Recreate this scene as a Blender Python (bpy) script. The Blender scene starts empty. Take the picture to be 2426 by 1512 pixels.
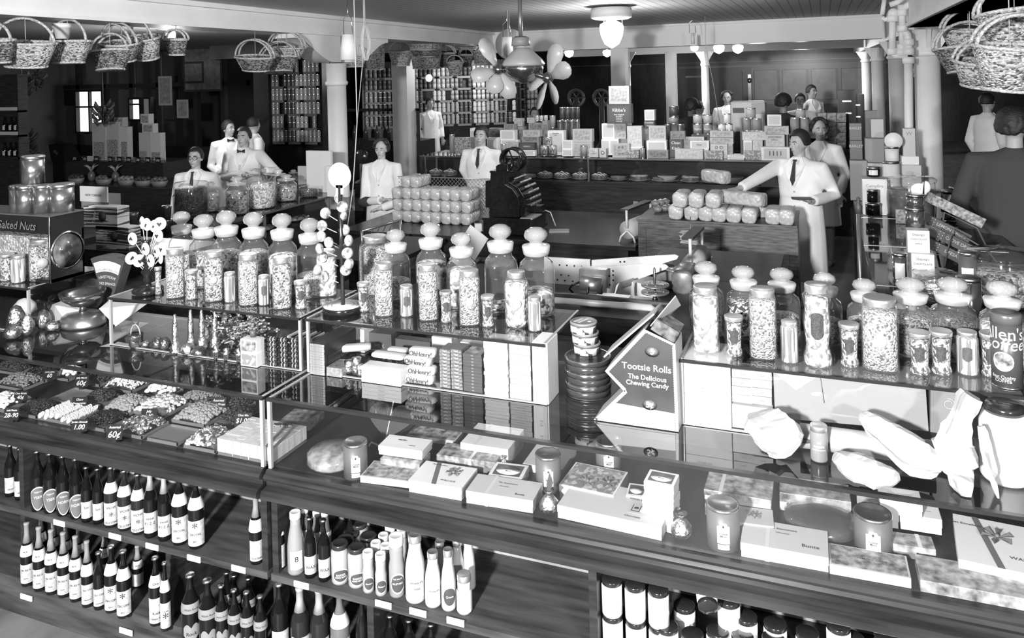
import bpy, bmesh, math, random
from mathutils import Vector, Matrix
from mathutils.geometry import tessellate_polygon
PI = math.pi
sc_ = bpy.context.scene
COL = sc_.collection
random.seed(7)
# ------------------------------------------------------------ camera
F, YAW, ROLL, CX, CY, H = 1859., .3762, -.0256, 1213., 176.8, 2.4
_c, _s = math.cos(YAW), math.sin(YAW)
_r = Vector((_c, _s, 0)); FW = Vector((-_s, _c, 0)); _u = Vector((0, 0, 1))
R2 = _r*math.cos(ROLL) + _u*math.sin(ROLL)
U2 = _u*math.cos(ROLL) - _r*math.sin(ROLL)
CAM = Vector((0, 0, H))
cd = bpy.data.cameras.new('camera'); cam = bpy.data.objects.new('camera', cd); COL.objects.link(cam)
cam.matrix_world = Matrix(((R2.x, U2.x, -FW.x, CAM.x), (R2.y, U2.y, -FW.y, CAM.y), (R2.z, U2.z, -FW.z, CAM.z), (0, 0, 0, 1)))
cd.sensor_width = 36; cd.lens = 36*F/2426; cd.shift_y = -(756-CY)/2426; cd.clip_start = .05; cd.clip_end = 100
sc_.camera = cam
sc_.view_settings.view_transform = 'Standard'
sc_.view_settings.look = 'None'
sc_.view_settings.gamma = 1
sc_.view_settings.use_curve_mapping = False
sc_.view_settings.exposure = 0.18
cy = sc_.cycles
cy.use_denoising = True
cy.max_bounces = 6; cy.diffuse_bounces = 3; cy.glossy_bounces = 3; cy.transmission_bounces = 4; cy.transparent_max_bounces = 32
cy.caustics_reflective = False; cy.caustics_refractive = False
cy.sample_clamp_indirect = 4
w = bpy.data.worlds.new('world'); sc_.world = w; w.use_nodes = True
w.node_tree.nodes['Background'].inputs[0].default_value = (.9, .9, .9, 1)
w.node_tree.nodes['Background'].inputs[1].default_value = 1.6
def light(name, kind, loc, power, size=.2, target=None, spot=None):
    l = bpy.data.lights.new(name, kind); l.energy = power
    if kind == 'AREA': l.size = size
    else: l.shadow_soft_size = size
    if spot: l.spot_size = math.radians(spot); l.spot_blend = .6
    o = bpy.data.objects.new(name, l); COL.objects.link(o); o.location = loc
    if target is not None: o.rotation_euler = (Vector(target)-Vector(loc)).to_track_quat('-Z', 'Y').to_euler()
    return o
# the photographer's two flood lamps on stands beside the camera, and the shop's own lamps
light('flood_lamp_left', 'SPOT', (-1.0, -2.2, 2.85), 2900, .16, (-3.0, 7, 1.1), 120)
light('flood_lamp_right', 'SPOT', (2.0, -.9, 2.3), 520, .12, (.9, 6.5, 1.2), 130)
for i, p in enumerate(((-2.36, 9.3, 2.72), (-3.2, 4.2, 2.9), (-8.5, 8.5, 2.5), (-1.2, 16.5, 2.6), (-3.2, 18, 2.6), (-7.5, 17, 2.6), (-.5, 22, 2.6))):
    light('ceiling_lamp_glow', 'POINT', p, (110, 60, 60, 60, 70, 90, 130)[i], .12)
# ------------------------------------------------------------ pixel helpers (a point of the photograph on a known plane)
def at(u, v, z=None, X=None, Y=None):
    d = FW + R2*((u-CX)/F) - U2*((v-CY)/F)
    t = (z-H)/d.z if z is not None else (Y/d.y if Y is not None else X/d.x)
    return CAM + d*t
def ppm(p): return F/((Vector(p)-CAM).dot(FW))
def face_cam(p, k=1.): return math.atan2(-p[0], p[1])*k
# ------------------------------------------------------------ materials
MT = {}
def mat(name, v, r=.6, m=0., n=None, bump=0, ramp=None, kind='noise', spec=.5, grain=None):
    if name in MT: return MT[name]
    a = bpy.data.materials.new(name); a.use_nodes = True; nt = a.node_tree; b = nt.nodes['Principled BSDF']
    b.inputs['Base Color'].default_value = (v, v, v, 1); b.inputs['Roughness'].default_value = r
    b.inputs['Metallic'].default_value = m; b.inputs['Specular IOR Level'].default_value = spec
    if n:
        tc = nt.nodes.new('ShaderNodeTexCoord'); mp = nt.nodes.new('ShaderNodeMapping')
        nt.links.new(tc.outputs['Object'], mp.inputs[0]); mp.inputs['Scale'].default_value = grain or (1, 1, 1)
        if kind == 'voronoi':
            t = nt.nodes.new('ShaderNodeTexVoronoi'); t.inputs['Scale'].default_value = n[0]
            sp = nt.nodes.new('ShaderNodeSeparateColor'); nt.links.new(t.outputs['Color'], sp.inputs[0]); fac = sp.outputs[0]; hh = t.outputs['Distance']
        elif kind == 'wave':
            t = nt.nodes.new('ShaderNodeTexWave'); t.inputs['Scale'].default_value = n[0]; t.inputs['Distortion'].default_value = 0; t.bands_direction = 'X'
            fac = t.outputs['Fac']; hh = fac
        elif kind == 'brick':
            t = nt.nodes.new('ShaderNodeTexChecker'); t.inputs['Scale'].default_value = n[0]; fac = t.outputs['Fac']; hh = fac
        else:
            t = nt.nodes.new('ShaderNodeTexNoise'); t.inputs['Scale'].default_value = n[0]; t.inputs['Detail'].default_value = 5
            fac = t.outputs['Fac']; hh = fac
        nt.links.new(mp.outputs[0], t.inputs['Vector'])
        cr = nt.nodes.new('ShaderNodeValToRGB'); e = cr.color_ramp
        st = ramp or ((.3, v*(1-n[1])), (.7, min(1, v*(1+n[1]))))
        while len(e.elements) < len(st): e.elements.new(.5)
        for el, (p, c) in zip(e.elements, st): el.position = p; el.color = (c, c, c, 1)
        if kind in ('voronoi', 'brick') and ramp: e.interpolation = 'CONSTANT'
        nt.links.new(fac, cr.inputs[0]); nt.links.new(cr.outputs[0], b.inputs['Base Color'])
        if bump:
            bp = nt.nodes.new('ShaderNodeBump'); bp.inputs['Strength'].default_value = abs(bump); bp.inputs['Distance'].default_value = .01
            bp.invert = kind == 'voronoi'
            nt.links.new(hh, bp.inputs['Height']); nt.links.new(bp.outputs[0], b.inputs['Normal'])
    MT[name] = a; return a
def glassmat(name, tint=.93, k=1.3, rough=.03, haze=0., hv=.8):
    if name in MT: return MT[name]
    a = bpy.data.materials.new(name); a.use_nodes = True; nt = a.node_tree; N = nt.nodes; L = nt.links
    N.remove(N['Principled BSDF']); out = N['Material Output']
    tr = N.new('ShaderNodeBsdfTransparent'); tr.inputs[0].default_value = (tint, tint, tint, 1)
    gl = N.new('ShaderNodeBsdfGlossy'); gl.inputs['Roughness'].default_value = rough; gl.inputs[0].default_value = (1, 1, 1, 1)
    fr = N.new('ShaderNodeFresnel'); fr.inputs[0].default_value = 1.5
    ge = N.new('ShaderNodeNewGeometry'); sb = N.new('ShaderNodeMath'); sb.operation = 'SUBTRACT'; sb.inputs[0].default_value = k
    mu0 = N.new('ShaderNodeMath'); mu0.operation = 'MULTIPLY'; mu0.inputs[1].default_value = k; L.new(ge.outputs['Backfacing'], mu0.inputs[0]); L.new(mu0.outputs[0], sb.inputs[1])
    mu = N.new('ShaderNodeMath'); mu.operation = 'MULTIPLY'; mu.use_clamp = True; L.new(fr.outputs[0], mu.inputs[0]); L.new(sb.outputs[0], mu.inputs[1])
    mx = N.new('ShaderNodeMixShader'); L.new(mu.outputs[0], mx.inputs[0]); L.new(tr.outputs[0], mx.inputs[1]); L.new(gl.outputs[0], mx.inputs[2])
    last = mx
    if haze:
        df = N.new('ShaderNodeBsdfDiffuse'); df.inputs[0].default_value = (hv, hv, hv, 1)
        m2 = N.new('ShaderNodeMixShader'); m2.inputs[0].default_value = haze; L.new(mx.outputs[0], m2.inputs[1]); L.new(df.outputs[0], m2.inputs[2]); last = m2
    L.new(last.outputs[0], out.inputs[0]); MT[name] = a; return a
def emis(name, s, v=1.):
    if name in MT: return MT[name]
    a = bpy.data.materials.new(name); a.use_nodes = True; b = a.node_tree.nodes['Principled BSDF']
    b.inputs['Base Color'].default_value = (v, v, v, 1); b.inputs['Emission Color'].default_value = (1, 1, 1, 1); b.inputs['Emission Strength'].default_value = s
    MT[name] = a; return a
WOOD = mat('dark wood', .026, .34, n=(6, .45), grain=(1, 1, 8), bump=.05, spec=.3)
WOODX = mat('dark wood along', .028, .26, n=(5, .5), grain=(.6, 6, 6), bump=.05, spec=.32)
WOODL = mat('worn shelf wood', .052, .6, n=(7, .6), grain=(.5, 4, 4), spec=.25)
CAB = mat('cabinet oak', .085, .42, n=(9, .6), grain=(1, 1, 7), bump=.1)
BLK = mat('black', .012, .3); BLKM = mat('black enamel', .014, .16)
WHT = mat('white', .72, .5); PAPER = mat('white paper', .66, .6, n=(9, .08), bump=.15); CREAM = mat('pale card', .5, .55)
GREY = mat('grey', .25, .5); LG = mat('light grey', .45, .5); DG = mat('dark grey', .08, .5); MG = mat('mid grey', .16, .5)
PAINT = mat('white paint', .7, .5, n=(3, .06)); CEIL = mat('ceiling paint', .42, .6)
STEEL = mat('steel', .6, .22, 1.); TIN = mat('tin', .62, .3, 1., n=(30, .2)); LIDM = mat('zinc lid', .7, .35, .85); CHROME = mat('nickel', .75, .1, 1.)
FOIL = mat('crumpled foil', .75, .22, 1., n=(60, .4), bump=1.); FOILD = mat('dark crumpled foil', .3, .2, .9, n=(45, .7), bump=1.)
CELLO = mat('cellophane wrap', .35, .14, .2, n=(30, .9), bump=1.)
GLASS = glassmat('pane glass', .95, 1.5); GJAR = glassmat('jar glass', .97, 1.6, .05, .03, .9); GFROST = glassmat('frosted glass', .88, 1.7, .1, .34, .88)
GBOT = mat('dark bottle glass', .006, .1, spec=.4); GBOTG = mat('green bottle glass', .014, .1, spec=.4)
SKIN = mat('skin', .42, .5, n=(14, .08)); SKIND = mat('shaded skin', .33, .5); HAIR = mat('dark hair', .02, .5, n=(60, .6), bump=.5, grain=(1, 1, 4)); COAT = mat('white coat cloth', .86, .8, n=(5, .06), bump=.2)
CLOTHD = mat('dark cloth', .04, .85)
WICK = mat('wicker', .42, .5, n=(62, .7), kind='voronoi', ramp=((0, .1), (.25, .3), (.55, .5)), bump=1, grain=(1, 1, 1.7)); WICKR = mat('wicker braid', .42, .5, n=(70, .5), bump=.8)
WICKD = mat('dark wicker', .2, .5, n=(62, .7), kind='voronoi', ramp=((0, .04), (.3, .12), (.6, .28)), bump=1, grain=(1, 1, 1.7))
# ------------------------------------------------------------ text, cached as flat meshes
_T = {}
def txt(s, size=1., bold=0):
    if s not in _T:
        cu = bpy.data.curves.new('t', 'FONT'); cu.body = s; cu.size = 1; cu.align_x = 'CENTER'; cu.align_y = 'CENTER'; cu.resolution_u = 3; cu.offset = .006
        o = bpy.data.objects.new('t', cu); COL.objects.link(o)
        dg = bpy.context.evaluated_depsgraph_get(); me = o.evaluated_get(dg).to_mesh()
        _T[s] = ([tuple(v.co)[:2] for v in me.vertices], [tuple(p.vertices) for p in me.polygons])
        bpy.data.objects.remove(o); bpy.data.curves.remove(cu)
    return _T[s]
# ------------------------------------------------------------ mesh builder
class MB:
    def __init__(s): s.v = []; s.f = []; s.m = []; s.sm = []
    def add(s, vs, fs, m=0, sm=False):
        o = len(s.v); s.v += [tuple(x) for x in vs]
        for f in fs: s.f.append(tuple(i+o for i in f)); s.m.append(m); s.sm.append(sm)
        return s
    def box(s, x0, x1, y0, y1, z0, z1, m=0):
        return s.add([(x, y, z) for z in (z0, z1) for y in (y0, y1) for x in (x0, x1)], [(0, 2, 3, 1), (4, 5, 7, 6), (0, 1, 5, 4), (2, 6, 7, 3), (0, 4, 6, 2), (1, 3, 7, 5)], m)
    def cbox(s, c, sz, rz=0, m=0, mtx=None):
        hx, hy, hz = sz[0]/2, sz[1]/2, sz[2]/2
        R = mtx or Matrix.Rotation(rz, 3, 'Z')
        vs = [Vector(c)+R @ Vector((x, y, z)) for z in (-hz, hz) for y in (-hy, hy) for x in (-hx, hx)]
        return s.add(vs, [(0, 2, 3, 1), (4, 5, 7, 6), (0, 1, 5, 4), (2, 6, 7, 3), (0, 4, 6, 2), (1, 3, 7, 5)], m)
    def hexa(s, b, t, m=0):   # bottom quad, top quad
        return s.add(list(b)+list(t), [(3, 2, 1, 0), (4, 5, 6, 7), (0, 1, 5, 4), (1, 2, 6, 5), (2, 3, 7, 6), (3, 0, 4, 7)], m)
    def lathe(s, prof, n=20, c=(0, 0, 0), m=0, sq=0, sx=1, sy=1, cap=True, rot=None, rid=0, sm=True):
        vs = []; k = len(prof)
        for r, z in prof:
            for i in range(n):
                a = 2*PI*i/n + (PI/n if sq else 0); ca, sa = math.cos(a), math.sin(a)
                q = 1.
                if sq: q = (abs(ca)**sq+abs(sa)**sq)**(-1/sq)
                if rid: q *= 1+rid*(i % 2)
                p = Vector((r*q*ca*sx, r*q*sa*sy, z))
                if rot: p = rot @ p
                vs.append((p.x+c[0], p.y+c[1], p.z+c[2]))
        fs = [(j*n+i, j*n+(i+1) % n, (j+1)*n+(i+1) % n, (j+1)*n+i) for j in range(k-1) for i in range(n)]
        if cap:
            if prof[0][0] > 1e-5: fs.append(tuple(reversed(range(n))))
            if prof[-1][0] > 1e-5: fs.append(tuple((k-1)*n+i for i in range(n)))
        return s.add(vs, fs, m, sm)
    def tube(s, pts, r, n=8, m=0, cap=True, flat=1.):
        pts = [Vector(p) for p in pts]; rs = r if isinstance(r, (list, tuple)) else [r]*len(pts); vs = []; pu = None
        for i, p in enumerate(pts):
            d = (pts[min(i+1, len(pts)-1)]-pts[max(i-1, 0)])
            if d.length < 1e-9: d = Vector((0, 0, 1))
            d.normalize()
            if pu is None: pu = d.orthogonal().normalized()
            pu = (pu-d*pu.dot(d)).normalized(); q = d.cross(pu)
            for k in range(n):
                a = 2*PI*k/n; vs.append(p+pu*math.cos(a)*rs[i]+q*math.sin(a)*rs[i]*flat)
        fs = [(j*n+i, j*n+(i+1) % n, (j+1)*n+(i+1) % n, (j+1)*n+i) for j in range(len(pts)-1) for i in range(n)]
        if cap: fs += [tuple(reversed(range(n))), tuple((len(pts)-1)*n+i for i in range(n))]
        return s.add(vs, fs, m, True)
    def ell(s, c, r, n=12, m=0, rot=None):
        prof = [(math.sin(PI*j/n), -math.cos(PI*j/n)) for j in range(n+1)]
        vs = []; fs = []
        for a, b in prof:
            for i in range(n):
                p = Vector((a*math.cos(2*PI*i/n)*r[0], a*math.sin(2*PI*i/n)*r[1], b*r[2]))
                if rot: p = rot @ p
                vs.append(p+Vector(c))
        for j in range(n):
            for i in range(n): fs.append((j*n+i, j*n+(i+1) % n, (j+1)*n+(i+1) % n, (j+1)*n+i))
        return s.add(vs, fs, m, True)
    def prism(s, poly, d0, d1, axis='Y', m=0):
        k = len(poly)
        f = {'Y': lambda a, b, d: (a, d, b), 'Z': lambda a, b, d: (a, b, d), 'X': lambda a, b, d: (d, a, b)}[axis]
        tr = [tuple(q) for q in tessellate_polygon([[Vector((a, b, 0)) for a, b in poly]])]
        return s.add([f(a, b, d0) for a, b in poly]+[f(a, b, d1) for a, b in poly],
                     tr+[tuple(k+i for i in reversed(q)) for q in tr]+[(i, k+i, k+(i+1) % k, (i+1) % k) for i in range(k)], m)
    def text(s, t, size, o, right=(1, 0, 0), up=(0, 0, 1), m=0, R=None, wrapc=None, a0=0, slant=0, sx=1.):
        vs, fs = txt(t); o = Vector(o); right = Vector(right); up = Vector(up); out = []
        for x, y in vs:
            x = (x+slant*y)*sx
            if R: # wrap round a vertical cylinder of radius R about wrapc, a0 = azimuth from -Y
                a = a0+x*size/R; out.append(Vector((wrapc[0]+math.sin(a)*R, wrapc[1]-math.cos(a)*R, o.z+y*size)))
            else: out.append(o+right*(x*size)+up*(y*size))
        return s.add(out, fs, m)
    def patch(s, R, z0, z1, a0, a1, c=(0, 0), m=0, n=8, shape=None):  # curved label on a cylinder, azimuth from -Y
        vs = []; fs = []
        for j in range(n+1):
            a = a0+(a1-a0)*j/n; t = 2*j/n-1
            zb, zt = (z0, z1) if not shape else shape(t, z0, z1)
            for z in (zb, zt): vs.append((c[0]+math.sin(a)*R, c[1]-math.cos(a)*R, z))
        for j in range(n): fs.append((2*j, 2*j+2, 2*j+3, 2*j+1))
        return s.add(vs, fs, m, True)
    def build(s, name, mats, parent=None, loc=None, rz=0, label=None, bevel=0):
        me = bpy.data.meshes.new(name); me.from_pydata(s.v, [], s.f)
        for a in (mats if isinstance(mats, (list, tuple)) else [mats]): me.materials.append(a)
        me.polygons.foreach_set('material_index', s.m); me.polygons.foreach_set('use_smooth', s.sm); me.update()
        o = bpy.data.objects.new(name, me); COL.objects.link(o)
        if parent: o.parent = parent
        if loc is not None: o.location = loc
        if rz: o.rotation_euler.z = rz
        if label: o['label'] = label
        if bevel:
            bv = o.modifiers.new('bevel', 'BEVEL'); bv.width = bevel; bv.segments = 2; bv.limit_method = 'ANGLE'
        return o
def thing(name, label, cat, loc=(0, 0, 0), rz=0, group=None):
    o = bpy.data.objects.new(name, None); COL.objects.link(o); o.location = loc; o.rotation_euler = (0, 0, rz); o.empty_display_size = .02
    return tag(o, label, cat, group)
def tag(o, label, cat, group=None, kind=None):
    if o.name == '': pass
    o['label'] = label; o['category'] = cat
    if group: o['group'] = group
    if kind: o['kind'] = kind
    return o
def struct(name, mb, m, bevel=0):
    o = mb.build(name, m, bevel=bevel); o['kind'] = 'structure'; return o
def dup(root, loc, rz=0, label=None, group=None, scale=None, rx=None):
    r = root.copy(); COL.objects.link(r); r.location = loc; r.rotation_euler = (rx or 0, 0, rz)
    if label: r['label'] = label
    if group: r['group'] = group
    if scale: r.scale = scale
    def rec(a, b):
        for ch in a.children:
            c = ch.copy(); COL.objects.link(c); c.parent = b; rec(ch, c)
    rec(root, r)
    return r
# ------------------------------------------------------------ the room
FLOOR = mat('worn floor boards', .16, .55, n=(5, .4), grain=(1, .3, 1)); WALLD = mat('dark varnished wall', .035, .3, n=(5, .4), grain=(4, 4, .6))
struct('floor', MB().box(-18, 6.2, -2.5, 31, -.1, 0), FLOOR)
m = MB().box(-18, 6.2, -2.5, 31, 3.2, 3.3); o = struct('ceiling', m, mat('ceiling boards', .5, .55, n=(1, 0), kind='wave', ramp=((0, .16), (.06, .5)), grain=(2.6, 1, 1)))
struct('wall_back', MB().box(-18, 6.2, 27.5, 27.7, 0, 3.2), WALLD)
struct('wall_right', MB().box(6.0, 6.2, -2.5, 31, 0, 3.2), mat('dim wall', .1, .7))
struct('wall_front', MB().box(-18, 6.2, -2.7, -2.5, 0, 3.2), mat('plaster', .35, .7))
struct('wall_left', MB().box(-18.2, -18, -2.5, 31, 0, 3.2), mat('dim wall', .1, .7))
# girders under the ceiling
bm1 = MB().box(-6.1, -5.74, -2.5, 13.6, 2.98, 3.2); bm1.box(-6.16, -5.68, -2.5, 13.6, 3.15, 3.2); bm1.box(-6.13, -5.71, -2.5, 13.6, 2.95, 2.985)
struct('trim_1', bm1, PAINT)
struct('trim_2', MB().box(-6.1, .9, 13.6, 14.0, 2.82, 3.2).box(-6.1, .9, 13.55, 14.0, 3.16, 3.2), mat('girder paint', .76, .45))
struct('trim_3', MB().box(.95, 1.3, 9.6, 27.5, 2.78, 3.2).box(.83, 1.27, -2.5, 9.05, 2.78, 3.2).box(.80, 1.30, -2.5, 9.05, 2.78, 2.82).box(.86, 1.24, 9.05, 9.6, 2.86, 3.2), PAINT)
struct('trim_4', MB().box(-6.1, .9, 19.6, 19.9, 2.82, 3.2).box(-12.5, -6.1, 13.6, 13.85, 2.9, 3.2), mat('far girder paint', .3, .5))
# back wall panelling: a sliding panelled door front
pw = MB(); pw.box(-4.6, 2.4, 27.36, 27.5, 2.45, 2.52); pw.box(-9, 2.4, 27.3, 27.5, 2.62, 2.66)
pn = MB()
for i in range(4):
    x = -1.75+i*.9
    pw.box(x-.45, x-.38, 27.41, 27.5, .2, 2.4)
    pn.box(x-.36, x+.36, 27.46, 27.5, 1.35, 2.32)
pw.box(-2.2, 1.85, 27.4, 27.5, 2.34, 2.45); pw.box(-2.2, 1.85, 27.4, 27.5, 1.2, 1.33)
struct('door_1', pw, mat('panel rails', .12, .3)); struct('door_2', pn, mat('panel boards', .17, .3, n=(3, .3)))
d = MB().box(-4.5, -2.5, 27.3, 27.5, .1, 2.3)
for z in (.7, 1.2, 1.7, 2.1): d.box(-4.5, -2.5, 27.26, 27.3, z, z+.06)
struct('door_3', d, WALLD)
hn = MB(); hn.box(-4.35, -3.7, 27.18, 27.25, 2.14, 2.2); hn.ell((-3.72, 27.15, 2.17), (.09, .06, .09)); hn.box(-2.3, -2.2, 27.2, 27.28, 1.2, 2.2); hn.ell((-2.25, 27.18, 2.0), (.07, .06, .09))
tag(hn.build('cold_room_latch', CHROME), 'nickel hinge and latch on the dark ice room door at the back', 'latch')
# glazed partition and produce corner on the far left
pt = MB()
for x in (-17.5, -16.6, -15.7, -14.85, -13.7, -12.9): pt.box(x-.06, x+.06, 14.4, 14.52, 0, 3.2)
pt.box(-18, -12.1, 14.4, 14.52, 2.32, 2.42); pt.box(-18, -12.1, 14.4, 14.52, .0, .9); pt.box(-18, -17.6, 14.42, 14.5, 1.9, 2.3); pt.box(-15.6, -14.9, 14.42, 14.5, 1.55, 1.6)
pt.box(-12.2, -12.0, 14.4, 16.4, 0, 3.2); pt.box(-12.9, -12.2, 14.46, 14.5, 0, 3.2)
struct('wall_partition', pt, mat('partition frame', .03, .3))
struct('window_1', MB().box(-16.54, -15.76, 14.45, 14.47, 2.42, 3.15).box(-15.64, -14.91, 14.45, 14.47, 1.6, 3.15).box(-14.8, -13.76, 14.45, 14.47, .9, 3.15), GLASS)
# windows letting daylight in behind the produce
def window(n, u0, v0, u1, v1, Y, bars):
    a = at(u0, v0, Y=Y); b = at(u1, v1, Y=Y)
    fr = MB(); t = .05
    fr.box(a.x-t, b.x+t, Y-.05, Y+.05, a.z, a.z+t).box(a.x-t, b.x+t, Y-.05, Y+.05, b.z-t, b.z).box(a.x-t, a.x, Y-.05, Y+.05, b.z, a.z).box(b.x, b.x+t, Y-.05, Y+.05, b.z, a.z)
    for k in range(1, bars): fr.box(a.x+(b.x-a.x)*k/bars-.02, a.x+(b.x-a.x)*k/bars+.02, Y-.04, Y+.04, b.z, a.z)
    fr.box(a.x, b.x, Y-.03, Y+.03, (a.z+b.z)/2+.1, (a.z+b.z)/2+.14)
    struct('window_%d' % n, fr, BLK)
    tag(MB().box(a.x, b.x, Y+.06, Y+.07, b.z, a.z).build('daylit_window_pane', emis('daylight behind frosted pane', 1.1)), 'bright wire-glass window pane, %s' % ('low pair left of the hanging bananas', 'tall pair behind the hanging bananas', 'small stacked panes right of the bananas')[n-2], 'window pane')
window(2, 92, 264, 132, 316, 14.3, 2); window(3, 183, 218, 245, 312, 14.3, 2); window(4, 310, 236, 334, 282, 14.3, 1)
# columns
def column(p, dia, top, label, ring=2.5, cap=True):
    t = thing('column', label, 'column', (p[0], p[1], 0)); r = dia/2
    MB().lathe([(r*1.02, 0), (r*.98, ring-.02)], 32).build('shaft', PAINT, t)
    MB().lathe([(r*1.0, ring-.02), (r*1.16, ring), (r*1.18, ring+.03), (r*1.03, ring+.05), (r*1.06, top-.01)], 32).build('capital', PAINT, t)
    if cap:
        for a in (0, PI/2, PI, 3*PI/2):
            R = Matrix.Rotation(a, 4, 'Z'); b = MB(); b.prism([(r, top-.22), (r+.13, top-.005), (r, top-.005)], -.02, .02, 'Y')
            b.v = [tuple(R @ Vector(q)) for q in b.v]; b.build('bracket', PAINT, t)
    return t
column((-5.92, 8.72), .25, 2.615, 'round white column on the left under the ceiling beam', 2.33, False)
column((1.05, 9.45), .255, 2.78, 'thick round white column nearest on the right, behind the pipe')
column((1.10, 13.75), .25, 2.78, 'round white column second in the right-hand row')
column((1.10, 18.3), .25, 2.78, 'round column third in the right-hand row, farther back')
column((1.10, 22.8), .25, 2.78, 'round grey column last in the right-hand row by the panelled wall')
column((-2.5, 18.4), .17, 2.82, 'slim round post at the back right of the square white post')
column((-3.9, 16.5), .2, 2.82, 'round grey column behind the ceiling fan')
def post(x0, x1, Y, top, label):
    a = at(x0, 200, Y=Y); b = at(x1, 200, Y=Y); wd = (b.x-a.x)*.85
    t = MB().box(a.x, a.x+wd, Y, Y+wd, 0, top); return tag(t.build('square_post', PAINT), label, 'post')
post(1448, 1488, 13.66, 2.82, 'square white post behind the tall candy display'); post(1577, 1605, 17.5, 2.82, 'narrow square white post right of the tall candy display')
post(928, 970, 14.8, 2.9, 'square white post standing before the canned goods shelves')
# scroll bracket carved of wood at the left column
def s_curve(x0, sgn, z1, z0, L):
    pts = []
    for k in range(13):
        t = k/12; pts.append((t, .5-.5*math.cos(PI*t)))
    return [(x0+sgn*L, z1)]+[(x0+sgn*(L*(1-.85*a)), z1-.07-(z1-z0-.07)*b) for a, b in pts]+[(x0, z0), (x0, z1)]
b = MB().prism(s_curve(8.6, -1, 2.97, 2.62, .95), -6.08, -5.76, 'X').prism(s_curve(8.84, 1, 2.97, 2.62, .95), -6.08, -5.76, 'X')
tag(b.build('scroll_bracket', PAINT), 'white scroll-shaped wooden bracket on top of the left column', 'bracket')
# pipes in the right corner
pp = thing('drain_pipes', 'cluster of white plumbing pipes with joints beside the near right column', 'pipe')
P = lambda u, v: at(u, v, Y=8.9)
def pipe(pts, r, nm='pipe'): MB().tube([P(*q) for q in pts], r, 14).build(nm, PAINT, pp)
pipe([(2114, 42), (2114, 122)], .033); pipe([(2152, 145), (2155, 470)], .042); pipe([(2134, 12), (2136, 30), (2138, 70)], .035)
pipe([(2138, 70), (2150, 82), (2153, 100), (2153, 120)], .04); pipe([(2114, 122), (2120, 132), (2150, 132)], .034); pipe([(2134, 60), (2136, 110)], .026)
pipe([(2140, 20), (2158, 8), (2190, -12)], .035); pipe([(2095, 0), (2090, 35)], .022); pipe([(2090, 40), (2096, 47), (2112, 40)], .024); pipe([(2108, 12), (2124, 6), (2140, -5)], .03)
for u, v, r in ((2114, 44, .055), (2153, 100, .058), (2153, 143, .06), (2153, 122, .06), (2114, 122, .05), (2136, 30, .05), (2138, 68, .055), (2136, 112, .048), (2134, 124, .045)):
    q = P(u, v); MB().lathe([(r*.85, -.035), (r, -.03), (r, .03), (r*.85, .035)], 14, q).build('joint', PAINT, pp)
MB().ell(P(2116, 32), (.055, .055, .055)).build('joint', PAINT, pp)
# ceiling lamps
LAMPG = emis('lit milk glass', 9)
def lamp(p, top, r, label):
    t = thing('ceiling_lamp', label, 'lamp', (p[0], p[1], 0), 0, None)
    MB().lathe([(r*1.55, top-.02), (r*1.7, top-.03), (r*1.72, top-.14), (r*1.4, top-.16)], 28).build('reflector_drum', WHT, t)
    for k in range(3):
        a = k*2.1; MB().tube([(r*.9*math.cos(a), r*.9*math.sin(a), top-.15), (r*.95*math.cos(a), r*.95*math.sin(a), top-.24)], .006, 5).build('hanger', STEEL, t)
    MB().lathe([(r*.3, top-.17), (r*.95, top-.22), (r, top-.27), (r*.9, top-.36), (r*.6, top-.46), (r*.05, top-.51)], 24).build('glass_globe', LAMPG, t)
lamp((-2.36, 9.3), 3.2, .145, 'large lit milk-glass ceiling lamp in the middle of the shop')
def globe(u, v, Y, r, label):
    p = at(u, v, Y=Y); t = thing('globe_lamp', label, 'lamp', p)
    MB().lathe([(.02, .02), (r*.9, 0), (r, -r*.4), (r*.8, -r*1.1), (r*.1, -r*1.5)], 16).build('glass_globe', emis('lit globe', 5), t)
    MB().tube([(0, 0, .02), (0, 0, 3.19-p.z)], .015, 6).build('stem', STEEL, t)
for a in ((1348, 120, 16, .1, 'lit globe lamp, leftmost of the row behind the beam'), (1438, 120, 17.5, .1, 'lit globe lamp just left of the square post behind the beam'), (1703, 108, 16, .11, 'lit globe lamp, left one of the pair right of the posts'), (1748, 108, 15, .1, 'lit globe lamp, right one of the pair right of the posts'), (1645, 108, 15.5, .08, 'lit globe lamp half hidden under the hook on the beam')): globe(*a)
def dish(u, v, Y, r, label):
    p = at(u, v, Y=Y); t = thing('dish_lamp', label, 'lamp', p)
    MB().lathe([(r, 0), (r*.96, .015), (r*.3, .05), (.03, .1)], 20).build('shade', WHT, t); MB().lathe([(.03, .02), (.075, -.04), (.06, -.14), (.01, -.16)], 12).build('bulb', emis('lit bulb', 6), t)
    MB().tube([(0, 0, .1), (0, 0, 3.19-p.z)], .012, 6).build('stem', STEEL, t)
dish(404, 72, 9, .2, 'lit lamp under a flat white dish behind the left baskets')
p = at(1016, 185, Y=16); t = thing('round_clock', 'small round white-faced clock hanging before the canned goods', 'clock', p)
MB().lathe([(.075, -.03), (.09, 0), (.075, .03)], 20, rot=Matrix.Rotation(PI/2, 3, 'X')).build('clock_face', emis('pale glowing dial', .55), t); MB().tube([(0, 0, .09), (0, 0, 3.19-p.z)], .008, 5).build('cord', BLK, t)  # dial brightness is put in as emission; no lamp sits behind it
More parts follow.
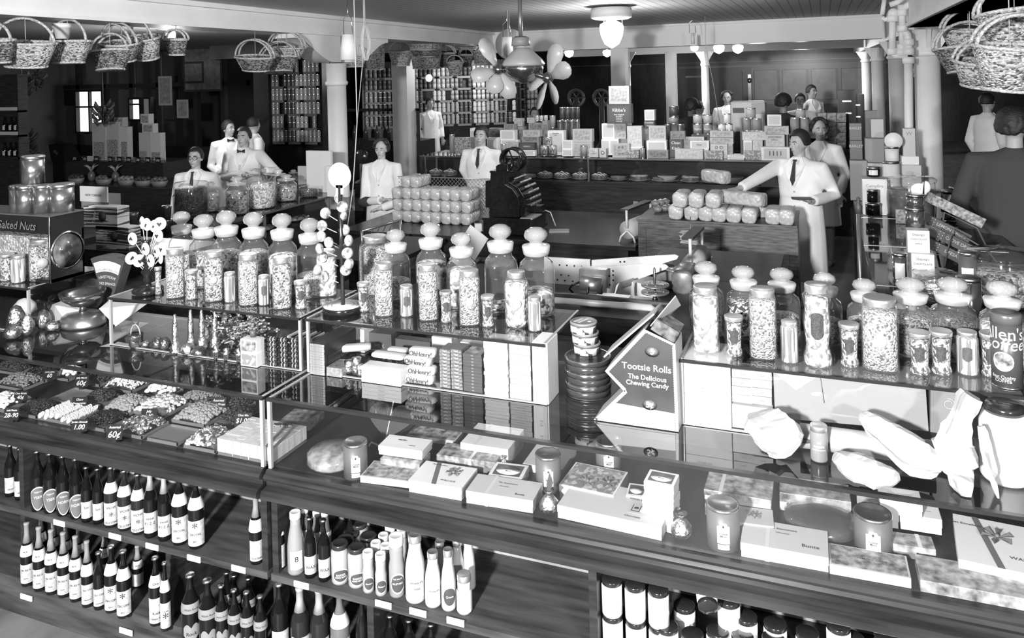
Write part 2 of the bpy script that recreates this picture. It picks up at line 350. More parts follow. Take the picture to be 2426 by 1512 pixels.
# the ceiling fan lamp
hub = at(1240, 168, Y=7.6); t = thing('ceiling_fan', 'brass ceiling fan with two tilted propellers hanging from a long rod', 'fan', hub)
BRASS = mat('dull brass', .3, .18, .9)
MB().tube([(-.02, 0, .3), (-.02, 0, 3.19-hub.z)], .022, 12).build('rod', mat('rod', .3, .35, .6), t)
MB().lathe([(.05, .22), (.055, .3), (.09, .28), (.1, .2)][::-1], 18, (-.02, 0, .06)).build('canopy', GREY, t)
MB().lathe([(.07, .26), (.11, .22), (.19, .14), (.22, .09), (.21, .07)], 24, (0, 0, -.02), rid=.03).build('ribbed_shade', mat('ribbed shade', .4, .4), t)
MB().lathe([(.02, -.13), (.13, -.1), (.2, -.03), (.21, .03), (.2, .06)], 28).build('bowl', BRASS, t)
def prop(c, ax, angs, lens, nm):
    ax = Vector(ax).normalized(); e1 = ax.orthogonal().normalized(); e2 = ax.cross(e1); c = Vector(c)
    MB().ell(c, (.06, .06, .06), 10).build('motor', BRASS, t); MB().tube([Vector((0, 0, 0)), c], .03, 8).build('arm', BRASS, t)
    for a, L in zip(angs, lens):
        d = Vector((math.cos(a), 0, math.sin(a))); d = (d-ax*d.dot(ax)*.9).normalized(); sd = ax.cross(d).normalized(); vs = []; prof = ((.05, .025), (.12, .05), (.2, .085), (.27, .09), (.33, .07), (.36, .03), (.365, .0))
        tw = .35
        for s_, wd in prof:
            wv = sd*math.cos(tw)+ax*math.sin(tw)
            vs += [c+d*s_*L+wv*wd, c+d*s_*L-wv*wd]
        fs = [(2*i, 2*i+1, 2*i+3, 2*i+2) for i in range(len(prof)-1)]
        b = MB(); b.add(vs, fs, 0, True); o = b.build('blade', mat('blade enamel', .5, .3), t); sd_ = o.modifiers.new('thick', 'SOLIDIFY'); sd_.thickness = .006
prop((-.24, -.1, .02), (.55, -.8, .1), (2.1, 3.4, 5.2, 4.4), (1, .8, .9, .7), 'l'); prop((.3, -.1, -.08), (-.5, -.85, .1), (1.15, .25, 5.3, 4.2, 3.3), (1, .9, .8, .95, .8), 'r')
def twine(u, v, Y, label):
    p = at(u, v, Y=Y); k = ppm(p); t = thing('twine_cone', label, 'twine holder', p)
    return t, k
for u, v0, v1, Y, w0, w1, label in ((825, 82, 142, 6.6, 30, 42, 'white cone of string hanging at the left beam'), (1201, 88, 133, 9, 24, 30, 'white cone of string hanging left of the ceiling fan'), (1641, 78, 104, 12.5, 7, 9, 'small white weight hanging on the far beam')):
    a = at(u, v0, Y=Y); b = at(u, v1, Y=Y); k = ppm(a)
    t = thing('string_cone', label, 'string cone', a)
    MB().lathe([(w1/2/k, b.z-a.z), (w0/2/k, 0), (w0/2/k*.3, 0)], 20).build('string_wound_cone', WHT, t)
    MB().tube([(-.05, 0, 0), (-.05, 0, .16), (0, 0, .2), (0, 0, 3.19-a.z)], .004, 5).tube([(.05, 0, 0), (.04, 0, .16), (0, 0, .2)], .004, 5).build('wire_hanger', STEEL, t)
a = at(1208, 105, Y=9.4); o = MB().tube([(0, 0, .2), (0, 0, 3.2-a.z)], .004, 4).lathe([(.005, -.01), (.2, -.008), (.2, .008), (.005, .01)], 32, rot=Matrix.Rotation(PI/2, 3, 'X')).build('paper_disc', mat('kraft disc', .3, .6), None, a)
tag(o, 'flat round disc hanging behind the string cone near the fan', 'disc')
for pts, Y, lb in ((((862, 55), (858, 160), (846, 290)), 6.6, 'long thin string running from the left beam down to the candy stand'), (((846, 290), (836, 450), (820, 560)), 5.6, 'thin white string hanging down beside the woman'), (((1672, 110), (1690, 200), (1705, 290)), 12, 'thin slack string hanging over the boxed biscuits'), (((1205, 135), (1203, 200), (1198, 290)), 9, 'straight thin string hanging from the cone beside the fan')):
    q0 = at(*pts[0], Y=Y); q0.z = 3.2; tag(MB().tube([q0]+[at(*q, Y=Y) for q in pts], .0045, 5).build('string', LG), lb, 'string')
a = at(865, 60, Y=6.6); b = MB().tube([a, (a.x, a.y, 3.2)], .005, 5)
for k in range(3): b.tube([a+Vector((.012*k, 0, 0))]+[a+Vector((.03*math.sin(PI*j/8)+.012*k, 0, -.34*j/8)) for j in range(9)]+[a+Vector((-.03*math.sin(PI*j/8)-.01*k, 0, -.34+.34*j/8)) for j in range(9)], .005, 5)
tag(b.build('wire_loop', LG), 'bundle of looped wire hooks hanging on the left beam', 'wire hooks')
PSTL = mat('bright post metal', .42, .35, .25)
# ------------------------------------------------------------ the front candy counter
ZL, ZT, ZU = .885, 1.16, 1.388
YF, YB, YU = 2.49, 3.22, 2.77
def counter(name_label, x0, x1, divs):
    t = thing('display_counter', name_label, 'counter')
    # moulding profile (y,z)
    pr = [(2.52, .885), (2.478, .885), (2.47, .875), (2.462, .872), (2.455, .862), (2.462, .85), (2.475, .845), (2.478, .825), (2.45, .818), (2.438, .81), (2.436, .79), (2.45, .78), (2.52, .78)]
    MB().prism(pr, x0, x1, 'X').build('moulding', WOODX, t)
    MB().box(x0, x1, 2.50, YB, .862, .884).build('display_floor', mat('case floor', .012, .5, spec=.2), t)
    MB().box(x0, x1, 2.95, 2.97, .0, .865).build('back_boards', mat('plank backs', .12, .55, n=(1, 0), kind='wave', ramp=((0, .02), (.05, .08)), grain=(1.6, 1, 1)), t)
    MB().box(x0, x1, 2.49, 2.95, .445, .472).build('shelf', WOODL, t); MB().box(x0, x1, 2.47, 2.95, .12, .17).build('shelf', WOODL, t)
    MB().box(x0, x1, 2.9, 2.949, .473, .525).build('back_ledge', mat('light ledge', .26, .6, n=(6, .3)), t)
    MB().box(x0, x1, 2.475, 2.5, 0, .12).build('plinth', WOODL, t)
    for x, a, b in divs: MB().box(x-.014, x+.014, 2.5, 2.95, a, b).build('divider', WOOD, t)
    MB().box(x0, x1, YB-.02, YB, .885, 1.15).build('back_panel', WOOD, t)
    MB().box(x0+.004, x1-.004, 2.488, YB, 1.150, 1.158).build('glass_top', GLASS, t)
    MB().box(x0+.004, x1-.004, 2.494, 2.50, .886, 1.148).build('glass_front', GLASS, t)
    MB().box(x0, x1, 2.484, 2.502, 1.1495, 1.1605).build('top_edge_strip', mat('dark metal strip', .05, .25, .6), t)
    for x in (x0+.004, x1-.010): MB().box(x, x+.006, 2.5, YB, .886, 1.149).build('glass_end', GLASS, t)
    for x in (x0+.009, x1-.009): MB().box(x-.007, x+.007, 2.488, 2.502, .886, 1.1495).build('corner_post', PSTL, t); MB().box(x-.005, x+.005, 2.5, YB, 1.1585, 1.162).build('edge_strip', PSTL, t)
    return t
xd = lambda u, v: at(u, v, Y=2.49).x
counter('long dark wood candy counter with glass case, left section holding loose candy and bottles', -5.6, -2.068, [(xd(45, 1100), .17, .78), (xd(395, 1350), .17, .445), (-2.085, .472, .78), (-5.0, .17, .78)])
counter('long dark wood candy counter with glass case, right section holding boxed chocolates', -2.05, 1.5, [(-2.035, .17, .78), (xd(874, 1470), .17, .445), (xd(1403, 1420), .17, .78), (.6, .17, .78)])
MB_ = MB
def topcase(label, x0, x1, endr=True, endl=True):
    t = thing('glass_showcase', label, 'display case')
    MB().box(x0, x1, YU-.012, 3.2, ZU-.008, ZU).build('glass_top', GLASS, t)
    MB().box(x0, x1, YU-.014, YU-.006, ZU-.009, ZU+.001).build('top_edge', mat('dark metal strip', .05, .25, .6), t)
    MB().box(x0, x1, YU, YU+.005, ZT+.002, ZU-.009).build('glass_front', GLASS, t)
    MB().box(x0, x1, YU-.004, YU+.006, ZT, ZT+.004).build('bottom_strip', PSTL, t)
    for x, e in ((x0, endl), (x1-.005, endr)):
        if e: MB().box(x, x+.005, YU, 3.2, ZT+.002, ZU-.009).build('glass_end', GLASS, t)
    for x in (x0, x1-.012): MB().box(x, x+.012, YU-.006, YU+.006, ZT+.001, ZU-.009).build('corner_post', PSTL, t)
    for x in (x0, x1-.01): MB().box(x, x+.01, YU, 3.2, ZU, ZU+.003).build('edge_strip', PSTL, t)
    MB().box(x0, x1, 3.2, 3.206, ZT+.001, ZU-.009).build('glass_back', GLASS, t)
    return t
topcase('low glass showcase on the counter at far left, nut cabinet on its top', -5.2, -3.735)
topcase('low glass showcase holding foil novelties and bundles of sticks', -3.19, -2.088)
topcase('low glass showcase holding stacked candy bars and boxes', -2.06, -.985)
topcase('low glass showcase at right, white boxes and a grey parcel inside', -.49, 1.3)
MB().box(0, 0, 0, 0, 0, 0)
for u, v, z, lb in ((140, 1240, .472, 'under the shield-label bottles'), (272, 1272, .472, 'under the mineral water bottles'), (360, 1296, .472, 'under the foil-necked bottles'), (459, 1324, .472, 'under the oval-label bottles'), (565, 1349, .472, 'under the empty part of the shelf'), (714, 1387, .472, 'under the spiced sauce jars'), (908, 1433, .472, 'under the small mustard jars'), (990, 1452, .472, 'under the widest dressing bottle'), (1079, 1474, .472, 'under the last dressing bottles'), (62, 1416, .17, 'on the bottom shelf, far left'), (298, 1497, .17, 'on the bottom shelf, by its right-hand bottles')):
    p = at(u, v, Y=2.484 if z > .2 else 2.464); w_ = .034 if z > .2 else .036
    tag(MB().box(p.x-w_, p.x+w_, p.y-.002, p.y+.003, p.z-.011, p.z+.011).build('price_tag', PAPER), 'blank white price strip %s' % lb, 'price tag')
# ------------------------------------------------------------ bottles and sauce jars on the open shelves
LABEL = mat('printed label', .43, .6, n=(70, .25)); LABEL2 = mat('white label', .55, .6); INK = mat('ink', .02, .6); LABG = mat('grey label', .22, .6)
NB = {}
def bottle(u, vb, vt, w, z, kind, label, cat='bottle', group=None, body=None, lab=None, words=(), az=.3, tall=None, neck=None):
    p = at(u, vb, z=z); k = ppm(p); r = w/2/k; h = (vb-vt)/k; p.y += r*.9
    if p.y+r > 2.94: p.y = 2.94-r
    t = thing('bottle' if cat == 'bottle' else 'jar', label, cat, p, face_cam(p, .6), group)
    h = min(h, (.444 if z < .3 else .778)-z); body = body or GBOT; d = MB()
    if kind in ('wine', 'cap'):
        sh = .52 if kind == 'wine' else .55; nr = r*.33
        d.lathe([(r*.9, 0), (r, .01), (r, h*sh), (r*.86, h*(sh+.09)), (r*.5, h*(sh+.2)), (nr, h*(sh+.3)), (nr, h*.965), (nr*1.15, h*.97), (nr*1.15, h)], 22)
        d.build('glass', body, t)
        if kind == 'wine': MB().lathe([(r*.62, h*(sh+.17)), (nr*1.12, h*(sh+.3)), (nr*1.12, h*.96), (nr*1.3, h*.97), (nr*1.3, h*1.002), (0, h*1.003)], 18, rid=.02).build('foil_neck', neck or LABG, t)
        else: MB().lathe([(nr*1.5, h*.965), (nr*1.5, h*.985), (nr*1.2, h*1.0), (0, h*1.003)], 18, rid=.05).build('crown_cap', TIN, t)
    else:
        if kind == 'sauce': prof = [(r*.92, 0), (r, .008), (r, h*.42), (r*.92, h*.55), (r*.62, h*.75), (r*.58, h*.9)]
        elif kind == 'milk': prof = [(r*.92, 0), (r, .008), (r*.97, h*.45), (r*.85, h*.6), (r*.6, h*.78), (r*.56, h*.9)]
        elif kind == 'jar': prof = [(r*.92, 0), (r, .008), (r, h*.8), (r*.85, h*.87), (r*.82, h*.9)]
        elif kind == 'small': prof = [(r*.9, 0), (r, .008), (r, h*.5), (r*.85, h*.62), (r*.88, h*.75), (r*.8, h*.85)]
        d.lathe(prof, 22, rid=.0).build('glass', body, t)
        nr = prof[-1][0]*1.08; z0 = prof[-1][1]
        MB().lathe([(nr, z0-.004), (nr*1.05, z0), (nr*1.05, h-.004), (nr*.95, h), (nr*.8, h-.002), (0, h-.002)], 22, rid=.015).build('lid', neck or DG, t)
    rr = r*1.015
    if lab == 'band': MB().patch(rr, h*.08, h*.38, -1.1+az, 1.1+az).build('paper_label', LABEL, t)
    if lab == 'two': MB().patch(rr, h*.06, h*.36, -1.2+az, 1.2+az).build('paper_label', LABEL, t); MB().lathe([(rr*1.02, h*.49), (rr*1.02, h*.52), (rr*.91, h*.6), (rr*.74, h*.66)], 20, cap=False).build('neck_label', LABEL2, t)
    if lab == 'mid': MB().patch(rr, h*.05, h*.42, -1.3+az, 1.3+az).build('paper_label', LABEL, t); MB().lathe([(rr*.99, h*.58), (rr*.9, h*.635), (rr*.6, h*.74)], 20, cap=False).build('neck_label', LABEL2, t)
    if lab == 'shield':
        sh_ = lambda tt, a, b: (a+(b-a)*.5*abs(tt)**2, b-(b-a)*.25*abs(tt)**2)
        MB().patch(rr, h*.02, h*.42, -1.15+az, 1.15+az, shape=sh_, n=12).build('paper_label', LABEL2, t); MB().patch(rr*1.006, h*.04, h*.40, -1.05+az, 1.05+az, shape=sh_, n=12).build('shield_field', mat('shield grey', .13, .5), t)
    if lab == 'oval':
        ov = lambda tt, a, b: ((a+b)/2-(b-a)/2*math.sqrt(max(0, 1-tt*tt)), (a+b)/2+(b-a)/2*math.sqrt(max(0, 1-tt*tt)))
        MB().patch(rr, h*.08, h*.42, -1.0+az, 1.0+az, shape=ov, n=14).build('paper_label', LABEL2, t); MB().patch(rr*1.007, h*.105, h*.395, -.88+az, .88+az, shape=ov, n=14).build('label_field', mat('label dark', .06, .5), t)
    if lab == 'sq': MB().patch(rr, h*.1, h*.4, -.75+az, .75+az).build('paper_label', LABEL2, t); MB().patch(rr*1.006, h*.115, h*.385, -.68+az, .68+az).build('label_field', mat('label pale', .5, .6), t)
    if lab == 'wrap': MB().patch(rr, h*.05, h*.62, -1.6+az, 1.6+az).build('paper_label', PAPER, t)
    if lab == 'heart':
        MB().patch(rr, h*.05, h*.34, -.9+az, .9+az, n=12, shape=lambda tt, a, b: (a+(b-a)*.45*abs(tt), b-(b-a)*.2*(1-abs(math.sin(tt*PI))))).build('paper_label', LABG, t); MB().lathe([(rr*1.02, h*.49), (rr*1.02, h*.55), (rr*.92, h*.625)], 20, cap=False).build('neck_label', LABG, t)
    if words:
        b = MB(); 
        for s, zz, sz in words: b.text(s, sz, (0, 0, h*zz), R=rr*1.03, wrapc=(0, 0), a0=az, m=0)
        b.build('lettering', INK if lab not in ('shield', 'oval') else WHT, t)
    return t
O6 = ('first', 'second', 'third', 'fourth', 'fifth', 'sixth')
O4 = ('first', 'second', 'third', 'last')
for i, (u, vb) in enumerate(((78, 1213), (108, 1218), (139, 1224), (170, 1231))):
    bottle(u, vb, vb-140, 31, .472, 'cap', 'dark bottle with a shield label reading %s, %s from the left' % ('YSER' if i < 2 else 'HORN', O4[i]), lab='shield', words=((('YSER', 'YSER', 'HORN', 'HORN')[i], .24, .016), ('TODOR', .33, .009)), az=.35)
for i, (u, vb) in enumerate(((197, 1239), (224, 1243))): bottle(u, vb, vb-129, 25, .472, 'cap', 'narrow capped dark bottle beside the shield labels, %s of two' % ('left', 'right')[i], lab='band', words=(('Spa', .28, .014),), az=.2)
for i, (u, vb) in enumerate(((253, 1251), (285, 1259), (317, 1268))): bottle(u, vb, vb-140, 33, .472, 'cap', 'dark mineral water bottle reading VICHY, %s of three' % ('left', 'middle', 'right')[i], lab='mid', words=(('VICHY', .34, .014), ('CELESTINS', .09, .012), ('*', .2, .04)), az=.25, body=GBOTG)
for i, (u, vb) in enumerate(((347, 1276), (380, 1284))): bottle(u, vb, vb-160, 31, .472, 'wine', 'foil-necked bottle reading SPRING FIZZ, %s of two' % ('left', 'right')[i], lab='band', words=(('SPRING', .29, .010), ('F I Z Z', .22, .015)), az=.2, neck=mat('pale foil', .5, .3, .5))
for i, (u, vb) in enumerate(((415, 1293), (454, 1302))): bottle(u, vb, vb-160, 38, .472, 'cap', 'dark bottle with a round crest reading ZIRCON, %s on the upper shelf' % ('left', 'right')[i], lab='mid', words=(('ZIRCON', .22, .012), ('*', .32, .05), ('SEC', .12, .010)), az=.1)
bottle(599, 1339, 1181, 33, .472, 'wine', 'lone dark bottle with a castle label at the right end of the upper left shelf', lab='two', words=(('CHATEAU', .1, .010),), neck=LABG)
for i, (u, vb) in enumerate(((15, 1178), (38, 1186))): bottle(u, vb, vb-120, 27, .472, 'cap', 'dark bottle with a scenic label left of the divider, %s of two' % ('left', 'right')[i], lab='band', words=(('VIEW', .15, .010),))
tp = ((88, 1252), (117, 1259), (149, 1265), (175, 1274), (204, 1279))
for i, (u, vb, vt) in enumerate(((54, 1391, 1228), (83, 1403, 1252), (112, 1411, 1259), (141, 1418, 1265), (170, 1428, 1274))): bottle(u, vb, vt, 29, .17, 'wine', 'dark bottle labelled REX on the bottom shelf, %s of five' % ('leftmost', 'second', 'middle', 'fourth', 'rightmost')[i], lab='two', words=(('W-REX', .27, .013), ('Tonic', .14, .008), ('REX', .57, .010)), az=.1)
for i, (u, vb, vt) in enumerate(((198, 1441, 1279), (226, 1447, 1314))): bottle(u, vb, vt, 28, .17, ('wine', 'cap')[i], 'dark bottle reading Sec Dry, %s of two' % ('taller', 'shorter')[i], lab=('two', 'band')[i], words=(('Sec Dry', .28, .012), ('sauterne', .13, .008)))
for i, (u, vb, vt) in enumerate(((254, 1454, 1292), (283, 1467, 1303))): bottle(u, vb, vt, 33, .17, 'cap', 'dark bottle with a round crest reading ZIRCON, %s on the bottom shelf' % ('left', 'right')[i], lab='mid', words=(('ZIRCON', .2, .013), ('*', .32, .05), ('SEC', .1, .010)), az=.1)
bottle(360, 1485, 1321, 32, .17, 'cap', 'dark capped ginger ale bottle with Dry on its neck', lab='mid', words=(('Rock', .2, .015), ('Ginger Ale', .12, .010), ('Dry', .64, .014)))
bottle(385, 1497, 1318, 24, .17, 'cap', 'dark bottle with a clover label beside the divider', lab='mid', words=(('Clover', .3, .009), ('*', .2, .05)))
for i, (u, vb, vt) in enumerate(((88, 1345, 1225), (118, 1352, 1240), (148, 1360, 1248), (178, 1368, 1255), (240, 1380, 1262), (318, 1395, 1300))):
    bottle(u, vb, vt, 26, .17, 'wine', 'dark bottle behind the front row of the bottom left shelf, %s from the left' % O6[i], lab='two', words=(('REX', .57, .010),), group='back row bottles, bottom left shelf')
for i, (u, vb, vt) in enumerate(((440, 1535, 1330), (481, 1550, 1342))): bottle(u, vb, vt, 43, .17, 'cap', 'large dark cola bottle with a heart-shaped label, %s of two' % ('left', 'right')[i], lab='heart', words=(('Rock', .2, .02), ('White Rock', .55, .011)))
for i, (u, vb, vt) in enumerate(((517, 1545, 1394), (548, 1552, 1404), (578, 1560, 1409), (610, 1568, 1419))): bottle(u, vb, vt, 32, .17, 'cap', 'small capped ale bottle in the front row of four, %s' % ('leftmost', 'second', 'third', 'rightmost')[i], lab='heart', words=(('Rock', .2, .015), ('White Rock', .55, .009)))
for i, (u, vb, vt) in enumerate(((548, 1495, 1369), (582, 1503, 1376), (530, 1490, 1362))): bottle(u, vb, vt, 31, .17, 'cap', 'small capped ale bottle behind the front row of four, %s' % O6[i], lab='heart', words=(('White Rock', .55, .010),), group='ale bottles behind the front four')
bottle(653, 1560, 1380, 42, .17, 'cap', 'large capped bottle with a plain dark shoulder beside the white foil bottles', lab='band')
for i, (u, vb, vt) in enumerate(((701, 1575, 1404), (747, 1580, 1404))): bottle(u, vb, vt, 46, .17, 'wine', 'big green bottle with a pale foil collar on the bottom shelf, %s of two' % ('left', 'right')[i], lab='band', body=GBOTG, neck=mat('pale foil', .5, .3, .5))
bottle(796, 1590, 1416, 46, .17, 'cap', 'clear capped bottle with a white neck band on the bottom shelf', lab='mid', body=mat('grey clear glass', .12, .06))
bottle(853, 1590, 1425, 34, .17, 'cap', 'narrow dark bottle beside the lower divider', lab='band')
for i, (u, vb, vt) in enumerate(((919, 1590, 1466), (964, 1600, 1477), (1017, 1615, 1487))): bottle(u, vb, vt, 34, .17, 'cap', 'capped dark bottle whose top shows under the dressing bottles, %s of three' % ('left', 'middle', 'right')[i])
G1 = mat('mustard glass', .33, .12, spec=.6); G2 = mat('relish glass', .25, .15, spec=.6); G3 = mat('mayonnaise', .55, .2, spec=.5); G4 = mat('catsup glass', .1, .08)
WL = mat('white lid', .65, .4); DLID = mat('dark enamel lid', .025, .25)
bottle(653, 1354, 1212, 29, .472, 'wine', 'dark sauce bottle with a white belt label just right of the counter joint', lab='mid', neck=BLK)
bottle(645, 1330, 1192, 22, .472, 'wine', 'pale paper-labelled bottle tucked behind the counter joint', lab='wrap', neck=LG)
bottle(691, 1364, 1221, 41, .472, 'milk', 'tall catsup bottle with a white cap and a large 8 label', body=G2, lab='sq', words=(('8', .27, .03),), neck=WL)
for i, (u, vb, vt) in enumerate(((728, 1372, 1232), (761, 1380, 1237))): bottle(u, vb, vt, 30, .472, 'cap', 'dark sauce bottle with a black figure label, %s of two' % ('left', 'right')[i], lab='band', words=(('WAX', .2, .016),))
for i, (u, vb, vt) in enumerate(((717, 1340, 1205), (745, 1340, 1214), (765, 1345, 1212))): bottle(u, vb, vt, 28, .472, 'milk', 'white-capped sauce bottle in the second row behind the dark pair, %s' % O6[i], body=G4, lab='wrap', neck=WL, group='white-capped sauce bottles, second row')
bottle(824, 1335, 1225, 30, .472, 'cap', 'round-shouldered dark bottle behind the dark-lidded jars', lab='band')
for i, (u, vb, vt) in enumerate(((796, 1387, 1295), (836, 1395, 1304))): bottle(u, vb, vt, 42, .472, 'jar', 'jar of bean paste with an oval label and black lid, %s front one' % ('left', 'right')[i], 'jar', body=G1, lab='oval', words=(('BARREL', .27, .011), ('HARD BEAN', .21, .008)), neck=DLID)
for i, (u, vb, vt) in enumerate(((809, 1362, 1284), (824, 1342, 1268), (864, 1358, 1277), (842, 1330, 1247))): bottle(u, vb, vt, 42, .472, 'jar', 'black-lidded jar in the rows behind the bean paste, %s counting backwards' % O6[i], 'jar', body=G1, neck=DLID, group='black-lidded jars in the back rows')
for i, (u, vb, vt) in enumerate(((867, 1407, 1312), (897, 1414, 1318))): bottle(u, vb, vt, 28, .472, 'small', 'small mustard jar with a white cap in the front row, %s of two' % ('left', 'right')[i], 'jar', body=G1, lab='oval', words=(('Mustard', .25, .008),), neck=WL)
for i, (u, vb, vt) in enumerate(((886, 1380, 1290), (909, 1388, 1296), (904, 1360, 1272), (951, 1350, 1260), (920, 1340, 1248), (948, 1340, 1246))): bottle(u, vb, vt, 27, .472, 'small', 'small white-capped mustard jar behind the front pair, %s counting backwards' % O6[i], 'jar', body=G1, neck=WL, group='white-capped mustard jars behind')
bottle(933, 1418, 1277, 38, .472, 'small', 'tall salad mustard jar with a two-step white cap', 'jar', body=G2, lab='oval', words=(('FOR SALAD', .33, .007), ('MUSTARD', .25, .009)), neck=WL)
bottle(975, 1431, 1277, 50, .472, 'milk', 'widest bottle of cream dressing with a square script label', body=G3, lab='sq', words=(("Howard's", .33, .012), ('Salad', .24, .012)), neck=LIDM)
bottle(1019, 1441, 1316, 41, .472, 'milk', 'shorter bottle of cream dressing with a square script label', body=G3, lab='sq', words=(("Howard's", .33, .010),), neck=LIDM)
bottle(1057, 1449, 1309, 36, .472, 'milk', 'bottle of cream dressing with a keystone-shaped label', body=G3, lab='oval', words=(('Cream', .25, .010),), neck=LIDM)
bottle(1094, 1458, 1368, 37, .472, 'small', 'short paper-wrapped jar at the right end of the dressing row', 'jar', body=G3, lab='wrap', neck=LIDM)
for i, (u, vb, vt) in enumerate(((1037, 1400, 1290), (1079, 1410, 1285), (1105, 1400, 1275))): bottle(u, vb, vt, 33, .472, 'milk', 'bottle of cream dressing behind the labelled front row, %s from the left' % O6[i], body=G3, neck=LIDM, group='dressing bottles behind the front row')
# white jars under the right-hand counter
MAYO = mat('white jar', .85, .15); MLID = mat('black jar lid', .02, .15, spec=.7)
def mjar(p, label, group=None, rot=None, h=.118, r=.034, R=None):
    t = thing('jar', label, 'jar', p, face_cam(p), group)
    if rot: t.rotation_euler = rot
    MB().lathe([(r*.9, 0), (r, .006), (r, h*.82), (r*.88, h*.88)], 24).build('glass', MAYO, t)
    MB().lathe([(r*.93, h*.87), (r*.97, h*.875), (r*.97, h*.985), (r*.9, h), (0, h-.002)], 24).build('lid', MLID, t)
    b = MB(); b.text('MAYONNAISE' if not group else 'WAX', .0095, (0, 0, h*.5), R=r*1.035, wrapc=(0, 0)); b.build('lettering', mat('faint ink', .45, .6), t)
    return t
SH2 = .472
MB().box(xd(1403, 1420), 1.5, 2.5, 2.94, .452, .4725)
mj0 = {}
for c, u in enumerate((1445, 1499, 1553)):
    p = at(u, 1362+c*12, z=.732); p.y = 2.56
    for rw in range(3):
        z = .614-.1195*rw-.0
        if rw == 2: z = .614-.118*2-.01
        if z < .47 and rw < 2: z = .4725+.0001
        q = Vector((p.x+c*.002, 2.545, (.5925, .4735, .34)[rw]))
        if rw == 2: continue
        mjar(q, 'white mayonnaise jar in the %s layer, %s column by the divider' % (('upper', 'lower')[rw], ('left', 'middle', 'right')[c]))
random.seed(3)
for (u, v, zt), lb in zip(((1621, 1431, .6), (1726, 1418, .68), (1767, 1458, .63), (1836, 1475, .62), (1700, 1492, .6), (1759, 1506, .6), (1832, 1510, .6), (1913, 1497, .62), (1986, 1478, .66), (2019, 1508, .62), (2100, 1505, .66), (1640, 1500, .59), (1580, 1480, .6), (2180, 1520, .66)),
        ('beside the three neat columns', 'just behind the one lying on its side', 'leftmost of the trio under the moulding', 'middle of the trio under the moulding', 'below the one lying on its side', 'low in the heap, second from the tipped jar', 'low in the heap, third from the tipped jar', 'with a wide lid, in the middle of the heap', 'with a pale rim, just under the moulding', 'lowest in view right of the wide lid', 'far right under the moulding, first of two', 'lowest in view left of the tipped jar', 'partly behind the neat columns', 'far right under the moulding, last of two')):
    p = at(u, v, z=zt); p.y = min(p.y, 2.9); 
    mjar(Vector((p.x, p.y, zt-.118)), 'white jar with a black lid, %s' % lb, 'x' if 0 else None, r=.036)
p = at(1661, 1400, Y=2.56); t = mjar(p+Vector((0, .06, .02)), 'white jar lying on its side, black lid facing out', r=.032); t.rotation_euler = (1.9, 0, .25)
# ------------------------------------------------------------ candy jars on top of the showcases
def cand(name, lo, hi, sc=160, stops=None): return mat('candy '+name, hi, .35, n=(sc, 0), kind='voronoi', bump=.9, ramp=stops or ((0, lo), (.25, hi), (.5, hi*.75), (.75, min(1, hi*1.15))), grain=(1, 1, 1))
CW = cand('white mix', .15, .52, 150); CM = cand('wrapped mix', .09, .48, 125); CS = cand('striped', .12, .6, 60); CD = cand('dark drops', .02, .1, 150); CG = cand('grey gums', .05, .25, 170)
CF = cand('foil twists', .04, .5, 55); CB = cand('black dots on white', .02, .75, 120, ((0, .03), (.6, .7))); CP = cand('pale slabs', .24, .58, 60); CT = cand('fine beads', .1, .6, 260)
STK = mat('candy sticks', .7, .35, n=(1, 0), kind='voronoi', ramp=((0, .2), (.35, .6)), grain=(160, 160, 9), bump=.5)
def filling(t, r, z0, z1, m, sq=0, n=28, rs=(), bump=.04):
    prof = [(r*.85, z0), (r, z0+r*.15)]; K = 6
    for j in range(1, K): prof.append((r*(1+.02*math.sin(j*2.1)), z0+r*.15+(z1-z0-r*.15)*j/K))
    prof += [(r*.98, z1-.006), (r*.7, z1+r*.05), (r*.3, z1+r*.14), (0, z1+r*.1)]
    o = MB().lathe(prof, n, sq=sq).build('candy_filling', m, t); o['kind'] = 'stuff'; return o
def apoth(u, vb, vt, w_, m, lv, label, z=ZU):
    p = at(u, vb, z=z); k = ppm(p); h = (vb-vt)/k; R = (min(w_, 72) if u < 740 else w_*.95)/2/k*.97; p.y += R*.9; h *= 1.0+R*.9/3.5
    if p.y+R > 3.2 and z == ZU: p.y = 3.2-R
    t = thing('candy_jar', label, 'candy jar', p, face_cam(p))
    MB().lathe([(R*.85, 0), (R*.97, .006), (R, h*.05), (R, h*.5), (R*.93, h*.575), (R*.72, h*.62), (R*.64, h*.645), (R*.64, h*.68), (R*.7, h*.69)], 32, sq=3.2, cap=False).build('glass_body', GJAR, t)
    MB().lathe([(R*.86, .001), (0, .0012)], 32, sq=3.2, cap=False).build('glass_foot', GFROST, t)
    MB().lathe([(R*.64, h*.675), (R*.72, h*.69), (R*.8, h*.775), (R*.77, h*.79), (R*.5, h*.795), (R*.3, h*.82)], 32, cap=False).build('stopper_collar', GFROST, t)
    MB().lathe([(R*.27, h*.81), (R*.36, h*.84), (R*.55, h*.865), (R*.615, h*.905), (R*.55, h*.955), (R*.3, h*.99), (0, h)], 44, rid=.1, cap=False).build('stopper_knob', glassmat('knob glass', .88, 1.8, .07, .18, .9), t)
    filling(t, R*.95, .008, h*lv, m, sq=3.2)
    return t
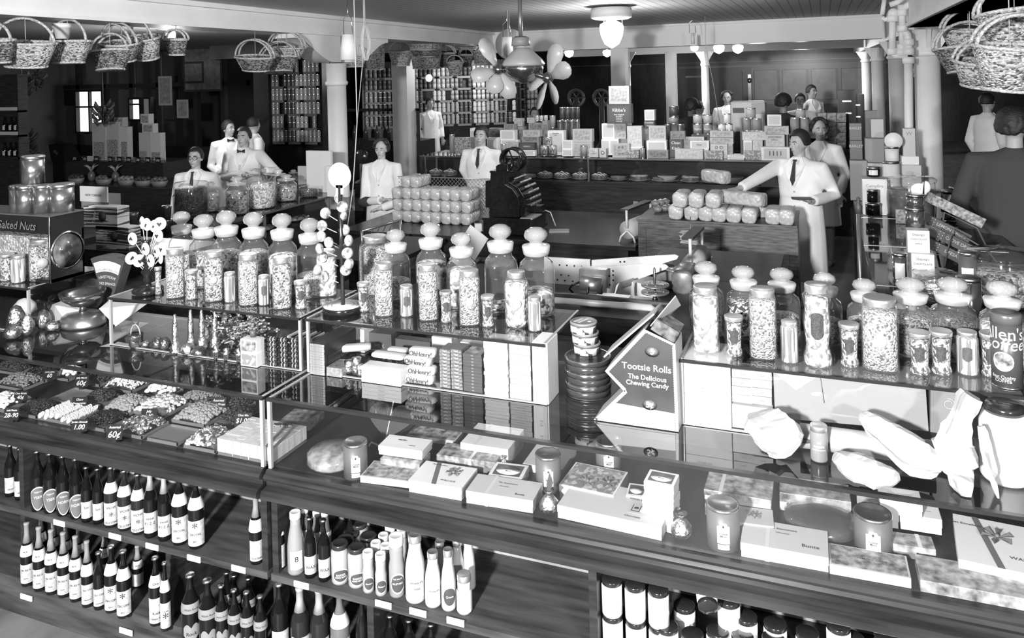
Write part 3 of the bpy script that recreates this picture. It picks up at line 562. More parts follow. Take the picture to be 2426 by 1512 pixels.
def canister(u, vb, vt, w_, m, label, kind='sq', lv=.84, seal=0, z=ZU):
    p = at(u, vb, z=z); k = ppm(p); R = w_/2/k*.98; h = (vb-vt)/k; p.y += R*.9; h *= 1+R*.9/3.5
    t = thing('lidded_jar', label, 'jar', p, face_cam(p)); sq = 4 if kind in ('sq', 'square') else 0
    if kind == 'tumbler': pr = [(R*.9, 0), (R*.95, .01), (R*.93, h*.1), (R*.8, h*.22), (R*.85, h*.6), (R*.97, h*.85), (R*.97, h*.88)]
    elif kind == 'waist': pr = [(R*.95, 0), (R, .01), (R, h*.1), (R*.8, h*.25), (R*.95, h*.5), (R*.85, h*.7), (R*.98, h*.85), (R*.75, h*.9)]
    elif kind == 'round': pr = [(R*.9, 0), (R, .02), (R, h*.74), (R*.85, h*.85), (R*.7, h*.9), (R*.68, h*.92)]
    else: pr = [(R*.88, 0), (R*.98, .008), (R*.98, h*.82), (R*.9, h*.88), (R*.82, h*.91)]
    MB().lathe(pr, 28, sq=sq, cap=False).build('glass_body', GJAR, t)
    r2 = pr[-1][0]*1.04
    MB().lathe([(r2, h*.895), (r2*1.03, h*.9), (r2, h*.93), (r2*1.03, h*.94), (r2*1.02, h*.99), (r2*.95, h), (r2*.85, h*.995), (0, h*.995)], 28).build('screw_lid', LIDM, t)
    prf = [(r*.93, zz) for r, zz in pr if zz < h*lv] ; prf[0] = (prf[0][0], .004); rl = prf[-1][0]; prf += [(rl*.98, h*lv), (rl*.5, h*lv+.004), (0, h*lv+.003)]
    o = MB().lathe(prf, 28, sq=sq).build('candy_filling', m, t); o['kind'] = 'stuff'
    if seal == 1: MB().lathe([(R*.36, -.001), (R*.36, .001), (0, .001)], 10, (0, -R*1.0, h*.45), rot=Matrix.Rotation(PI/2, 3, 'X'), sy=1.1).build('paper_seal', mat('pale seal', .5, .5), t)
    if seal == 2: MB().patch(R*.97, h*.35, h*.68, -.45, .45, n=8, shape=lambda tt, a, b: (a+(b-a)*.18*tt*tt, b-(b-a)*.1*tt*tt)).build('paper_label', mat('dark sticker', .04, .5, n=(300, .8)), t)
    return t
AP = ((413, 672, 507.5, 62, CM, .4, 'first ribbed-knob candy jar at far left, behind the lollipop stand'), (463, 684, 516, 78, CM, .45, 'second ribbed-knob jar from the left, filled with grey drops'), (518, 690, 507, 84, CM, .47, 'third glass jar from the left, heaped with wrapped candy'), (583, 697, 511, 90, CW, .5, 'fourth glass jar from the left, full of pale drops'), (652, 703, 514, 80, CS, .48, 'fifth glass jar from the left, holding long candy sticks'), (719, 708, 525, 70, CW, .28, 'half-empty glass jar just left of the lollipop pole'),
      (944.5, 706, 544, 72, CW, .28, 'glass jar with a few pale drops, first stoppered one right of the pole'), (1015, 722, 533, 80, CF, .5, 'glass jar full of large shiny wrapped candies'), (1092, 726, 556, 80, CP, .5, 'glass jar packed white, third right of the pole'), (1181, 739, 538.5, 88, CF, .06, 'nearly empty glass jar beside the foil candy jar'), (1268, 746, 545, 92, CF, .27, 'glass jar one third full of striped foil candies, rightmost of the left group'),
      (1671, 800, 631, 88, CD, .3, 'first stoppered jar of the right group, behind the slab candy jar'), (1761, 806, 641.7, 88, CB, .5, 'stoppered jar of black candies with white dots'), (1853.7, 812, 647, 90, CW, .33, 'stoppered jar of mixed drops, third of the right group'), (1957, 822, 657, 84, CG, .33, 'stoppered jar of pale beads behind the pinched jar'), (2053, 832, 672.6, 88, CM, .4, 'stoppered jar with a smooth low knob, half hidden'), (2165, 850, 672.6, 107, CG, .5, 'stoppered jar of grey gum drops'), (2268, 858, 672.6, 112, CD, .5, 'stoppered jar full of plain dark candy'), (2388, 880, 681, 112, CP, .5, 'stoppered jar of white candy at the right edge, behind the coffee tin'))
for a in AP: apoth(*a)
for a in ((762, 705, 598, 50, CP, 'square screw-lid jar of pale slabs behind the lollipop pole', 'sq', .85, 0), (872, 702, 568, 84, CT, 'wide-mouthed jar with a broad metal lid, full of speckled beads', 'round', .82, 0),
          (401, 709, 593.5, 45, CW, 'tall square jar of mixed candy next to the lollipop stand', 'sq', .84, 1), (493, 717, 600, 46, CM, 'second tall square jar of mixed candy from the left', 'sq', .84, 1), (575, 726, 607, 48, CW, 'third tall square jar of mixed candy from the left', 'sq', .84, 0), (656, 734.5, 614, 47, CM, 'fourth tall square jar from the left, banded candy', 'sq', .84, 0),
          (370, 700, 635, 16, CW, 'slim tumbler of candy squeezed beside the first tall jar', 'tumbler', .8, 0), (445, 712, 643, 30, CM, 'candy tumbler between the first and second tall jars', 'tumbler', .8, 0), (537, 719, 648.5, 29, STK, 'tumbler of candy sticks between the second and third tall jars', 'plain', .86, 0), (618, 726, 655.5, 28, STK, 'tumbler of candy sticks between the third and fourth tall jars', 'plain', .86, 2), (705, 734.5, 669, 31, CM, 'candy tumbler with a dark sticker left of the pole base', 'tumbler', .8, 2),
          (900, 752, 628, 46, CW, 'tall square candy jar, first right of the lollipop pole', 'sq', .85, 1), (1006, 762, 631, 49, CW, 'tall square candy jar, second right of the pole', 'sq', .86, 1), (1104, 774, 645, 53, CW, 'tall square candy jar, third right of the pole', 'sq', .86, 1), (1216, 779, 650, 60, CP, 'round-shouldered candy jar with a pale seal at the right end', 'round', .8, 1),
          (855, 741, 672.6, 30, CM, 'candy tumbler just right of the pole base', 'tumbler', .8, 2), (956.5, 753, 679.5, 34, STK, 'tumbler of white candy sticks between the first two tall jars right of the pole', 'plain', .86, 2), (1052, 767, 693, 30, CW, 'candy tumbler between the second and third tall jars right of the pole', 'tumbler', .82, 2), (1151, 777.5, 703.6, 32, CM, 'candy tumbler left of the round-shouldered jar', 'tumbler', .8, 2), (1262.7, 788, 707, 35, STK, 'tumbler of candy sticks at the right end of the left group', 'plain', .86, 0),
          (1669.6, 839.5, 684.7, 65, CP, 'tall square jar of slab candy at the left end of the right group', 'sq', .84, 1), (1807, 855, 691.6, 67, CW, 'tall square jar of pale twisted candy, second of the right group', 'sq', .84, 0), (1938, 874, 681, 68, CP, 'tall pinched jar of large wrapped squares with a dark sticker', 'waist', .84, 2), (2089, 884, 715.6, 86, CW, 'broad jar of mixed candy with a round pale seal', 'square', .82, 1),
          (1738, 848, 753.5, 43, CM, 'candy tumbler with a dark sticker between the slab and twisted candy jars', 'tumbler', .82, 2), (1871, 865, 765.5, 43, STK, 'tumbler of thin candy sticks left of the pinched jar', 'plain', .86, 0), (2014, 874, 772, 46, CM, 'candy tumbler with a dark sticker left of the broad jar', 'tumbler', .82, 2), (2182, 893, 793, 50, CM, 'candy tumbler with a dark sticker right of the broad jar', 'tumbler', .82, 2), (2234, 893.5, 789.6, 50, CM, 'candy tumbler with a dark sticker, second right of the broad jar', 'tumbler', .82, 2), (2297, 894.5, 791, 50, STK, 'tumbler of white candy sticks at the right end', 'plain', .86, 2), (2352, 898, 795, 46, CM, 'candy tumbler half hidden by the coffee tin', 'tumbler', .82, 2),
          (77, 668, 571, 62, CM, 'square jar of hard candy in front of the nut cabinet', 'square', .82, 1), (30, 673, 608, 34, STK, 'tumbler of candy sticks in front of the nut cabinet', 'plain', .86, 0), (2, 668, 605, 34, CM, 'candy tumbler at the left edge in front of the nut cabinet', 'tumbler', .82, 0)):
    canister(*a[:6], a[6], a[7], a[8])
# ground-coffee tin
p = at(2394, 925, z=ZU); k = ppm(p); r = 33/k; h = 176/k; p.y += r
t = thing('coffee_tin', "tall dark coffee tin reading Allen's Coffee at the right edge", 'tin', p, face_cam(p)-.25)
MB().lathe([(r, 0), (r, h*.86)], 36).build('body', mat('tin print', .06, .35), t); MB().lathe([(r*1.02, h*.86), (r*1.02, h*.985), (r*.97, h), (0, h-.003)], 36).build('lid', mat('lid print', .09, .3), t); MB().lathe([(r*1.03, 0), (r*1.03, .005)], 36).build('rim', STEEL, t)
b = MB(); b.text("Allen's", .052, (0, 0, h*.74), R=r*1.035, wrapc=(0, 0)); b.text('Coffee', .052, (0, 0, h*.6), R=r*1.035, wrapc=(0, 0), slant=.2); b.text('Best Quality', .014, (0, 0, h*.16), R=r*1.035, wrapc=(0, 0)); b.text('COFFEE', .014, (0, 0, h*.11), R=r*1.035, wrapc=(0, 0)); b.build('lettering', mat('pale ink', .5, .5), t)
ov = lambda tt, a, b: ((a+b)/2-(b-a)/2*math.sqrt(max(0, 1-tt*tt)), (a+b)/2+(b-a)/2*math.sqrt(max(0, 1-tt*tt)))
MB().patch(r*1.006, h*.24, h*.5, -.72, .72, shape=ov, n=20).build('round_emblem', mat('pale ink', .5, .5), t); MB().patch(r*1.012, h*.255, h*.485, -.64, .64, shape=ov, n=20).build('emblem_scene', mat('emblem scene', .25, .5, n=(60, .9)), t)
# ------------------------------------------------------------ goods in and on the front counter
ORD = ['first', 'second', 'third', 'fourth', 'fifth', 'sixth', 'seventh', 'eighth', 'ninth', 'tenth', 'eleventh', 'twelfth', 'thirteenth', 'fourteenth', 'fifteenth', 'sixteenth', 'seventeenth', 'eighteenth', 'nineteenth', 'twentieth']
q1 = lambda x, y: (800+x/2.739, 960+y/2.739)
q2 = lambda x, y: (1606+x/2.739, 960+y/2.739)
n1 = lambda x, y: (720+x/5.815, 700+y/5.815)
PIC = mat('picture lid', .25, .4, n=(40, .9)); MARB = mat('marbled paper', .3, .4, n=(30, .8)); PATT = mat('patterned paper', .35, .5, n=(60, .6), kind='voronoi', ramp=((0, .2), (.5, .45), (.8, .3)))
RIB = mat('satin ribbon', .14, .25); RIBL = mat('pale ribbon', .6, .3); KRAFT = mat('kraft paper', .38, .6, n=(8, .1), bump=.2)
def pbox(label, FL, FR, BL, h, zb=ZL, m=WHT, side=None, words=(), ribbon=None, lid=True, top=None, name='chocolate_box', cat='box', q=None, bow=None, ink=INK, frame=None, ymin=2.512):
    if q: FL, FR, BL = q(*FL), q(*FR), q(*BL)
    z = zb+h; a, b, c = at(*FL, z=z), at(*FR, z=z), at(*BL, z=z)
    ex = (b-a); W = ex.length; ex.normalize(); ey = Vector((-ex.y, ex.x, 0)); D = max(.03, abs((c-a).dot(ey)))
    ce = a+ex*W/2+ey*D/2; rz = math.atan2(ex.y, ex.x)
    lo = min((a.y, b.y)); ce.y += max(0, ymin-lo)
    t = thing(name, label, cat, (ce.x, ce.y, zb), rz); w, d = W/2, D/2
    side = side or m
    if lid:
        MB().box(-w+.002, w-.002, -d+.002, d-.002, .0006, h*.6).build('box_base', side, t); MB().box(-w, w, -d, d, h*.45, h).build('box_lid', m, t, bevel=.0015)
    else: MB().box(-w, w, -d, d, .0006, h).build('box_base', m, t, bevel=.0015)
    e = h+.0006
    if top: MB().box(-w+.006, w-.006, -d+.006, d-.006, h, e).build('top_picture', top, t)
    if frame: MB().box(-w*.8, w*.8, -d*.72, d*.72, h, e).build('frame_panel', frame, t); MB().lathe([(w*.72, e), (0, e+.0002)], 24, sy=d*.6/(w*.72)).build('label_panel', m, t)
    if ribbon == 'diag':
        MB().add([(-w*.55, d, e+.0004), (-w*.38, d, e+.0004), (w*.05, -d-.001, e+.0004), (-w*.12, -d-.001, e+.0004)], [(0, 1, 2, 3)]).build('ribbon', RIB, t)
    elif ribbon: x = w*ribbon; MB().box(x-.006, x+.006, -d-.001, d+.001, .0008, e+.0002).build('ribbon', RIBL if bow != 'dark' else RIB, t)
    if 'Kettle' in label or 'kettle picture' in label: MB().box(w*.3, w*.54, -d*.52, d*.12, h, e).build('print_field', LG, t); MB().box(w*.34, w*.50, -d*.40, -d*.36, e, e+.0004).box(w*.34, w*.355, -d*.4, 0, e, e+.0004).box(w*.485, w*.50, -d*.4, 0, e, e+.0004).lathe([(w*.045, e+.0004), (0, e+.0005)], 14, (w*.42, -d*.18, 0)).build('kettle_picture', INK, t)
    if bow:
        b = MB(); bx, by = (bow if isinstance(bow, tuple) else (-.3, .3)); R_ = min(w, d)*.34
        for k in range(6):
            an = k*PI/3+.3; c_, s_ = math.cos(an), math.sin(an)
            b.add([(bx*w, by*d, e+.002), (bx*w+R_*math.cos(an-.28), by*d+R_*math.sin(an-.28), e+.011), (bx*w+R_*1.25*c_, by*d+R_*1.25*s_, e+.004), (bx*w+R_*math.cos(an+.28), by*d+R_*math.sin(an+.28), e+.011)], [(0, 1, 2, 3)])
        b.ell((bx*w, by*d, e+.007), (.007, .007, .006), 8); b.build('bow', RIB, t)
    if words:
        b = MB()
        for s, sz, x, y in words: b.text(s, sz, (x*w, y*d, e+.0008), (1, 0, 0), (0, 1, 0))
        b.build('lettering', ink, t)
    return t
def can(label, u, v, w_, h_, zb=ZL):
    p = at(u, v, z=zb); k = ppm(p); r = w_/2/k; h = h_/k; p.y = max(p.y+r, 2.512+r)
    t = thing('candy_can', label, 'can', p, face_cam(p))
    MB().lathe([(r, .0006), (r, h*.95)], 32).build('body', mat('can board', .13, .45), t)
    MB().lathe([(r*1.01, h*.93), (r*1.03, h*.96), (r*.99, h), (r*.88, h), (r*.85, h*.97), (0, h*.97)], 32).build('metal_lid', TIN, t)
    sh_ = lambda tt, a, b: (a, b-(b-a)*.12*(1 if abs(tt) > .5 else 0)-(b-a)*.05*abs(tt))
    MB().patch(r*1.008, h*.22, h*.72, -.38, .38, shape=sh_, n=12).patch(r*1.008, h*.08, h*.2, -.35, .35).build('crest_label', mat('crest label', .6, .5), t)
    b = MB(); b.text('Crystal', .009, (0, 0, h*.46), R=r*1.035, wrapc=(0, 0)); b.text('Mints', .009, (0, 0, h*.4), R=r*1.035, wrapc=(0, 0)); b.ell((0, -r*1.01, h*.63), (.003, .001, .004), 6); b.build('lettering', INK, t)
B = pbox; h0 = .03
B('flat dark box with a landscape picture lid by the first mint can', (95, 503), (440, 545), (200, 400), .026, m=CREAM, side=LG, top=PIC, q=q1, lid=False)
B('white box lettered Mallin with a dark oval badge, set on a dark box', (262, 262), (548, 300), (345, 190), .035, zb=ZL+.05, words=(('Mallin', .016, -.2, .3), ('sweets', .010, .4, -.4)), q=q1)
B('dark scenic box under the white Mallin box', (275, 345), (530, 385), (350, 270), .048, m=MARB, side=MG, q=q1, lid=False)
B('dark box with scalloped scene lid and pale ribbon behind the ribboned white box', (640, 320), (1022, 375), (700, 240), .045, m=PIC, side=MG, ribbon=.15, words=(('Supreme Assortment', .012, -.3, .45),), ink=WHT, q=q1)
B('flat picture card box lying at the back near the heart box', (445, 195), (762, 235), (535, 130), .02, m=LG, top=PIC, q=q1, lid=False)
B('deep white box with embossed lid and wide ribbon under the glass edge', (795, 243), (1105, 290), (885, 110), .07, m=PAPER, ribbon=-.4, q=q1)
B('white box reading Most Excellent, dark diagonal ribbon and bow', (450, 492), (797, 550), (580, 367), .045, words=(('Most Excellent', .010, -.35, .75), ('WALLACE', .013, .35, -.55)), ribbon='diag', bow=(.35, .15), q=q1)
B('small Chocolate Mints box near the second mint can', (972, 457), (1192, 485), (1042, 367), .04, frame=DG, words=(('Chocolate', .010, 0, .18), ('Mints', .010, 0, -.15)), q=q1)
B('valentine box with small hearts on its pale lid', (1200, 378), (1460, 420), (1310, 235), .03, m=CREAM, words=(('Hearts and Dreams', .010, 0, -.2),), q=q1)
B('pale box reading The Assortment, ribbon at its left third, middle of the case', (815, 572), (1255, 640), (905, 460), .045, m=CREAM, ribbon=-.38, words=(('The Assortment', .011, .05, .35), ('Chocolates', .008, 0, 0), ('Bunte', .015, .55, -.6)), q=q1)
B('box with a daisy picture lid and dark oval beside the second mint can', (1435, 515), (1790, 590), (1515, 362), .05, m=WHT, top=PATT, bow=(.6, -.2), q=q1)
B('largest pale box reading Kettle Brook Chocolate with a kettle picture', (1395, 692), (2085, 845), (1500, 505), .045, m=CREAM, words=(('Kettle Brook', .014, .42, .35), ('Chocolate', .013, .42, -.75)), bow=(-.72, .82), frame=None, q=q1)
for k, (z, l) in enumerate(((0, 'bottom'), (.055, 'middle'), (.11, 'top'))):
    B('Chocolate Mints box, %s one of the leaning stack by the kettle box' % l, (1985-(2-k)*12, 492+(2-k)*95), (2180-(2-k)*2, 530+(2-k)*105), (2015-(2-k)*12, 412+(2-k)*95), .05, zb=ZL+z, frame=DG, words=(('Chocolate', .009, 0, .18), ('Mints', .009, 0, -.15)), q=q1)
B('Chocolate Mints box mostly hidden behind the stack of mint boxes', (1870, 585), (1990, 600), (1900, 505), .05, frame=DG, q=q1)
B('wood-grain patterned box with a ribbon at its left, upper of two', (168, 545), (605, 620), (198, 427), .035, zb=ZL+.04, m=MARB, side=LG, ribbon=-.5, q=q2)
B('wood-grain patterned box, lower of two', (175, 640), (605, 705), (205, 530), .038, m=MARB, side=LG, q=q2, lid=False)
B('light box with a striped circle and gauze bow behind the large mint can', (270, 745), (625, 790), (285, 640), .05, m=LG, bow=(.3, -.2), words=(('II', .03, -.7, .3),), ink=DG, q=q2)
B('pale box reading The Assortment at the right, ribbon at its left third', (395, 948), (980, 1055), (425, 778), .045, m=CREAM, ribbon=-.38, words=(('The Assortment', .013, -.05, .5), ('Chocolates', .009, -.05, .2), ('Bunte', .022, .6, -.45)), q=q2)
for k in range(2): B('flat dark-lidded box, %s of two behind the black wrapped cake' % ('lower', 'upper')[k], (660, 625-k*60), (1125, 690-k*60), (672, 520-k*60), .03, zb=ZL+.032*k, m=(LG, MARB)[k], side=LG, lid=False, q=q2)
for k, (x, y, w_, lb) in enumerate(((1168, 665, 265, 'left lower'), (1440, 705, 275, 'right lower'))): B('plain white printed box, %s of the white boxes behind the right mint can' % lb, (x, y), (x+w_, y+42), (x+25, y-75), .05, m=WHT, words=(('Times of Romance', .009, 0, 0),), ink=LG, zb=ZL+.02, q=q2)
B('plain white printed box laid across the two lower white boxes', (1310, 600), (1588, 640), (1320, 525), .05, zb=ZL+.071, words=(('Times of Romance', .009, 0, 0),), ink=LG, q=q2)
B('scalloped dark box with a tied tag behind the right mint can', (1395, 900), (1675, 940), (1400, 820), .04, m=MARB, side=MG, ribbon=.3, q=q2)
B('framed landscape picture box by the front glass at right', (985, 1115), (1530, 1215), (1015, 975), .03, m=CREAM, side=LG, frame=None, top=PIC, q=q2, lid=False, words=(('HEMLOCK GROVE', .010, .1, 0),))
B('big white box reading Most Excellent with bow at the right edge', (1820, 1000), (2420, 1130), (1775, 700), .06, words=(('Most Excellent', .016, -.75, .6), ('WALLACE', .02, .6, -.5)), ribbon='diag', bow=(0, .25), q=q2)
B('long flat box covered in mottled patterned paper at the right front', (1575, 1145), (2420, 1300), (1600, 985), .035, m=MARB, side=PATT, lid=False, q=q2)
can('mint can with a crest label at the left of the boxes', 825, 1141, 57, 82); can('mint can with a crest label beside the daisy box', 1290, 1172, 61, 85); can('mint can standing at the back under the glass edge', 1435, 1130, 62, 75)
can('mint can with a crest label, left of the right-hand Assortment box', 1708, 1320, 78, 100); can('mint can with a crest label right of the black wrapped cake', 2072, 1330, 86, 95)
# heart box, fruit ring, cake, foil kisses
p = at(884, 1088, z=ZL); t = thing('heart_box', 'large dark heart-shaped box leaning back, tied with a pale cord', 'box', (p.x, p.y+.05, ZL)); k = ppm(p)
hp = [(1.12*math.sin(a)**3*.085*1.1, .09+.0052*(13*math.cos(a)-5*math.cos(2*a)-2*math.cos(3*a)-math.cos(4*a))) for a in [2*PI*i/36 for i in range(36)]]
o = MB().prism(hp, -.02, .02, 'Y').build('heart_lid', mat('dark satin', .05, .35), t, (0, .06, .012), bevel=.004); o.rotation_euler.x = -.5
o = MB().box(-.002, .002, -.022, -.02, .005, .16).build('cord', LG, t, (0, .06, .012)); o.rotation_euler.x = -.5
b = MB(); b.tube([(0, -.0, .03), (.03, -.012, .04), (.045, -.012, .02)], .004, 6).tube([(0, 0, .03), (-.03, -.012, .045), (-.04, -.015, .03)], .004, 6); b.build('cord_bow', LG, t, (0, .0, .0))
def round_wrapped(label, u, v, w_, hh, m, mt, zb=ZL, lobes=0):
    p = at(u, v, z=zb); k = ppm(p); r = w_/2/k; p.y = max(p.y+r, 2.515+r); t = thing('wrapped_tray', label, 'wrapped cake' if lobes == 0 else 'fruit tray', (p.x, p.y, zb))
    MB().lathe([(r*.9, .001), (r, hh*.2), (r*.98, hh*.6), (r*.8, hh*.8), (r*.3, hh*.95), (0, hh)], 40, rid=.01).build('filling', m, t)
    b = MB()
    b.lathe([(r*.93, .0015), (r*1.03, hh*.2), (r*1.01, hh*.7), (r*.82, hh*.92), (r*.3, hh*1.08), (0, hh*1.1)], 40, rid=.012, cap=False); b.build('cellophane', mt, t)
CELLC = glassmat('clear cellophane', .9, 1.5, .12, .06)
round_wrapped('round tray of glazed fruit wrapped in cellophane at the left end of the box display', 745, 1132, 128, .06, MARB, CELLC, lobes=5)
round_wrapped('round black cake wrapped in cellophane among the white boxes', 1944, 1292, 168, .05, mat('black cake', .012, .3), CELLC)
def kiss(label, u, v, w_, leaf=True):
    p = at(u, v, z=ZL); k = ppm(p); r = w_/2/k; p.y = max(p.y+r, 2.515+r); t = thing('foil_sweet', label, 'foil sweet', (p.x, p.y, ZL), face_cam(p))
    MB().lathe([(r*.5, .001), (r, r*.6), (r*.95, r*1.2), (r*.5, r*1.8), (r*.2, r*2.1)], 26, rid=.06).build('foil_ball', FOIL, t)
    b = MB(); b.lathe([(r*.2, r*2.05), (r*.55, r*2.5), (r*.3, r*2.3)], 12, rid=.2); b.build('foil_tuft', FOILD, t)
    if leaf: b = MB(); b.add([(0, 0, r*2), (-.008, 0, r*3), (.004, 0, r*4.3), (.016, 0, r*3.2)], [(0, 1, 2, 3)]); o = b.build('paper_leaf', DG, t); o.modifiers.new('t', 'SOLIDIFY').thickness = .001
kiss('silver foil ball with a dark paper leaf between two big boxes', 1292, 1232, 46); kiss('silver foil ball right of the kettle box', 1609, 1300, 50, False); kiss('dark foil ball with ribbons beside the first ribboned box', 1190, 1116, 24, False)
# loose candy in trays
rnd = random.Random(5)
TRM = mat('tray tin', .3, .4, .5)
def tray(u, v, sx, sy, label, kind, N=170, hgt=.03, lab=None):
    p = at(u, v, z=ZL+.012); sx *= 1.13; sy *= 1.16; N = int(N*1.5); hgt = .044; x0, x1, y0, y1 = p.x-sx, p.x+sx, max(2.514, p.y-sy), min(3.18, p.y+sy)
    t = MB().box(x0, x1, y0, y1, ZL+.0008, ZL+.003).box(x0, x1, y0, y0+.004, ZL+.003, ZL+.014).box(x0, x1, y1-.004, y1, ZL+.003, ZL+.014).box(x0, x0+.004, y0, y1, ZL+.003, ZL+.014).box(x1-.004, x1, y0, y1, ZL+.003, ZL+.014).build('candy_tray', TRM)
    tag(t, 'shallow metal tray %s' % ('holding '+label if kind else 'standing empty, '+label), 'tray')
    if not kind: return
    b = MB(); cx, cy_ = (x0+x1)/2, (y0+y1)/2
    def hp(x, y): fx, fy = (x-cx)/sx, (y-cy_)/((y1-y0)/2); return ZL+.006+hgt*max(0, (1-fx*fx)*(1-fy*fy))**.6
    mm = {'dark': mat('chocolate dark', .02, .18), 'dark2': mat('chocolate matt', .03, .4), 'white': mat('fondant', .75, .5), 'gum': mat('sugared gum', .28, .6, n=(300, .3)), 'marsh': mat('marshmallow', .55, .6), 'foil': FOIL, 'nut': mat('sugared nuts', .7, .5), 'fudge': mat('fudge', .1, .5), 'slab': mat('coconut ice', .66, .6, n=(60, .1)), 'jelly': mat('jelly drops', .2, .25)}
    if kind == 'slab':
        nx = 7; 
        for i in range(nx*9):
            ix, iy = i % nx, i//nx; X = x0+(x1-x0)*(ix+.5)/nx; Yy = y0+(y1-y0)*(iy+.5)/9
            b.cbox((X, Yy, ZL+.035+rnd.uniform(-.001, .001)), ((x1-x0)/nx*.96, (y1-y0)/9*.96, .062), rnd.uniform(-.04, .04))
    elif kind == 'wafer':
        for r_ in range(6):
            for j in range(26):
                X = x0+(x1-x0)*(r_+.5)/6; Yy = y0+(y1-y0)*(j+.5)/26; R = Matrix.Rotation(1.15+rnd.uniform(-.15, .15), 3, 'X')
                b.lathe([(.012, -.0018), (.013, 0), (.012, .0018)], 8, (X, Yy, ZL+.018+rnd.uniform(0, .004)+(.01 if r_ in (2, 3) else 0)), rot=R)
    else:
        for i in range(N):
            X, Yy = rnd.uniform(x0+.01, x1-.01), rnd.uniform(y0+.01, y1-.01); z = hp(X, Yy)+rnd.uniform(-.004, .004); c = (X, Yy, z); R = Matrix.Rotation(rnd.uniform(0, 6), 3, 'Z') @ Matrix.Rotation(rnd.uniform(-.6, .6), 3, 'X')
            if kind in ('dark', 'dark2', 'jelly'): b.ell(c, (.0095, .006, .005), 5, 0, R)
            elif kind == 'white': b.ell(c, (.014, .010, .008), 6, 0, R)
            elif kind == 'gum': b.ell(c, (.0095, .0095, .008), 6, 0, R)
            elif kind == 'marsh': b.lathe([(.009, -.006), (.010, 0), (.009, .006)], 8, c, rot=R)
            elif kind == 'foil': b.cbox(c, (.022, .009, .007), 0, 0, R); b.cbox((X, Yy, z+.003), (.010, .018, .002), 0, 0, R)
            elif kind == 'nut': b.ell(c, (.008, .005, .004), 4, i % 6 == 0, R)
            elif kind == 'fudge': b.cbox(c, (.017, .017, .012), 0, i % 2, R)
    mats = [mm.get(kind, mm['white'])]+([mm['fudge']] if kind in ('nut',) else []) + ([CREAM] if kind == 'fudge' else [])
    o = b.build('candy_pile', mats); tag(o, 'heap of %s in the glass case' % label, 'candy', None, 'stuff')
for a in ((12, 955, .075, .07, 'white fondant lumps at the left edge', 'white', 90), (78, 975, .06, .075, 'dark glossy chocolate almonds left of the wafers', 'dark', 260), (150, 985, .095, .085, 'white wafer rounds standing on edge', 'wafer'), (235, 1004, .07, .07, 'dark glossy chocolate drops at the front', 'dark', 260), (325, 1016, .075, .085, 'glittering foil-wrapped twists at the front', 'foil', 200), (400, 1035, .075, .085, 'between the foil twists and the fudge', None), (487, 1052, .075, .095, 'checkered fudge squares', 'fudge', 190), (612, 1062, .125, .115, 'pale slabs of coconut ice stacked in a block', 'slab'),
          (50, 905, .09, .06, 'mixed dark drops in the second row at left', 'jelly', 260), (180, 938, .085, .065, 'in the middle row at left', None), (240, 945, .06, .05, 'very dark chocolate pieces in the middle row', 'dark2', 200), (305, 960, .07, .065, 'grey sugared gum drops', 'gum', 240), (385, 962, .085, .075, 'pale marshmallow rolls', 'marsh', 200), (478, 982, .085, .075, 'small sugared jellies', 'gum', 300), (560, 990, .05, .07, 'dark caramels beside the coconut ice', 'dark2', 120),
          (100, 888, .08, .05, 'dark drops in the back row', 'dark', 220), (165, 888, .05, .045, 'pale mint lumps in the back row', 'white', 50), (235, 900, .055, .045, 'dark caramels in the back row', 'dark2', 100), (300, 912, .085, .05, 'sugared nuts with dark centres', 'nut', 330), (385, 928, .07, .05, 'flat cream patties in the back row', 'white', 60), (475, 945, .08, .05, 'brittle pieces in the back row', 'jelly', 160), (560, 960, .06, .05, 'dull toffees in the back right of the case', 'dark2', 120), (30, 873, .09, .04, 'chocolate pieces at the far left back', 'dark2', 150)):
    tray(*a)
def card(label, u, v, w_, h_, words, z=ZL+.03):
    p = at(u, v, z=z); k = ppm(p); w2, hh = w_/2/k, h_/k; t = thing('price_card', label, 'price card', p, face_cam(p, .4))
    t.rotation_euler.x = -.25
    MB().box(-w2, w2, -.001, .001, 0, hh).build('card', BLK, t); MB().box(-.01, .01, 0, .02, -.012, .002).build('card_foot', BLK, t)
    b = MB()
    for s, sz, zz in words: b.text(s, sz*hh, (0, -.0016, hh*zz), slant=.2)
    b.build('lettering', WHT, t)
for a in (('black price card reading 28-90 at the left edge', 26, 995, 34, 28, (('Loft Pieces', .2, .75), ('28-90', .5, .35))), ('black price card reading $1.00 by the front chocolate drops', 187, 1022, 38, 26, (('Jordan Almonds', .22, .78), ('1.00', .6, .35))), ('black price card reading 60 cents in front of the foil twists', 270, 1042, 38, 34, (('Assorted', .22, .8), ('60¢', .6, .32))), ('black price card reading 60 cents on the pale mints', 192, 917, 34, 26, (('Jelly Marsh', .22, .78), ('60¢', .6, .32))), ('black price card reading 60 in the back row at left', 117, 898, 34, 20, (('Jumbo Jellies', .22, .78), ('60', .6, .35))), ('black price card by the white wafers', 188, 962, 36, 20, (('Chew', .35, .7), ('Peppermints', .3, .3))), ('black price card by the marshmallow rolls', 352, 995, 38, 25, (('Jelly', .3, .75), ('1.05', .45, .35))), ('black price card reading $1.00 behind the coconut ice', 575, 1010, 42, 30, (('Choc Mix', .22, .8), ('$1.00', .5, .4))), ('black price card lettered assorted behind the sugared jellies', 517, 967, 36, 24, (('Assorted', .3, .7), ('Gum Drops', .28, .35))), ('black price card on the front of the fruit fondants', 48, 950, 32, 22, (('Choc Bricks', .25, .75), ('40¢', .5, .35))), ('long black price card lettered in script behind the coconut ice at the joint', 670, 1016, 44, 12, (('Peanut Brittle 40%', .5, .5),), ZL+.06)): card(*a)
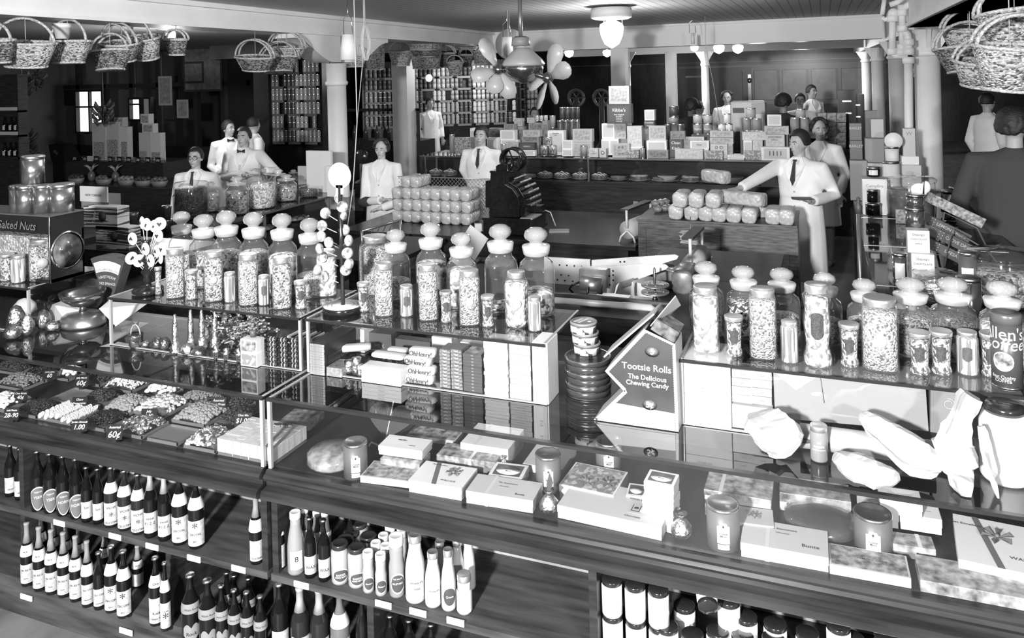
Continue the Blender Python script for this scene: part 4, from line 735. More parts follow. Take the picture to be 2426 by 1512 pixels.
MB().box(0, 0, 0, 0, 0, 0)
pbox('glass-covered tray of dark fudge in the back right of the candy case', (690, 640), (1005, 672), (860, 510), .03, m=MARB, q=lambda x, y: (500+x/4.32, 850+y/4.32), name='fudge_tray', cat='tray', lid=False, side=DG)
# ---- low showcase, left: foil novelties
r1 = lambda x, y: (200+x/4.332, 660+y/4.332)
def std(u, v, z=ZT): p = at(u, v, z=z); return p, ppm(p)
FOILG = mat('gilt foil', .55, .15, 1., n=(50, .3), bump=.6)
p, k = std(*r1(475, 722)); t = thing('chocolate_basket', 'dark foil basket with a handle and paper bow in the left showcase', 'candy basket', (p.x, p.y+.03, ZT))
MB().lathe([(.022, .001), (.03, .01), (.031, .05), (.034, .062), (.025, .055)], 22, rid=.05).build('foil_tub', FOILD, t)
MB().tube([(.03*math.cos(a), 0, .05+.055*math.sin(a)) for a in [PI*i/10 for i in range(11)]], .003, 6).build('handle', CREAM, t)
b = MB(); b.add([(0, 0, .105), (-.02, 0, .12), (-.016, 0, .1), (.022, .005, .125), (.018, 0, .1)], [(0, 1, 2), (0, 3, 4)]); o = b.build('bow', DG, t); o.modifiers.new('t', 'SOLIDIFY').thickness = .001
def foilthing(nm, label, u, v, wpx, hpx, prof, m=FOIL, rid=.05, cat='foil candy', z=ZT, g=None):
    p, k = std(u, v, z); r = wpx/2/k; h = hpx/k
    o = MB().lathe([(a*r, .0008+b*h) for a, b in prof], 20, rid=rid).build(nm, m, None, (p.x, p.y+r, z)); return tag(o, label, cat, g)
bell = ((.95, 0), (1, .05), (.7, .14), (.5, .3), (.45, .6), (.42, .75), (.28, .86), (.22, 1), (0, 1.0))
for i, (x, y, h_) in enumerate(((890, 782, 395), (1050, 740, 400), (1165, 735, 400), (1300, 720, 370))): foilthing('foil_bottle', 'tall bottle shape in shiny foil, %s of four in the left showcase' % ('leftmost', 'second', 'third', 'last')[i], *r1(x, y), 28, h_/4.33, bell)
lump = ((.6, 0), (1, .2), (.9, .6), (.5, .9), (0, 1))
for i, (x, y, w_, h_, m, lb) in enumerate(((590, 712, 100, 70, FOIL, 'crumpled foil shoe beside the handled basket'), (700, 730, 130, 110, FOILD, 'dark foil lump behind the foil shoe'), (780, 740, 120, 120, FOILD, 'dark foil lump next to the tallest foil bottle'), (1010, 800, 130, 120, FOIL, 'foil-wrapped cluster between the foil bottles'), (1120, 810, 150, 90, FOILD, 'low heap of dark foil pieces in front of the bottles'), (1215, 700, 90, 250, FOIL, 'upright foil figure left of the twisted wrappers'))):
    foilthing('foil_figure', lb, *r1(x, y), w_/4.33, h_/4.33, lump, m)
b = MB(); c0 = at(545, 815, z=ZT)
for i in range(280):
    X = c0.x+rnd.uniform(-.11, .16); Yy = 2.9+rnd.uniform(-.02, .2); z = ZT+.01+rnd.uniform(0, .13+.04*math.sin(X*30)); R = Matrix.Rotation(rnd.uniform(0, 6), 3, 'Z') @ Matrix.Rotation(rnd.uniform(-1.2, 1.2), 3, 'X')
    b.cbox((X, Yy, z), (.03, .006, .005), 0, i % 3, R); b.cbox((X, Yy, z), (.008, .02, .004), 0, (i+1) % 3, R)
tag(b.build('wrapped_sweets', [FOIL, MG, LG]), 'big mass of twist-wrapped sweets behind the small foil pots', 'candy', None, 'stuff')
for i, (x, y, h_) in enumerate(((1325, 842, 150), (1430, 855, 130), (1560, 873, 150))): foilthing('foil_pot', 'little foil pot tied with string, %s of three in the left showcase' % ('left', 'middle', 'right')[i], *r1(x, y), 18, h_/4.33, ((.6, 0), (.8, .5), (1, .6), (.5, .62), (.8, .9), (0, 1)))
p, k = std(*r1(1700, 610)); t = thing('toy_plant', 'tiny paper plant in a dark pot standing on the picture boxes', 'toy plant', (p.x, p.y, ZT+.119)); MB().lathe([(.012, 0), (.017, .03)], 14).build('pot', DG, t)
b = MB(); [b.ell((rnd.uniform(-.02, .02), rnd.uniform(-.015, .015), .035+rnd.uniform(0, .03)), (.009, .009, .006), 5) for _ in range(22)]; b.build('foliage', MG, t); t.location = at(*r1(1700, 612), z=ZT+.119)+Vector((0, .02, 0))
def fbox(label, u0, u1, vt, vb, depth, m, zb=ZT, name='candy_box', words=(), top=None, group=None, rz=0, ink=INK, cat='box', sz=None, front=None, y=None):
    p = at((u0+u1)/2, vb, z=zb); 
    if y: p = at((u0+u1)/2, vb, Y=y); p.z = zb
    k = ppm(p); w = (u1-u0)/2/k/math.cos(YAW); h = (vb-vt)/k
    t = thing(name, label, cat, (p.x, p.y+.0, zb), rz, group)
    MB().box(-w, w, 0, depth, .0006, h).build('carton', m, t)
    if top: MB().box(-w+.003, w-.003, .003, depth-.003, h, h+.0006).build('top_print', top, t)
    if front: MB().box(-w*.9, w*.9, -.0008, 0, h*.1, h*.9).build('front_print', front, t)
    if words:
        b = MB()
        for s, f, x, zz in words: b.text(s, f*h, (x*w, -.0016, h*zz))
        b.build('lettering', ink, t)
    return t
fbox('small box with a row of dancing figures, lower of the picture boxes', 568, 612, 837, 869, .05, WHT, front=PATT); fbox('small box with a garden picture, upper of the picture boxes', 568, 612, 837, 868, .05, WHT, front=PIC).location.z = ZT+.0585
STB = mat('stick bundle', .03, .25); 
for rr_ in range(6):
    for cc in range(3):
        p = at(640+cc*26, 872+cc*2, z=ZT); z = ZT+.011+rr_*.0215
        b = MB(); b.tube([(-.022, 0, 0), (.022, 0, 0)], .0105, 10, 0); b.tube([(-.008, 0, 0), (-.004, 0, 0)], .0112, 10, 1).tube([(.008, 0, 0), (.011, 0, 0)], .0112, 10, 1)
        if z+.012 > ZU-.012: continue
        t = thing('stick_bundle', 'dark banded candy roll, %s from the bottom, %s column by the showcase post' % (ORD[rr_], ('left', 'middle', 'right')[cc]), 'candy roll', (p.x, p.y+.02, z)); b.build('roll', [STB, LG], t)
for i in range(9):
    p = at(640+i*8, 800-i*4, z=ZT+.13); tag(MB().box(-.003, .003, 0, .1, 0, .05).build('striped_carton', (WHT, DG)[i % 2], None, (-2.34+i*.022, 3.0+.0*i, ZT+.13 if 0 else ZT+.001), 0), 'thin striped carton, %s from the left in the back of the left showcase' % ORD[i], 'carton')
def sheet(label, pts, m, nm='paper_sheet'):
    o = MB().add(pts, [tuple(range(len(pts)))]).build(nm, m); o.modifiers.new('t', 'SOLIDIFY').thickness = .0015; return tag(o, label, 'paper')
z = ZT+.004
sheet('ruled paper sheet propped inside the left showcase beside the scale', [at(*r1(150, 310), Y=2.95), at(*r1(320, 490), Y=2.9), at(*r1(640, 260), Y=3.05), at(*r1(240, 235), Y=3.05)], PAPER)
sheet('plain grey paper leaning in the left end of the left showcase', [at(*r1(258, 670), z=z), at(*r1(390, 600), z=z), at(*r1(655, 455), Y=3.1), at(*r1(330, 420), Y=3.1)], LG)
# far-left showcase goods
for i, (u, v, w_, h_, m) in enumerate(((20, 780, 40, 60, FOIL), (50, 790, 30, 50, FOIL), (35, 745, 50, 40, PAPER), (12, 800, 40, 35, FOILD), (88, 775, 34, 45, FOILD))): foilthing('foil_figure', 'crinkled foil novelty in the far left showcase, %s from the front left' % ORD[i], u, v+8, w_, h_, lump, m)
foilthing('wrapped_sweet_cluster', 'small cluster of shiny wrapped sweets beside the scale', 110, 788, 30, 24, lump, FOIL)
# ---- low showcase, middle: bars
def stack(label, u0, u1, vt, vb, n, depth, m, words=None, ink=INK, jit=.001, nm='candy_box', top=None, side=None, zb=ZT):
    p = at((u0+u1)/2, vb, z=zb); k = ppm(p); w = (u1-u0)/2/k/math.cos(YAW)*.98; h = (vb-vt)/k; h = min(h, ZU-.014-zb); dh = h/n
    for i in range(n):
        t = thing(nm, '%s, %s from the bottom' % (label, ORD[i]), 'box', (p.x+rnd.uniform(-jit, jit), p.y+.002+rnd.uniform(0, jit), zb+.0004+i*dh), rnd.uniform(-jit*6, jit*6))
        MB().box(-w, w, 0, depth, 0, dh*.95).build('carton', m, t)
        if side: MB().box(-w, w, -.0006, 0, 0, dh*.95).build('foil_end', side, t)
        if words: b = MB(); b.text(words, min(dh*.6, w*2.2/len(words)), (0, -.0005, dh*.48)); b.build('lettering', ink, t)
        if top and i == n-1: MB().box(-w+.003, w-.003, .004, depth-.004, dh*.95, dh*.95+.0005).build('top_print', top, t)
SIDE = mat('foil side', .6, .3, .7, n=(60, .3), bump=.5)
stack('thin dark foil-ended box in the stack left of the bars', 732, 771, 816, 889, 12, .24, mat('dark carton', .03, .35), nm='bar_carton', side=SIDE); 
for i in range(4): pass
fbox('flat foil-edged box under the candy rolls', 772, 812, 872, 893, .1, SIDE)
fbox('white wrapped bundle of bars on top of the dark stack, back left', 800, 866, 768, 822, .08, PAPER, zb=ZT, y=3.04)
for i, (u, v, w_, h_) in enumerate(((820, 890, 26, 34), (838, 893, 26, 44), (848, 896, 22, 30))): foilthing('foil_roll', 'crinkly foil roll in front of the dark stack, %s' % ('left', 'middle', 'right')[i], u, v, w_, h_, ((.8, 0), (.9, .3), (.8, .6), (.9, .9), (0, 1)), FOIL)
def bar(label, u0, u1, v, zb, words, m=WHT, wd=.04, hh=.022, rz=0, Y=None, ink=mat('bar print', .07, .5)):
    p = at((u0+u1)/2, v, z=zb) if Y is None else Vector((at((u0+u1)/2, v, Y=Y).x, Y, zb)); k = ppm(p); w = (u1-u0)/2/k/math.cos(YAW)
    t = thing('candy_bar', label, 'candy bar', (p.x, p.y+wd/2, zb+.0005), rz)
    b = MB(); b.lathe([(.001, -w), (hh*.42, -w*.97), (hh*.42, -w*.9), (hh*.5, -w*.85), (hh*.5, w*.85), (hh*.42, w*.9), (hh*.42, w*.97), (.001, w)], 16, (0, 0, hh*.5), rot=Matrix.Rotation(PI/2, 3, 'Y'), sq=4, sy=wd/hh*.9); b.build('wrapper', m, t)
    if words: b = MB(); b.text(words, hh*.8, (0, -wd*.5-.002, hh*.5), sx=.9, slant=.1); b.build('lettering', ink, t)
for i, (u0, u1, v, z_) in enumerate(((955, 1022, 914, 0), (960, 1026, 914, .037), (954, 1018, 914, .073), (966, 1028, 914, .109))): bar('white bar wrapper reading Oh Henry, %s of the pile of four' % ('bottom', 'second', 'third', 'topmost')[i], u0, u1, v, ZT+z_, 'OhHenry!', hh=.034, wd=.06, Y=2.785, rz=(0, .06, -.07, .04)[i])
stack('white chocolate bar carton beside the Oh Henry pile', 851, 953, 874, 911, 4, .07, WHT, 'NESTLE', LG)
bar('white bar lettered Nestle across the white cartons', 875, 955, 900, ZT+.0665, 'NESTLE', wd=.06, hh=.02, ink=LG, Y=2.83); bar('shorter white bar lettered Nestle behind the others', 915, 960, 880, ZT+.0665, 'NESTLE', wd=.05, hh=.02, ink=LG, Y=2.9)
bar('long pale wrapped bar lying slantwise left of the white cartons', 795, 870, 868, ZT+.05, '', m=CREAM, wd=.05, hh=.03, rz=.5, Y=2.9); bar('pale paper bar lying slantwise on the foil-edged box', 775, 830, 862, ZT+.03, '', m=PAPER, wd=.04, hh=.02, rz=.7, Y=2.92)
for i, (x, y) in enumerate(((1230, 650), (1300, 740), (1340, 660), (1100, 780))): u, v = n1(x, y); foilthing('twist_sweet', 'dark foil-ended sweet in the back of the bar showcase, %s' % ORD[i], u, v+20, 14, 12, lump, FOILD)
fbox('dark lettered carton at the back of the bar showcase', 870, 930, 808, 850, .05, DG, y=3.08, words=(('MILK', .3, 0, .3),), ink=LG)
fbox('long dark carton lettered Milky at the back right', 935, 1022, 815, 850, .05, DG, y=3.08, words=(('MILKY WAY', .3, 0, .35),), ink=LG)
stack('small printed box in the left printed column', 1042, 1068, 829, 920, 11, .08, mat('printed carton', .2, .4, n=(120, .7)), 'NEST', WHT, top=MG); stack('small printed box in the right printed column', 1069, 1096, 829, 924, 11, .08, mat('printed carton', .2, .4), 'NEST', WHT, top=MG)
stack('dark flat box with a pale middle band', 1097, 1143, 840, 930, 12, .09, mat('dark band box', .09, .4), 'IIIII', LG, top=PIC); stack('plain white flat box in the white column', 1147, 1205, 812, 941, 16, .1, WHT, jit=.002); stack('perforated pale box', 1208, 1259, 818, 948, 11, .1, CREAM, 'o o o o o', GREY, top=PIC)
fbox('tall white carton at the right end of the bar showcase', 1264, 1300, 812, 957, .12, WHT, top=None, words=(('S', .14, 0, .8), ('S', .14, 0, .55), ('S', .14, 0, .3)), ink=CREAM)
stack('white flat carton in the pile behind the Oh Henry bars', 1022, 1072, 800, 862, 7, .06, PAPER, zb=ZT); fbox('white carton lettered Mounds and Whim along the back', 1078, 1146, 795, 832, .04, WHT, y=3.12, words=(('MOUNDS AND WHIM', .16, 0, .8),))
# ---- round tins and the chewing candy stand
p = at(1379, 949, z=ZT); k = ppm(p); R = 56/k; TINL = mat('large tin', .07, .2, .5, n=(4, .2)); TINS = mat('small tin print', .2, .35, n=(45, .9), kind='voronoi', ramp=((0, .08), (.55, .6)))
for i in range(3):
    t = thing('round_tin', 'large dark round tin with bright rims, %s of three' % ('bottom', 'middle', 'top')[i], 'tin', (p.x, p.y+R, ZT+.0008+.047*i)); h = .046
    MB().lathe([(R*.97, 0), (R*.97, h*.6)], 40).build('body', TINL, t); MB().lathe([(R, h*.58), (R, h*.97), (R*.94, h), (R*.93, h*.985), (0, h*.98)], 40).build('lid', TINL, t)
    MB().lathe([(R*1.012, h*.93), (R*1.02, h*.97), (R*.97, h*1.01), (R*.93, h*.99)], 40, cap=False).lathe([(R*1.01, h*.56), (R*1.015, h*.6)], 40, cap=False).lathe([(R*.99, 0), (R*.99, h*.04)], 40, cap=False).build('rim', STEEL, t)
r = 33.5/k
for i in range(3):
    t = thing('small_tin', 'small printed round tin on the large tins, %s of three' % ('bottom', 'middle', 'top')[i], 'tin', (p.x-.012+.006*i*(-1), p.y+R+.035, ZT+.1415+.0405*i)); h = .04
    MB().lathe([(r*.97, 0), (r*.97, h*.95)], 32).build('body', TINS, t); MB().lathe([(r, h*.7), (r, h*.97), (r*.95, h), (0, h)], 32).build('lid', mat('small lid', .14, .4), t); MB().lathe([(r*1.01, h*.93), (r*.95, h*1.01)], 32, cap=False).build('rim', CREAM, t)
    if i == 2: MB().cbox((-.02, 0, h+.001), (.012, .05, .001), -.4).cbox((.0, 0, h+.001), (.012, .06, .001), -.4).lathe([(.01, h+.0005), (0, h+.001)], 14, (.025, 0, 0)).build('lid_print', CREAM, t)
    MB().patch(r*.985, h*.15, h*.6, -.9, .2).build('side_label', CREAM, t)
YT = 2.7; fp = [at(u, v, Y=YT) for u, v in ((1408, 1001), (1606, 1026), (1597.6, 815.5), (1528.6, 782), (1435.7, 880), (1482, 927))]
zt0 = min(q.z for q in fp); fp = [(q.x, ZT+.001 if i < 2 else q.z) for i, q in enumerate(fp)]
t = thing('candy_dispenser', 'dark standing dispenser reading Tootsie Rolls The Delicious Chewing Candy', 'candy display'); DSP = mat('dispenser blue', .05, .35, n=(8, .25))
MB().prism(fp, YT, YT+.004, 'Y').build('front_panel', WHT, t); MB().prism(fp, YT+.13, YT+.134, 'Y').build('rear_panel', mat('display tin', .4, .4), t)
cxm, czm = sum(a for a, b in fp)/6, sum(b for a, b in fp)/6
def scal(f): 
    out = []
    n = len(fp)
    for i in range(n):
        a, b = Vector(fp[i]), Vector(fp[(i+1) % n]); L = (b-a).length; m_ = max(2, int(L/.008)); d = (b-a)/m_; nn = Vector((-d.y, d.x)).normalized()
        for j in range(m_):
            for s_ in (0, .5): 
                q = a+d*(j+s_); out.append(tuple(q+nn*(.006 if s_ else .0085)))
    return out
MB().prism([(a, b) for a, b in scal(0)], YT-.0006, YT, 'Y').build('blue_field', DSP, t)
lowz = ZT+.072; xl, xr = fp[0][0]+.012, fp[1][0]-.009
MB().prism([(xl, ZT+.008), (xr, ZT+.008), (xr, lowz-.01), (xl+.062, lowz)], YT-.0012, YT-.0007, 'Y').build('lower_pale_field', mat('pale tin field', .62, .35), t)
MB().prism([fp[3], fp[4], (fp[4][0]-.004, fp[4][1]), (fp[3][0]-.004, fp[3][1]+.004)], YT, YT+.134, 'Y').prism([fp[4], fp[5], (fp[5][0]-.004, fp[5][1]-.003), (fp[4][0]-.004, fp[4][1])], YT, YT+.134, 'Y').prism([fp[5], fp[0], (fp[0][0]-.002, fp[0][1]), (fp[5][0]-.004, fp[5][1]+.003)], YT, YT+.134, 'Y').prism([fp[1], fp[2], (fp[2][0]+.003, fp[2][1]), (fp[1][0]+.003, fp[1][1])], YT, YT+.134, 'Y').build('side_panels', mat('display tin', .4, .4), t)
b = MB(); tx = lambda u, v: at(u, v, Y=YT-.0016); k = ppm((fp[0][0], YT, 1.3))
for s, f, u, v in (('Tootsie Rolls', 21.5, 1531, 872), ('The Delicious', 16, 1533, 896), ('Chewing Candy', 15.5, 1533, 911)): b.text(s, f/k, tx(u, v))
b.build('lettering', WHT, t)
MB().lathe([(17/k, 0), (0, .0004)], 24, tx(1545, 834), rot=Matrix.Rotation(PI/2, 3, 'X') @ Matrix.Scale(.72, 3, (0, 1, 0))).build('price_oval', mat('oval grey', .2, .5), t); MB().lathe([(17/k, 0), (0, .0004)], 24, tx(1539, 960), rot=Matrix.Rotation(PI/2, 3, 'X') @ Matrix.Scale(.72, 3, (0, 1, 0))).build('price_oval', mat('oval grey', .2, .5), t)
b = MB(); b.text('5', 20/k, tx(1545, 834)+Vector((0, -.001, 0))).text('5¢', 20/k, tx(1539, 960)+Vector((0, -.001, 0))); b.build('price_figures', WHT, t)
A_, B_ = Vector((fp[4][0], YT+.0, fp[4][1]+.04)), Vector((fp[3][0]+.03, YT, fp[3][1]+.1))
b = MB(); b.hexa([(A_.x-.01, YT+.02, A_.z), (B_.x, YT+.02, B_.z-.05), (B_.x, YT+.15, B_.z-.05), (A_.x-.01, YT+.15, A_.z)], [(A_.x-.014, YT+.02, A_.z+.004), (B_.x-.004, YT+.02, B_.z-.046), (B_.x-.004, YT+.15, B_.z-.046), (A_.x-.014, YT+.15, A_.z+.004)]); b.build('lid_flap', mat('display tin', .4, .4), t)
b = MB(); pa, pb_, pc, pd = at(1540, 772, Y=YT+.02), at(1600, 700, Y=YT+.05), at(1612, 722, Y=YT+.15), at(1560, 768, Y=YT+.15); b.add([pa, pb_, pc, pd], [(0, 1, 2, 3)]); o = b.build('raised_flap', KRAFT, t); o.modifiers.new('t', 'SOLIDIFY').thickness = .003
b = MB(); R = Matrix.Rotation(-.55, 3, 'Y'); c = Vector((fp[2][0]-.035, YT+.07, fp[2][1]+.035)); b.cbox(c, (.09, .1, .045), 0, 0, Matrix.Rotation(.5, 3, 'Y')); b.build('candy_carton', mat('carton dark print', .12, .4, n=(40, .9)), t)
# ---- right showcase contents and the parcels before it
for i, (vt, vb, lb) in enumerate(((944, 1016, 'lower'), (880, 944, 'middle'), (862, 880, 'upper'))):
    p = at(1680, 1016, z=ZT); k = ppm(p); w = 56/k/math.cos(YAW); z0 = ZT+(1016-vb)/k; h = (vb-vt)/k
    t = thing('white_carton', 'large plain white carton, %s of the white stack in the right showcase' % lb, 'box', (p.x-.002, 2.78, z0+.0005)); MB().box(-w, w*.85, 0, .2, 0, h*.985).build('carton', WHT, t)
    if lb == 'middle': b = MB(); b.text('CHOCOLATE', .011, (-.02, -.001, h*.45)).text('CREAM PIES', .010, (-.02, -.001, h*.25)); b.build('lettering', CREAM, t)
for c in range(2):
    for r_ in range(4):
        if c == 1 and r_ == 3: u0, u1, vb = 1735, 1778, 895
        u0, u1 = (1736, 1780) if c == 0 else (1781, 1826); vb = 955+c*4-r_*19.5
        p = at((u0+u1)/2, vb, Y=2.8); k = ppm(p); w = (u1-u0)/2/k/math.cos(YAW)*.98
        if p.z+.03 > ZU-.01: continue
        t = thing('small_carton', 'small kraft carton, %s column, %s layer of the little pile' % (('left', 'right')[c], ORD[r_]), 'box', (p.x, 2.8+.004*rnd.random(), p.z), rnd.uniform(-.03, .03)); MB().box(-w, w, 0, .07, 0, 18.5/k).build('carton', mat('kraft carton', .45, .55), t); b = MB(); b.text('Candy', .008, (0, -.001, 9/k)); b.build('lettering', GREY, t)
p = at(1780, 962, Y=2.8); tag(MB().box(-.07, .07, 0, .12, ZT+.001, p.z).build('white_carton', WHT, None, (p.x, 2.795, 0)), 'white carton supporting the small kraft cartons', 'box')
def wedge(label, pts, dpt, m, zb=ZT, nm='parcel', extra=None):
    P_ = [at(*q, Y=2.80) for q in pts]; b = MB(); b.prism([(q.x, max(ZT+.001, min(q.z, ZU-.012))) for q in P_], 2.80, 2.80+dpt, 'Y'); t = thing(nm, label, 'parcel'); b.build('wrapping', m, t)
    if extra: e = MB(); e.prism([(q.x, min(q.z, ZU-.014)) for q in [at(*q, Y=2.799) for q in extra]], 2.7985, 2.7995, 'Y'); e.build('paper_flap', CREAM, t)
    a, b2 = at(1943, 888, Y=2.799), at(1953, 955, Y=2.799)
    if extra: MB().tube([a, b2], .0012, 5).build('string', DG, t)
wedge('long grey paper-wrapped parcel filling the right showcase', ((1836, 990), (2200, 1022), (2192, 893), (1832, 876)), .16, mat('grey wrapping', .3, .6), extra=((1838, 884), (1940, 890), (1885, 925)))
wedge('grey carton with a swirl mark at the right end of the showcase', ((2204, 1024), (2425, 1050), (2425, 915), (2204, 893)), .2, mat('grey carton', .22, .5))
b = MB(); c = at(2248, 958, Y=2.797); R = 13/ppm(c)
b.tube([c+Vector((math.cos(a)*R*(.5+a/14), 0, math.sin(a)*R*(.5+a/14))) for a in [i*.35 for i in range(24)]], .0015, 5); tag(b.build('swirl_mark', LG), 'white swirl emblem on the grey carton', 'emblem')
CRK = mat('crinkled paper', .7, .6, n=(11, .1), kind='voronoi', ramp=((0, .43), (.5, .5)), bump=.5)
def paperbag(label, pts, rad, m=CRK, flat=.7, nm='paper_parcel', seed=1, am=.16, n=12):
    rr = random.Random(seed); b = MB(); vs = []; K_ = 4; m_ = (len(pts)-1)*K_; rad = [rad[min(i//K_, len(pts)-2)]*(1-i % K_/K_)+rad[min(i//K_+1, len(pts)-1)]*(i % K_/K_) for i in range(m_)]+[rad[-1]]; P_ = [Vector(pts[i//K_]).lerp(Vector(pts[i//K_+1]), i % K_/K_) for i in range(m_)]+[Vector(pts[-1])]
    G_ = [1+1.3*am*rr.uniform(-1, 1) for j in range(n)]
    for i, c in enumerate(P_):
        if i in (0, m_): rad[i] *= .8
        d = (P_[min(i+1, len(P_)-1)]-P_[max(i-1, 0)]).normalized(); s_ = d.cross(Vector((0, 0, 1))).normalized(); 
        if s_.length < .1: s_ = Vector((1, 0, 0))
        u_ = s_.cross(d).normalized()
        for j in range(n):
            a = 2*PI*j/n; q = rad[i]*G_[j]*(1+.35*am*rr.uniform(-1, 1)); v_ = c+s_*math.cos(a)*q+u_*math.sin(a)*q*flat
            if v_.z < ZT+.0015: v_.z = ZT+.0015
            vs.append(v_)
    fs = [(i*n+j, i*n+(j+1) % n, (i+1)*n+(j+1) % n, (i+1)*n+j) for i in range(len(P_)-1) for j in range(n)]+[tuple(reversed(range(n))), tuple((len(P_)-1)*n+j for j in range(n))]
    b.add(vs, fs, 0, False); t = thing(nm, label, 'parcel'); b.build('wrapping', m, t)
    return t
def PT(u, v, z): return at(u, v, z=z)
paperbag('bulging white paper cone parcel, leftmost on the counter glass', [PT(1800, 985, ZT+.1), PT(1815, 1010, ZT+.09), PT(1850, 1040, ZT+.075), PT(1868, 1062, ZT+.06)], [.03, .065, .07, .058], seed=2, flat=.9)
a, b_ = PT(1895, 1035, ZT+.039), PT(2215, 1080, ZT+.039); a.y = b_.y = 2.717; t = thing('paper_roll', 'roll of brown wrapping paper lying behind the parcels', 'paper roll'); MB().tube([a, b_], .038, 24).build('roll', mat('brown wrap', .36, .55), t); MB().tube([a+Vector((.0, -.03, .0)), b_], .012, 8).build('core', DG, t)
paperbag('white paper parcel with a rolled end, low in the middle', [PT(1985, 1080, ZT+.05), PT(2020, 1100, ZT+.055), PT(2070, 1118, ZT+.05), PT(2120, 1128, ZT+.03)], [.03, .06, .062, .035], seed=4, flat=.65)
paperbag('long white paper parcel tied with string, lying slantwise on the roll', [PT(2045, 985, ZT+.14), PT(2075, 1010, ZT+.13), PT(2120, 1045, ZT+.105), PT(2175, 1085, ZT+.08), PT(2222, 1105, ZT+.06)], [.022, .04, .052, .06, .04], seed=5, flat=.75)
paperbag('crumpled white paper bag standing upright at the right', [at(2285, 1165, Y=2.58), at(2278, 1110, Y=2.58), at(2255, 1050, Y=2.6), at(2275, 990, Y=2.62), at(2300, 935, Y=2.63)], [.04, .055, .05, .03, .045], seed=6, flat=.7, am=.25)
paperbag('narrow twisted tail of white paper hanging before the big jar', [at(2365, 1180, Y=2.56), at(2352, 1130, Y=2.56), at(2335, 1070, Y=2.57), at(2322, 1010, Y=2.58)], [.006, .018, .022, .015], seed=8, flat=.5, am=.3, n=8)
p, k = std(1941, 1098); t = thing('spice_jar', 'small screw-lid jar with a printed label in front of the brown roll', 'jar', (p.x, min(p.y+.027, 2.65), ZT), face_cam(p)); r = .0265; h = 84/k
MB().lathe([(r*.95, .0008), (r, .005), (r, h*.8), (r*.85, h*.86)], 26).build('glass', mat('preserve', .22, .12, spec=.7), t); MB().lathe([(r*.95, h*.84), (r*.97, h*.98), (r*.9, h), (0, h)], 26, rid=.01).build('lid', LIDM, t)
b = MB(); b.text("ROGERS", .009, (0, 0, h*.45), R=r*1.035, wrapc=(0, 0)).text('MIXED MUSTARD', .0055, (0, 0, h*.36), R=r*1.035, wrapc=(0, 0)).text('EYE', .007, (0, 0, h*.56), R=r*1.035, wrapc=(0, 0)); b.build('lettering', WHT, t)
p = at(2395, 1160, z=ZT); k = ppm(p); r = 55/k; h = 182/k; t = thing('big_jar', 'large white-filled jar with a dark lid at the right edge', 'jar', (p.x, p.y+r, ZT)); MB().lathe([(r*.9, .001), (r, .012), (r, h*.75), (r*.85, h*.88), (r*.7, h*.9)], 36).build('glass', WHT, t); MB().lathe([(r*.78, h*.9), (r*.8, h*.98), (r*.7, h), (0, h)], 32).build('lid', MLID, t)
# ---- scale
p = at(197, 768, z=ZT); SX, SY = p.x, p.y
t = thing('counter_scale', 'nickel counter scale with a fan dial reading Honest Weight No Springs and a bowl', 'scale', (SX, SY, ZT)); 
MB().lathe([(.12, .001), (.12, .012), (.11, .045), (.08, .062), (.03, .068)], 36, sy=.85).build('base', mat('brushed nickel', .4, .3, .9), t)
MB().lathe([(.02, .066), (.016, .085), (.03, .1)], 16).build('stem', CHROME, t)
MB().lathe([(.03, .095), (.07, .11), (.1, .14), (.112, .17), (.109, .17), (.09, .14), (.06, .118), (0, .11)], 36, cap=False).build('bowl', mat('dark nickel bowl', .25, .15, .9), t)
DY = .13; dz = .05
def fan(r0, r1, a0, a1, c, n=14): return [(c[0]+r1*math.sin(a0+(a1-a0)*i/n), c[1]+r1*math.cos(a0+(a1-a0)*i/n)) for i in range(n+1)]+[(c[0]+r0*math.sin(a1-(a1-a0)*i/n), c[1]+r0*math.cos(a1-(a1-a0)*i/n)) for i in range(n+1)]
cc = (0.03, .03)
MB().prism(fan(.03, .30, -.42, .42, cc), DY, DY+.06, 'Y').build('dial_housing', mat('scale enamel', .06, .2), t, bevel=.006)
MB().prism(fan(.215, .27, -.37, .37, cc), DY-.003, DY, 'Y').build('dial_window', PAPER, t)
b = MB()
for i in range(25): a = -.35+.7*i/24; b.cbox((cc[0]+.225*math.sin(a), DY-.004, cc[1]+.225*math.cos(a)), (.0012, .0008, .012), 0, 0, Matrix.Rotation(-a, 3, 'Y').inverted())
b.build('dial_marks', INK, t)
b = MB()
for i, ch in enumerate('HONEST WEIGHT'):
    a = -.30+.6*i/12; rt = Vector((math.cos(a), 0, -math.sin(a))); up = Vector((math.sin(a), 0, math.cos(a)))
    if ch != ' ': b.text(ch, .021, (cc[0]+.185*math.sin(a), DY-.002, cc[1]+.185*math.cos(a)), rt, up)
b.text('NO SPRINGS', .02, (cc[0], DY-.002, cc[1]+.148)); b.build('lettering', LG, t)
q = at(150, 740, Y=SY-.02); b = MB(); b.add([at(112, 752, Y=SY-.05), at(125, 722, Y=SY-.05), at(150, 712, Y=SY), at(196, 735, Y=SY), at(160, 772, Y=SY-.06)], [(0, 1, 2, 3, 4)]); o = b.build('candy_scoop', mat('scoop', .6, .3, .5)); o.modifiers.new('t', 'SOLIDIFY').thickness = .003; tag(o, 'pale paddle-shaped candy scoop leaning at the scale base', 'scoop')
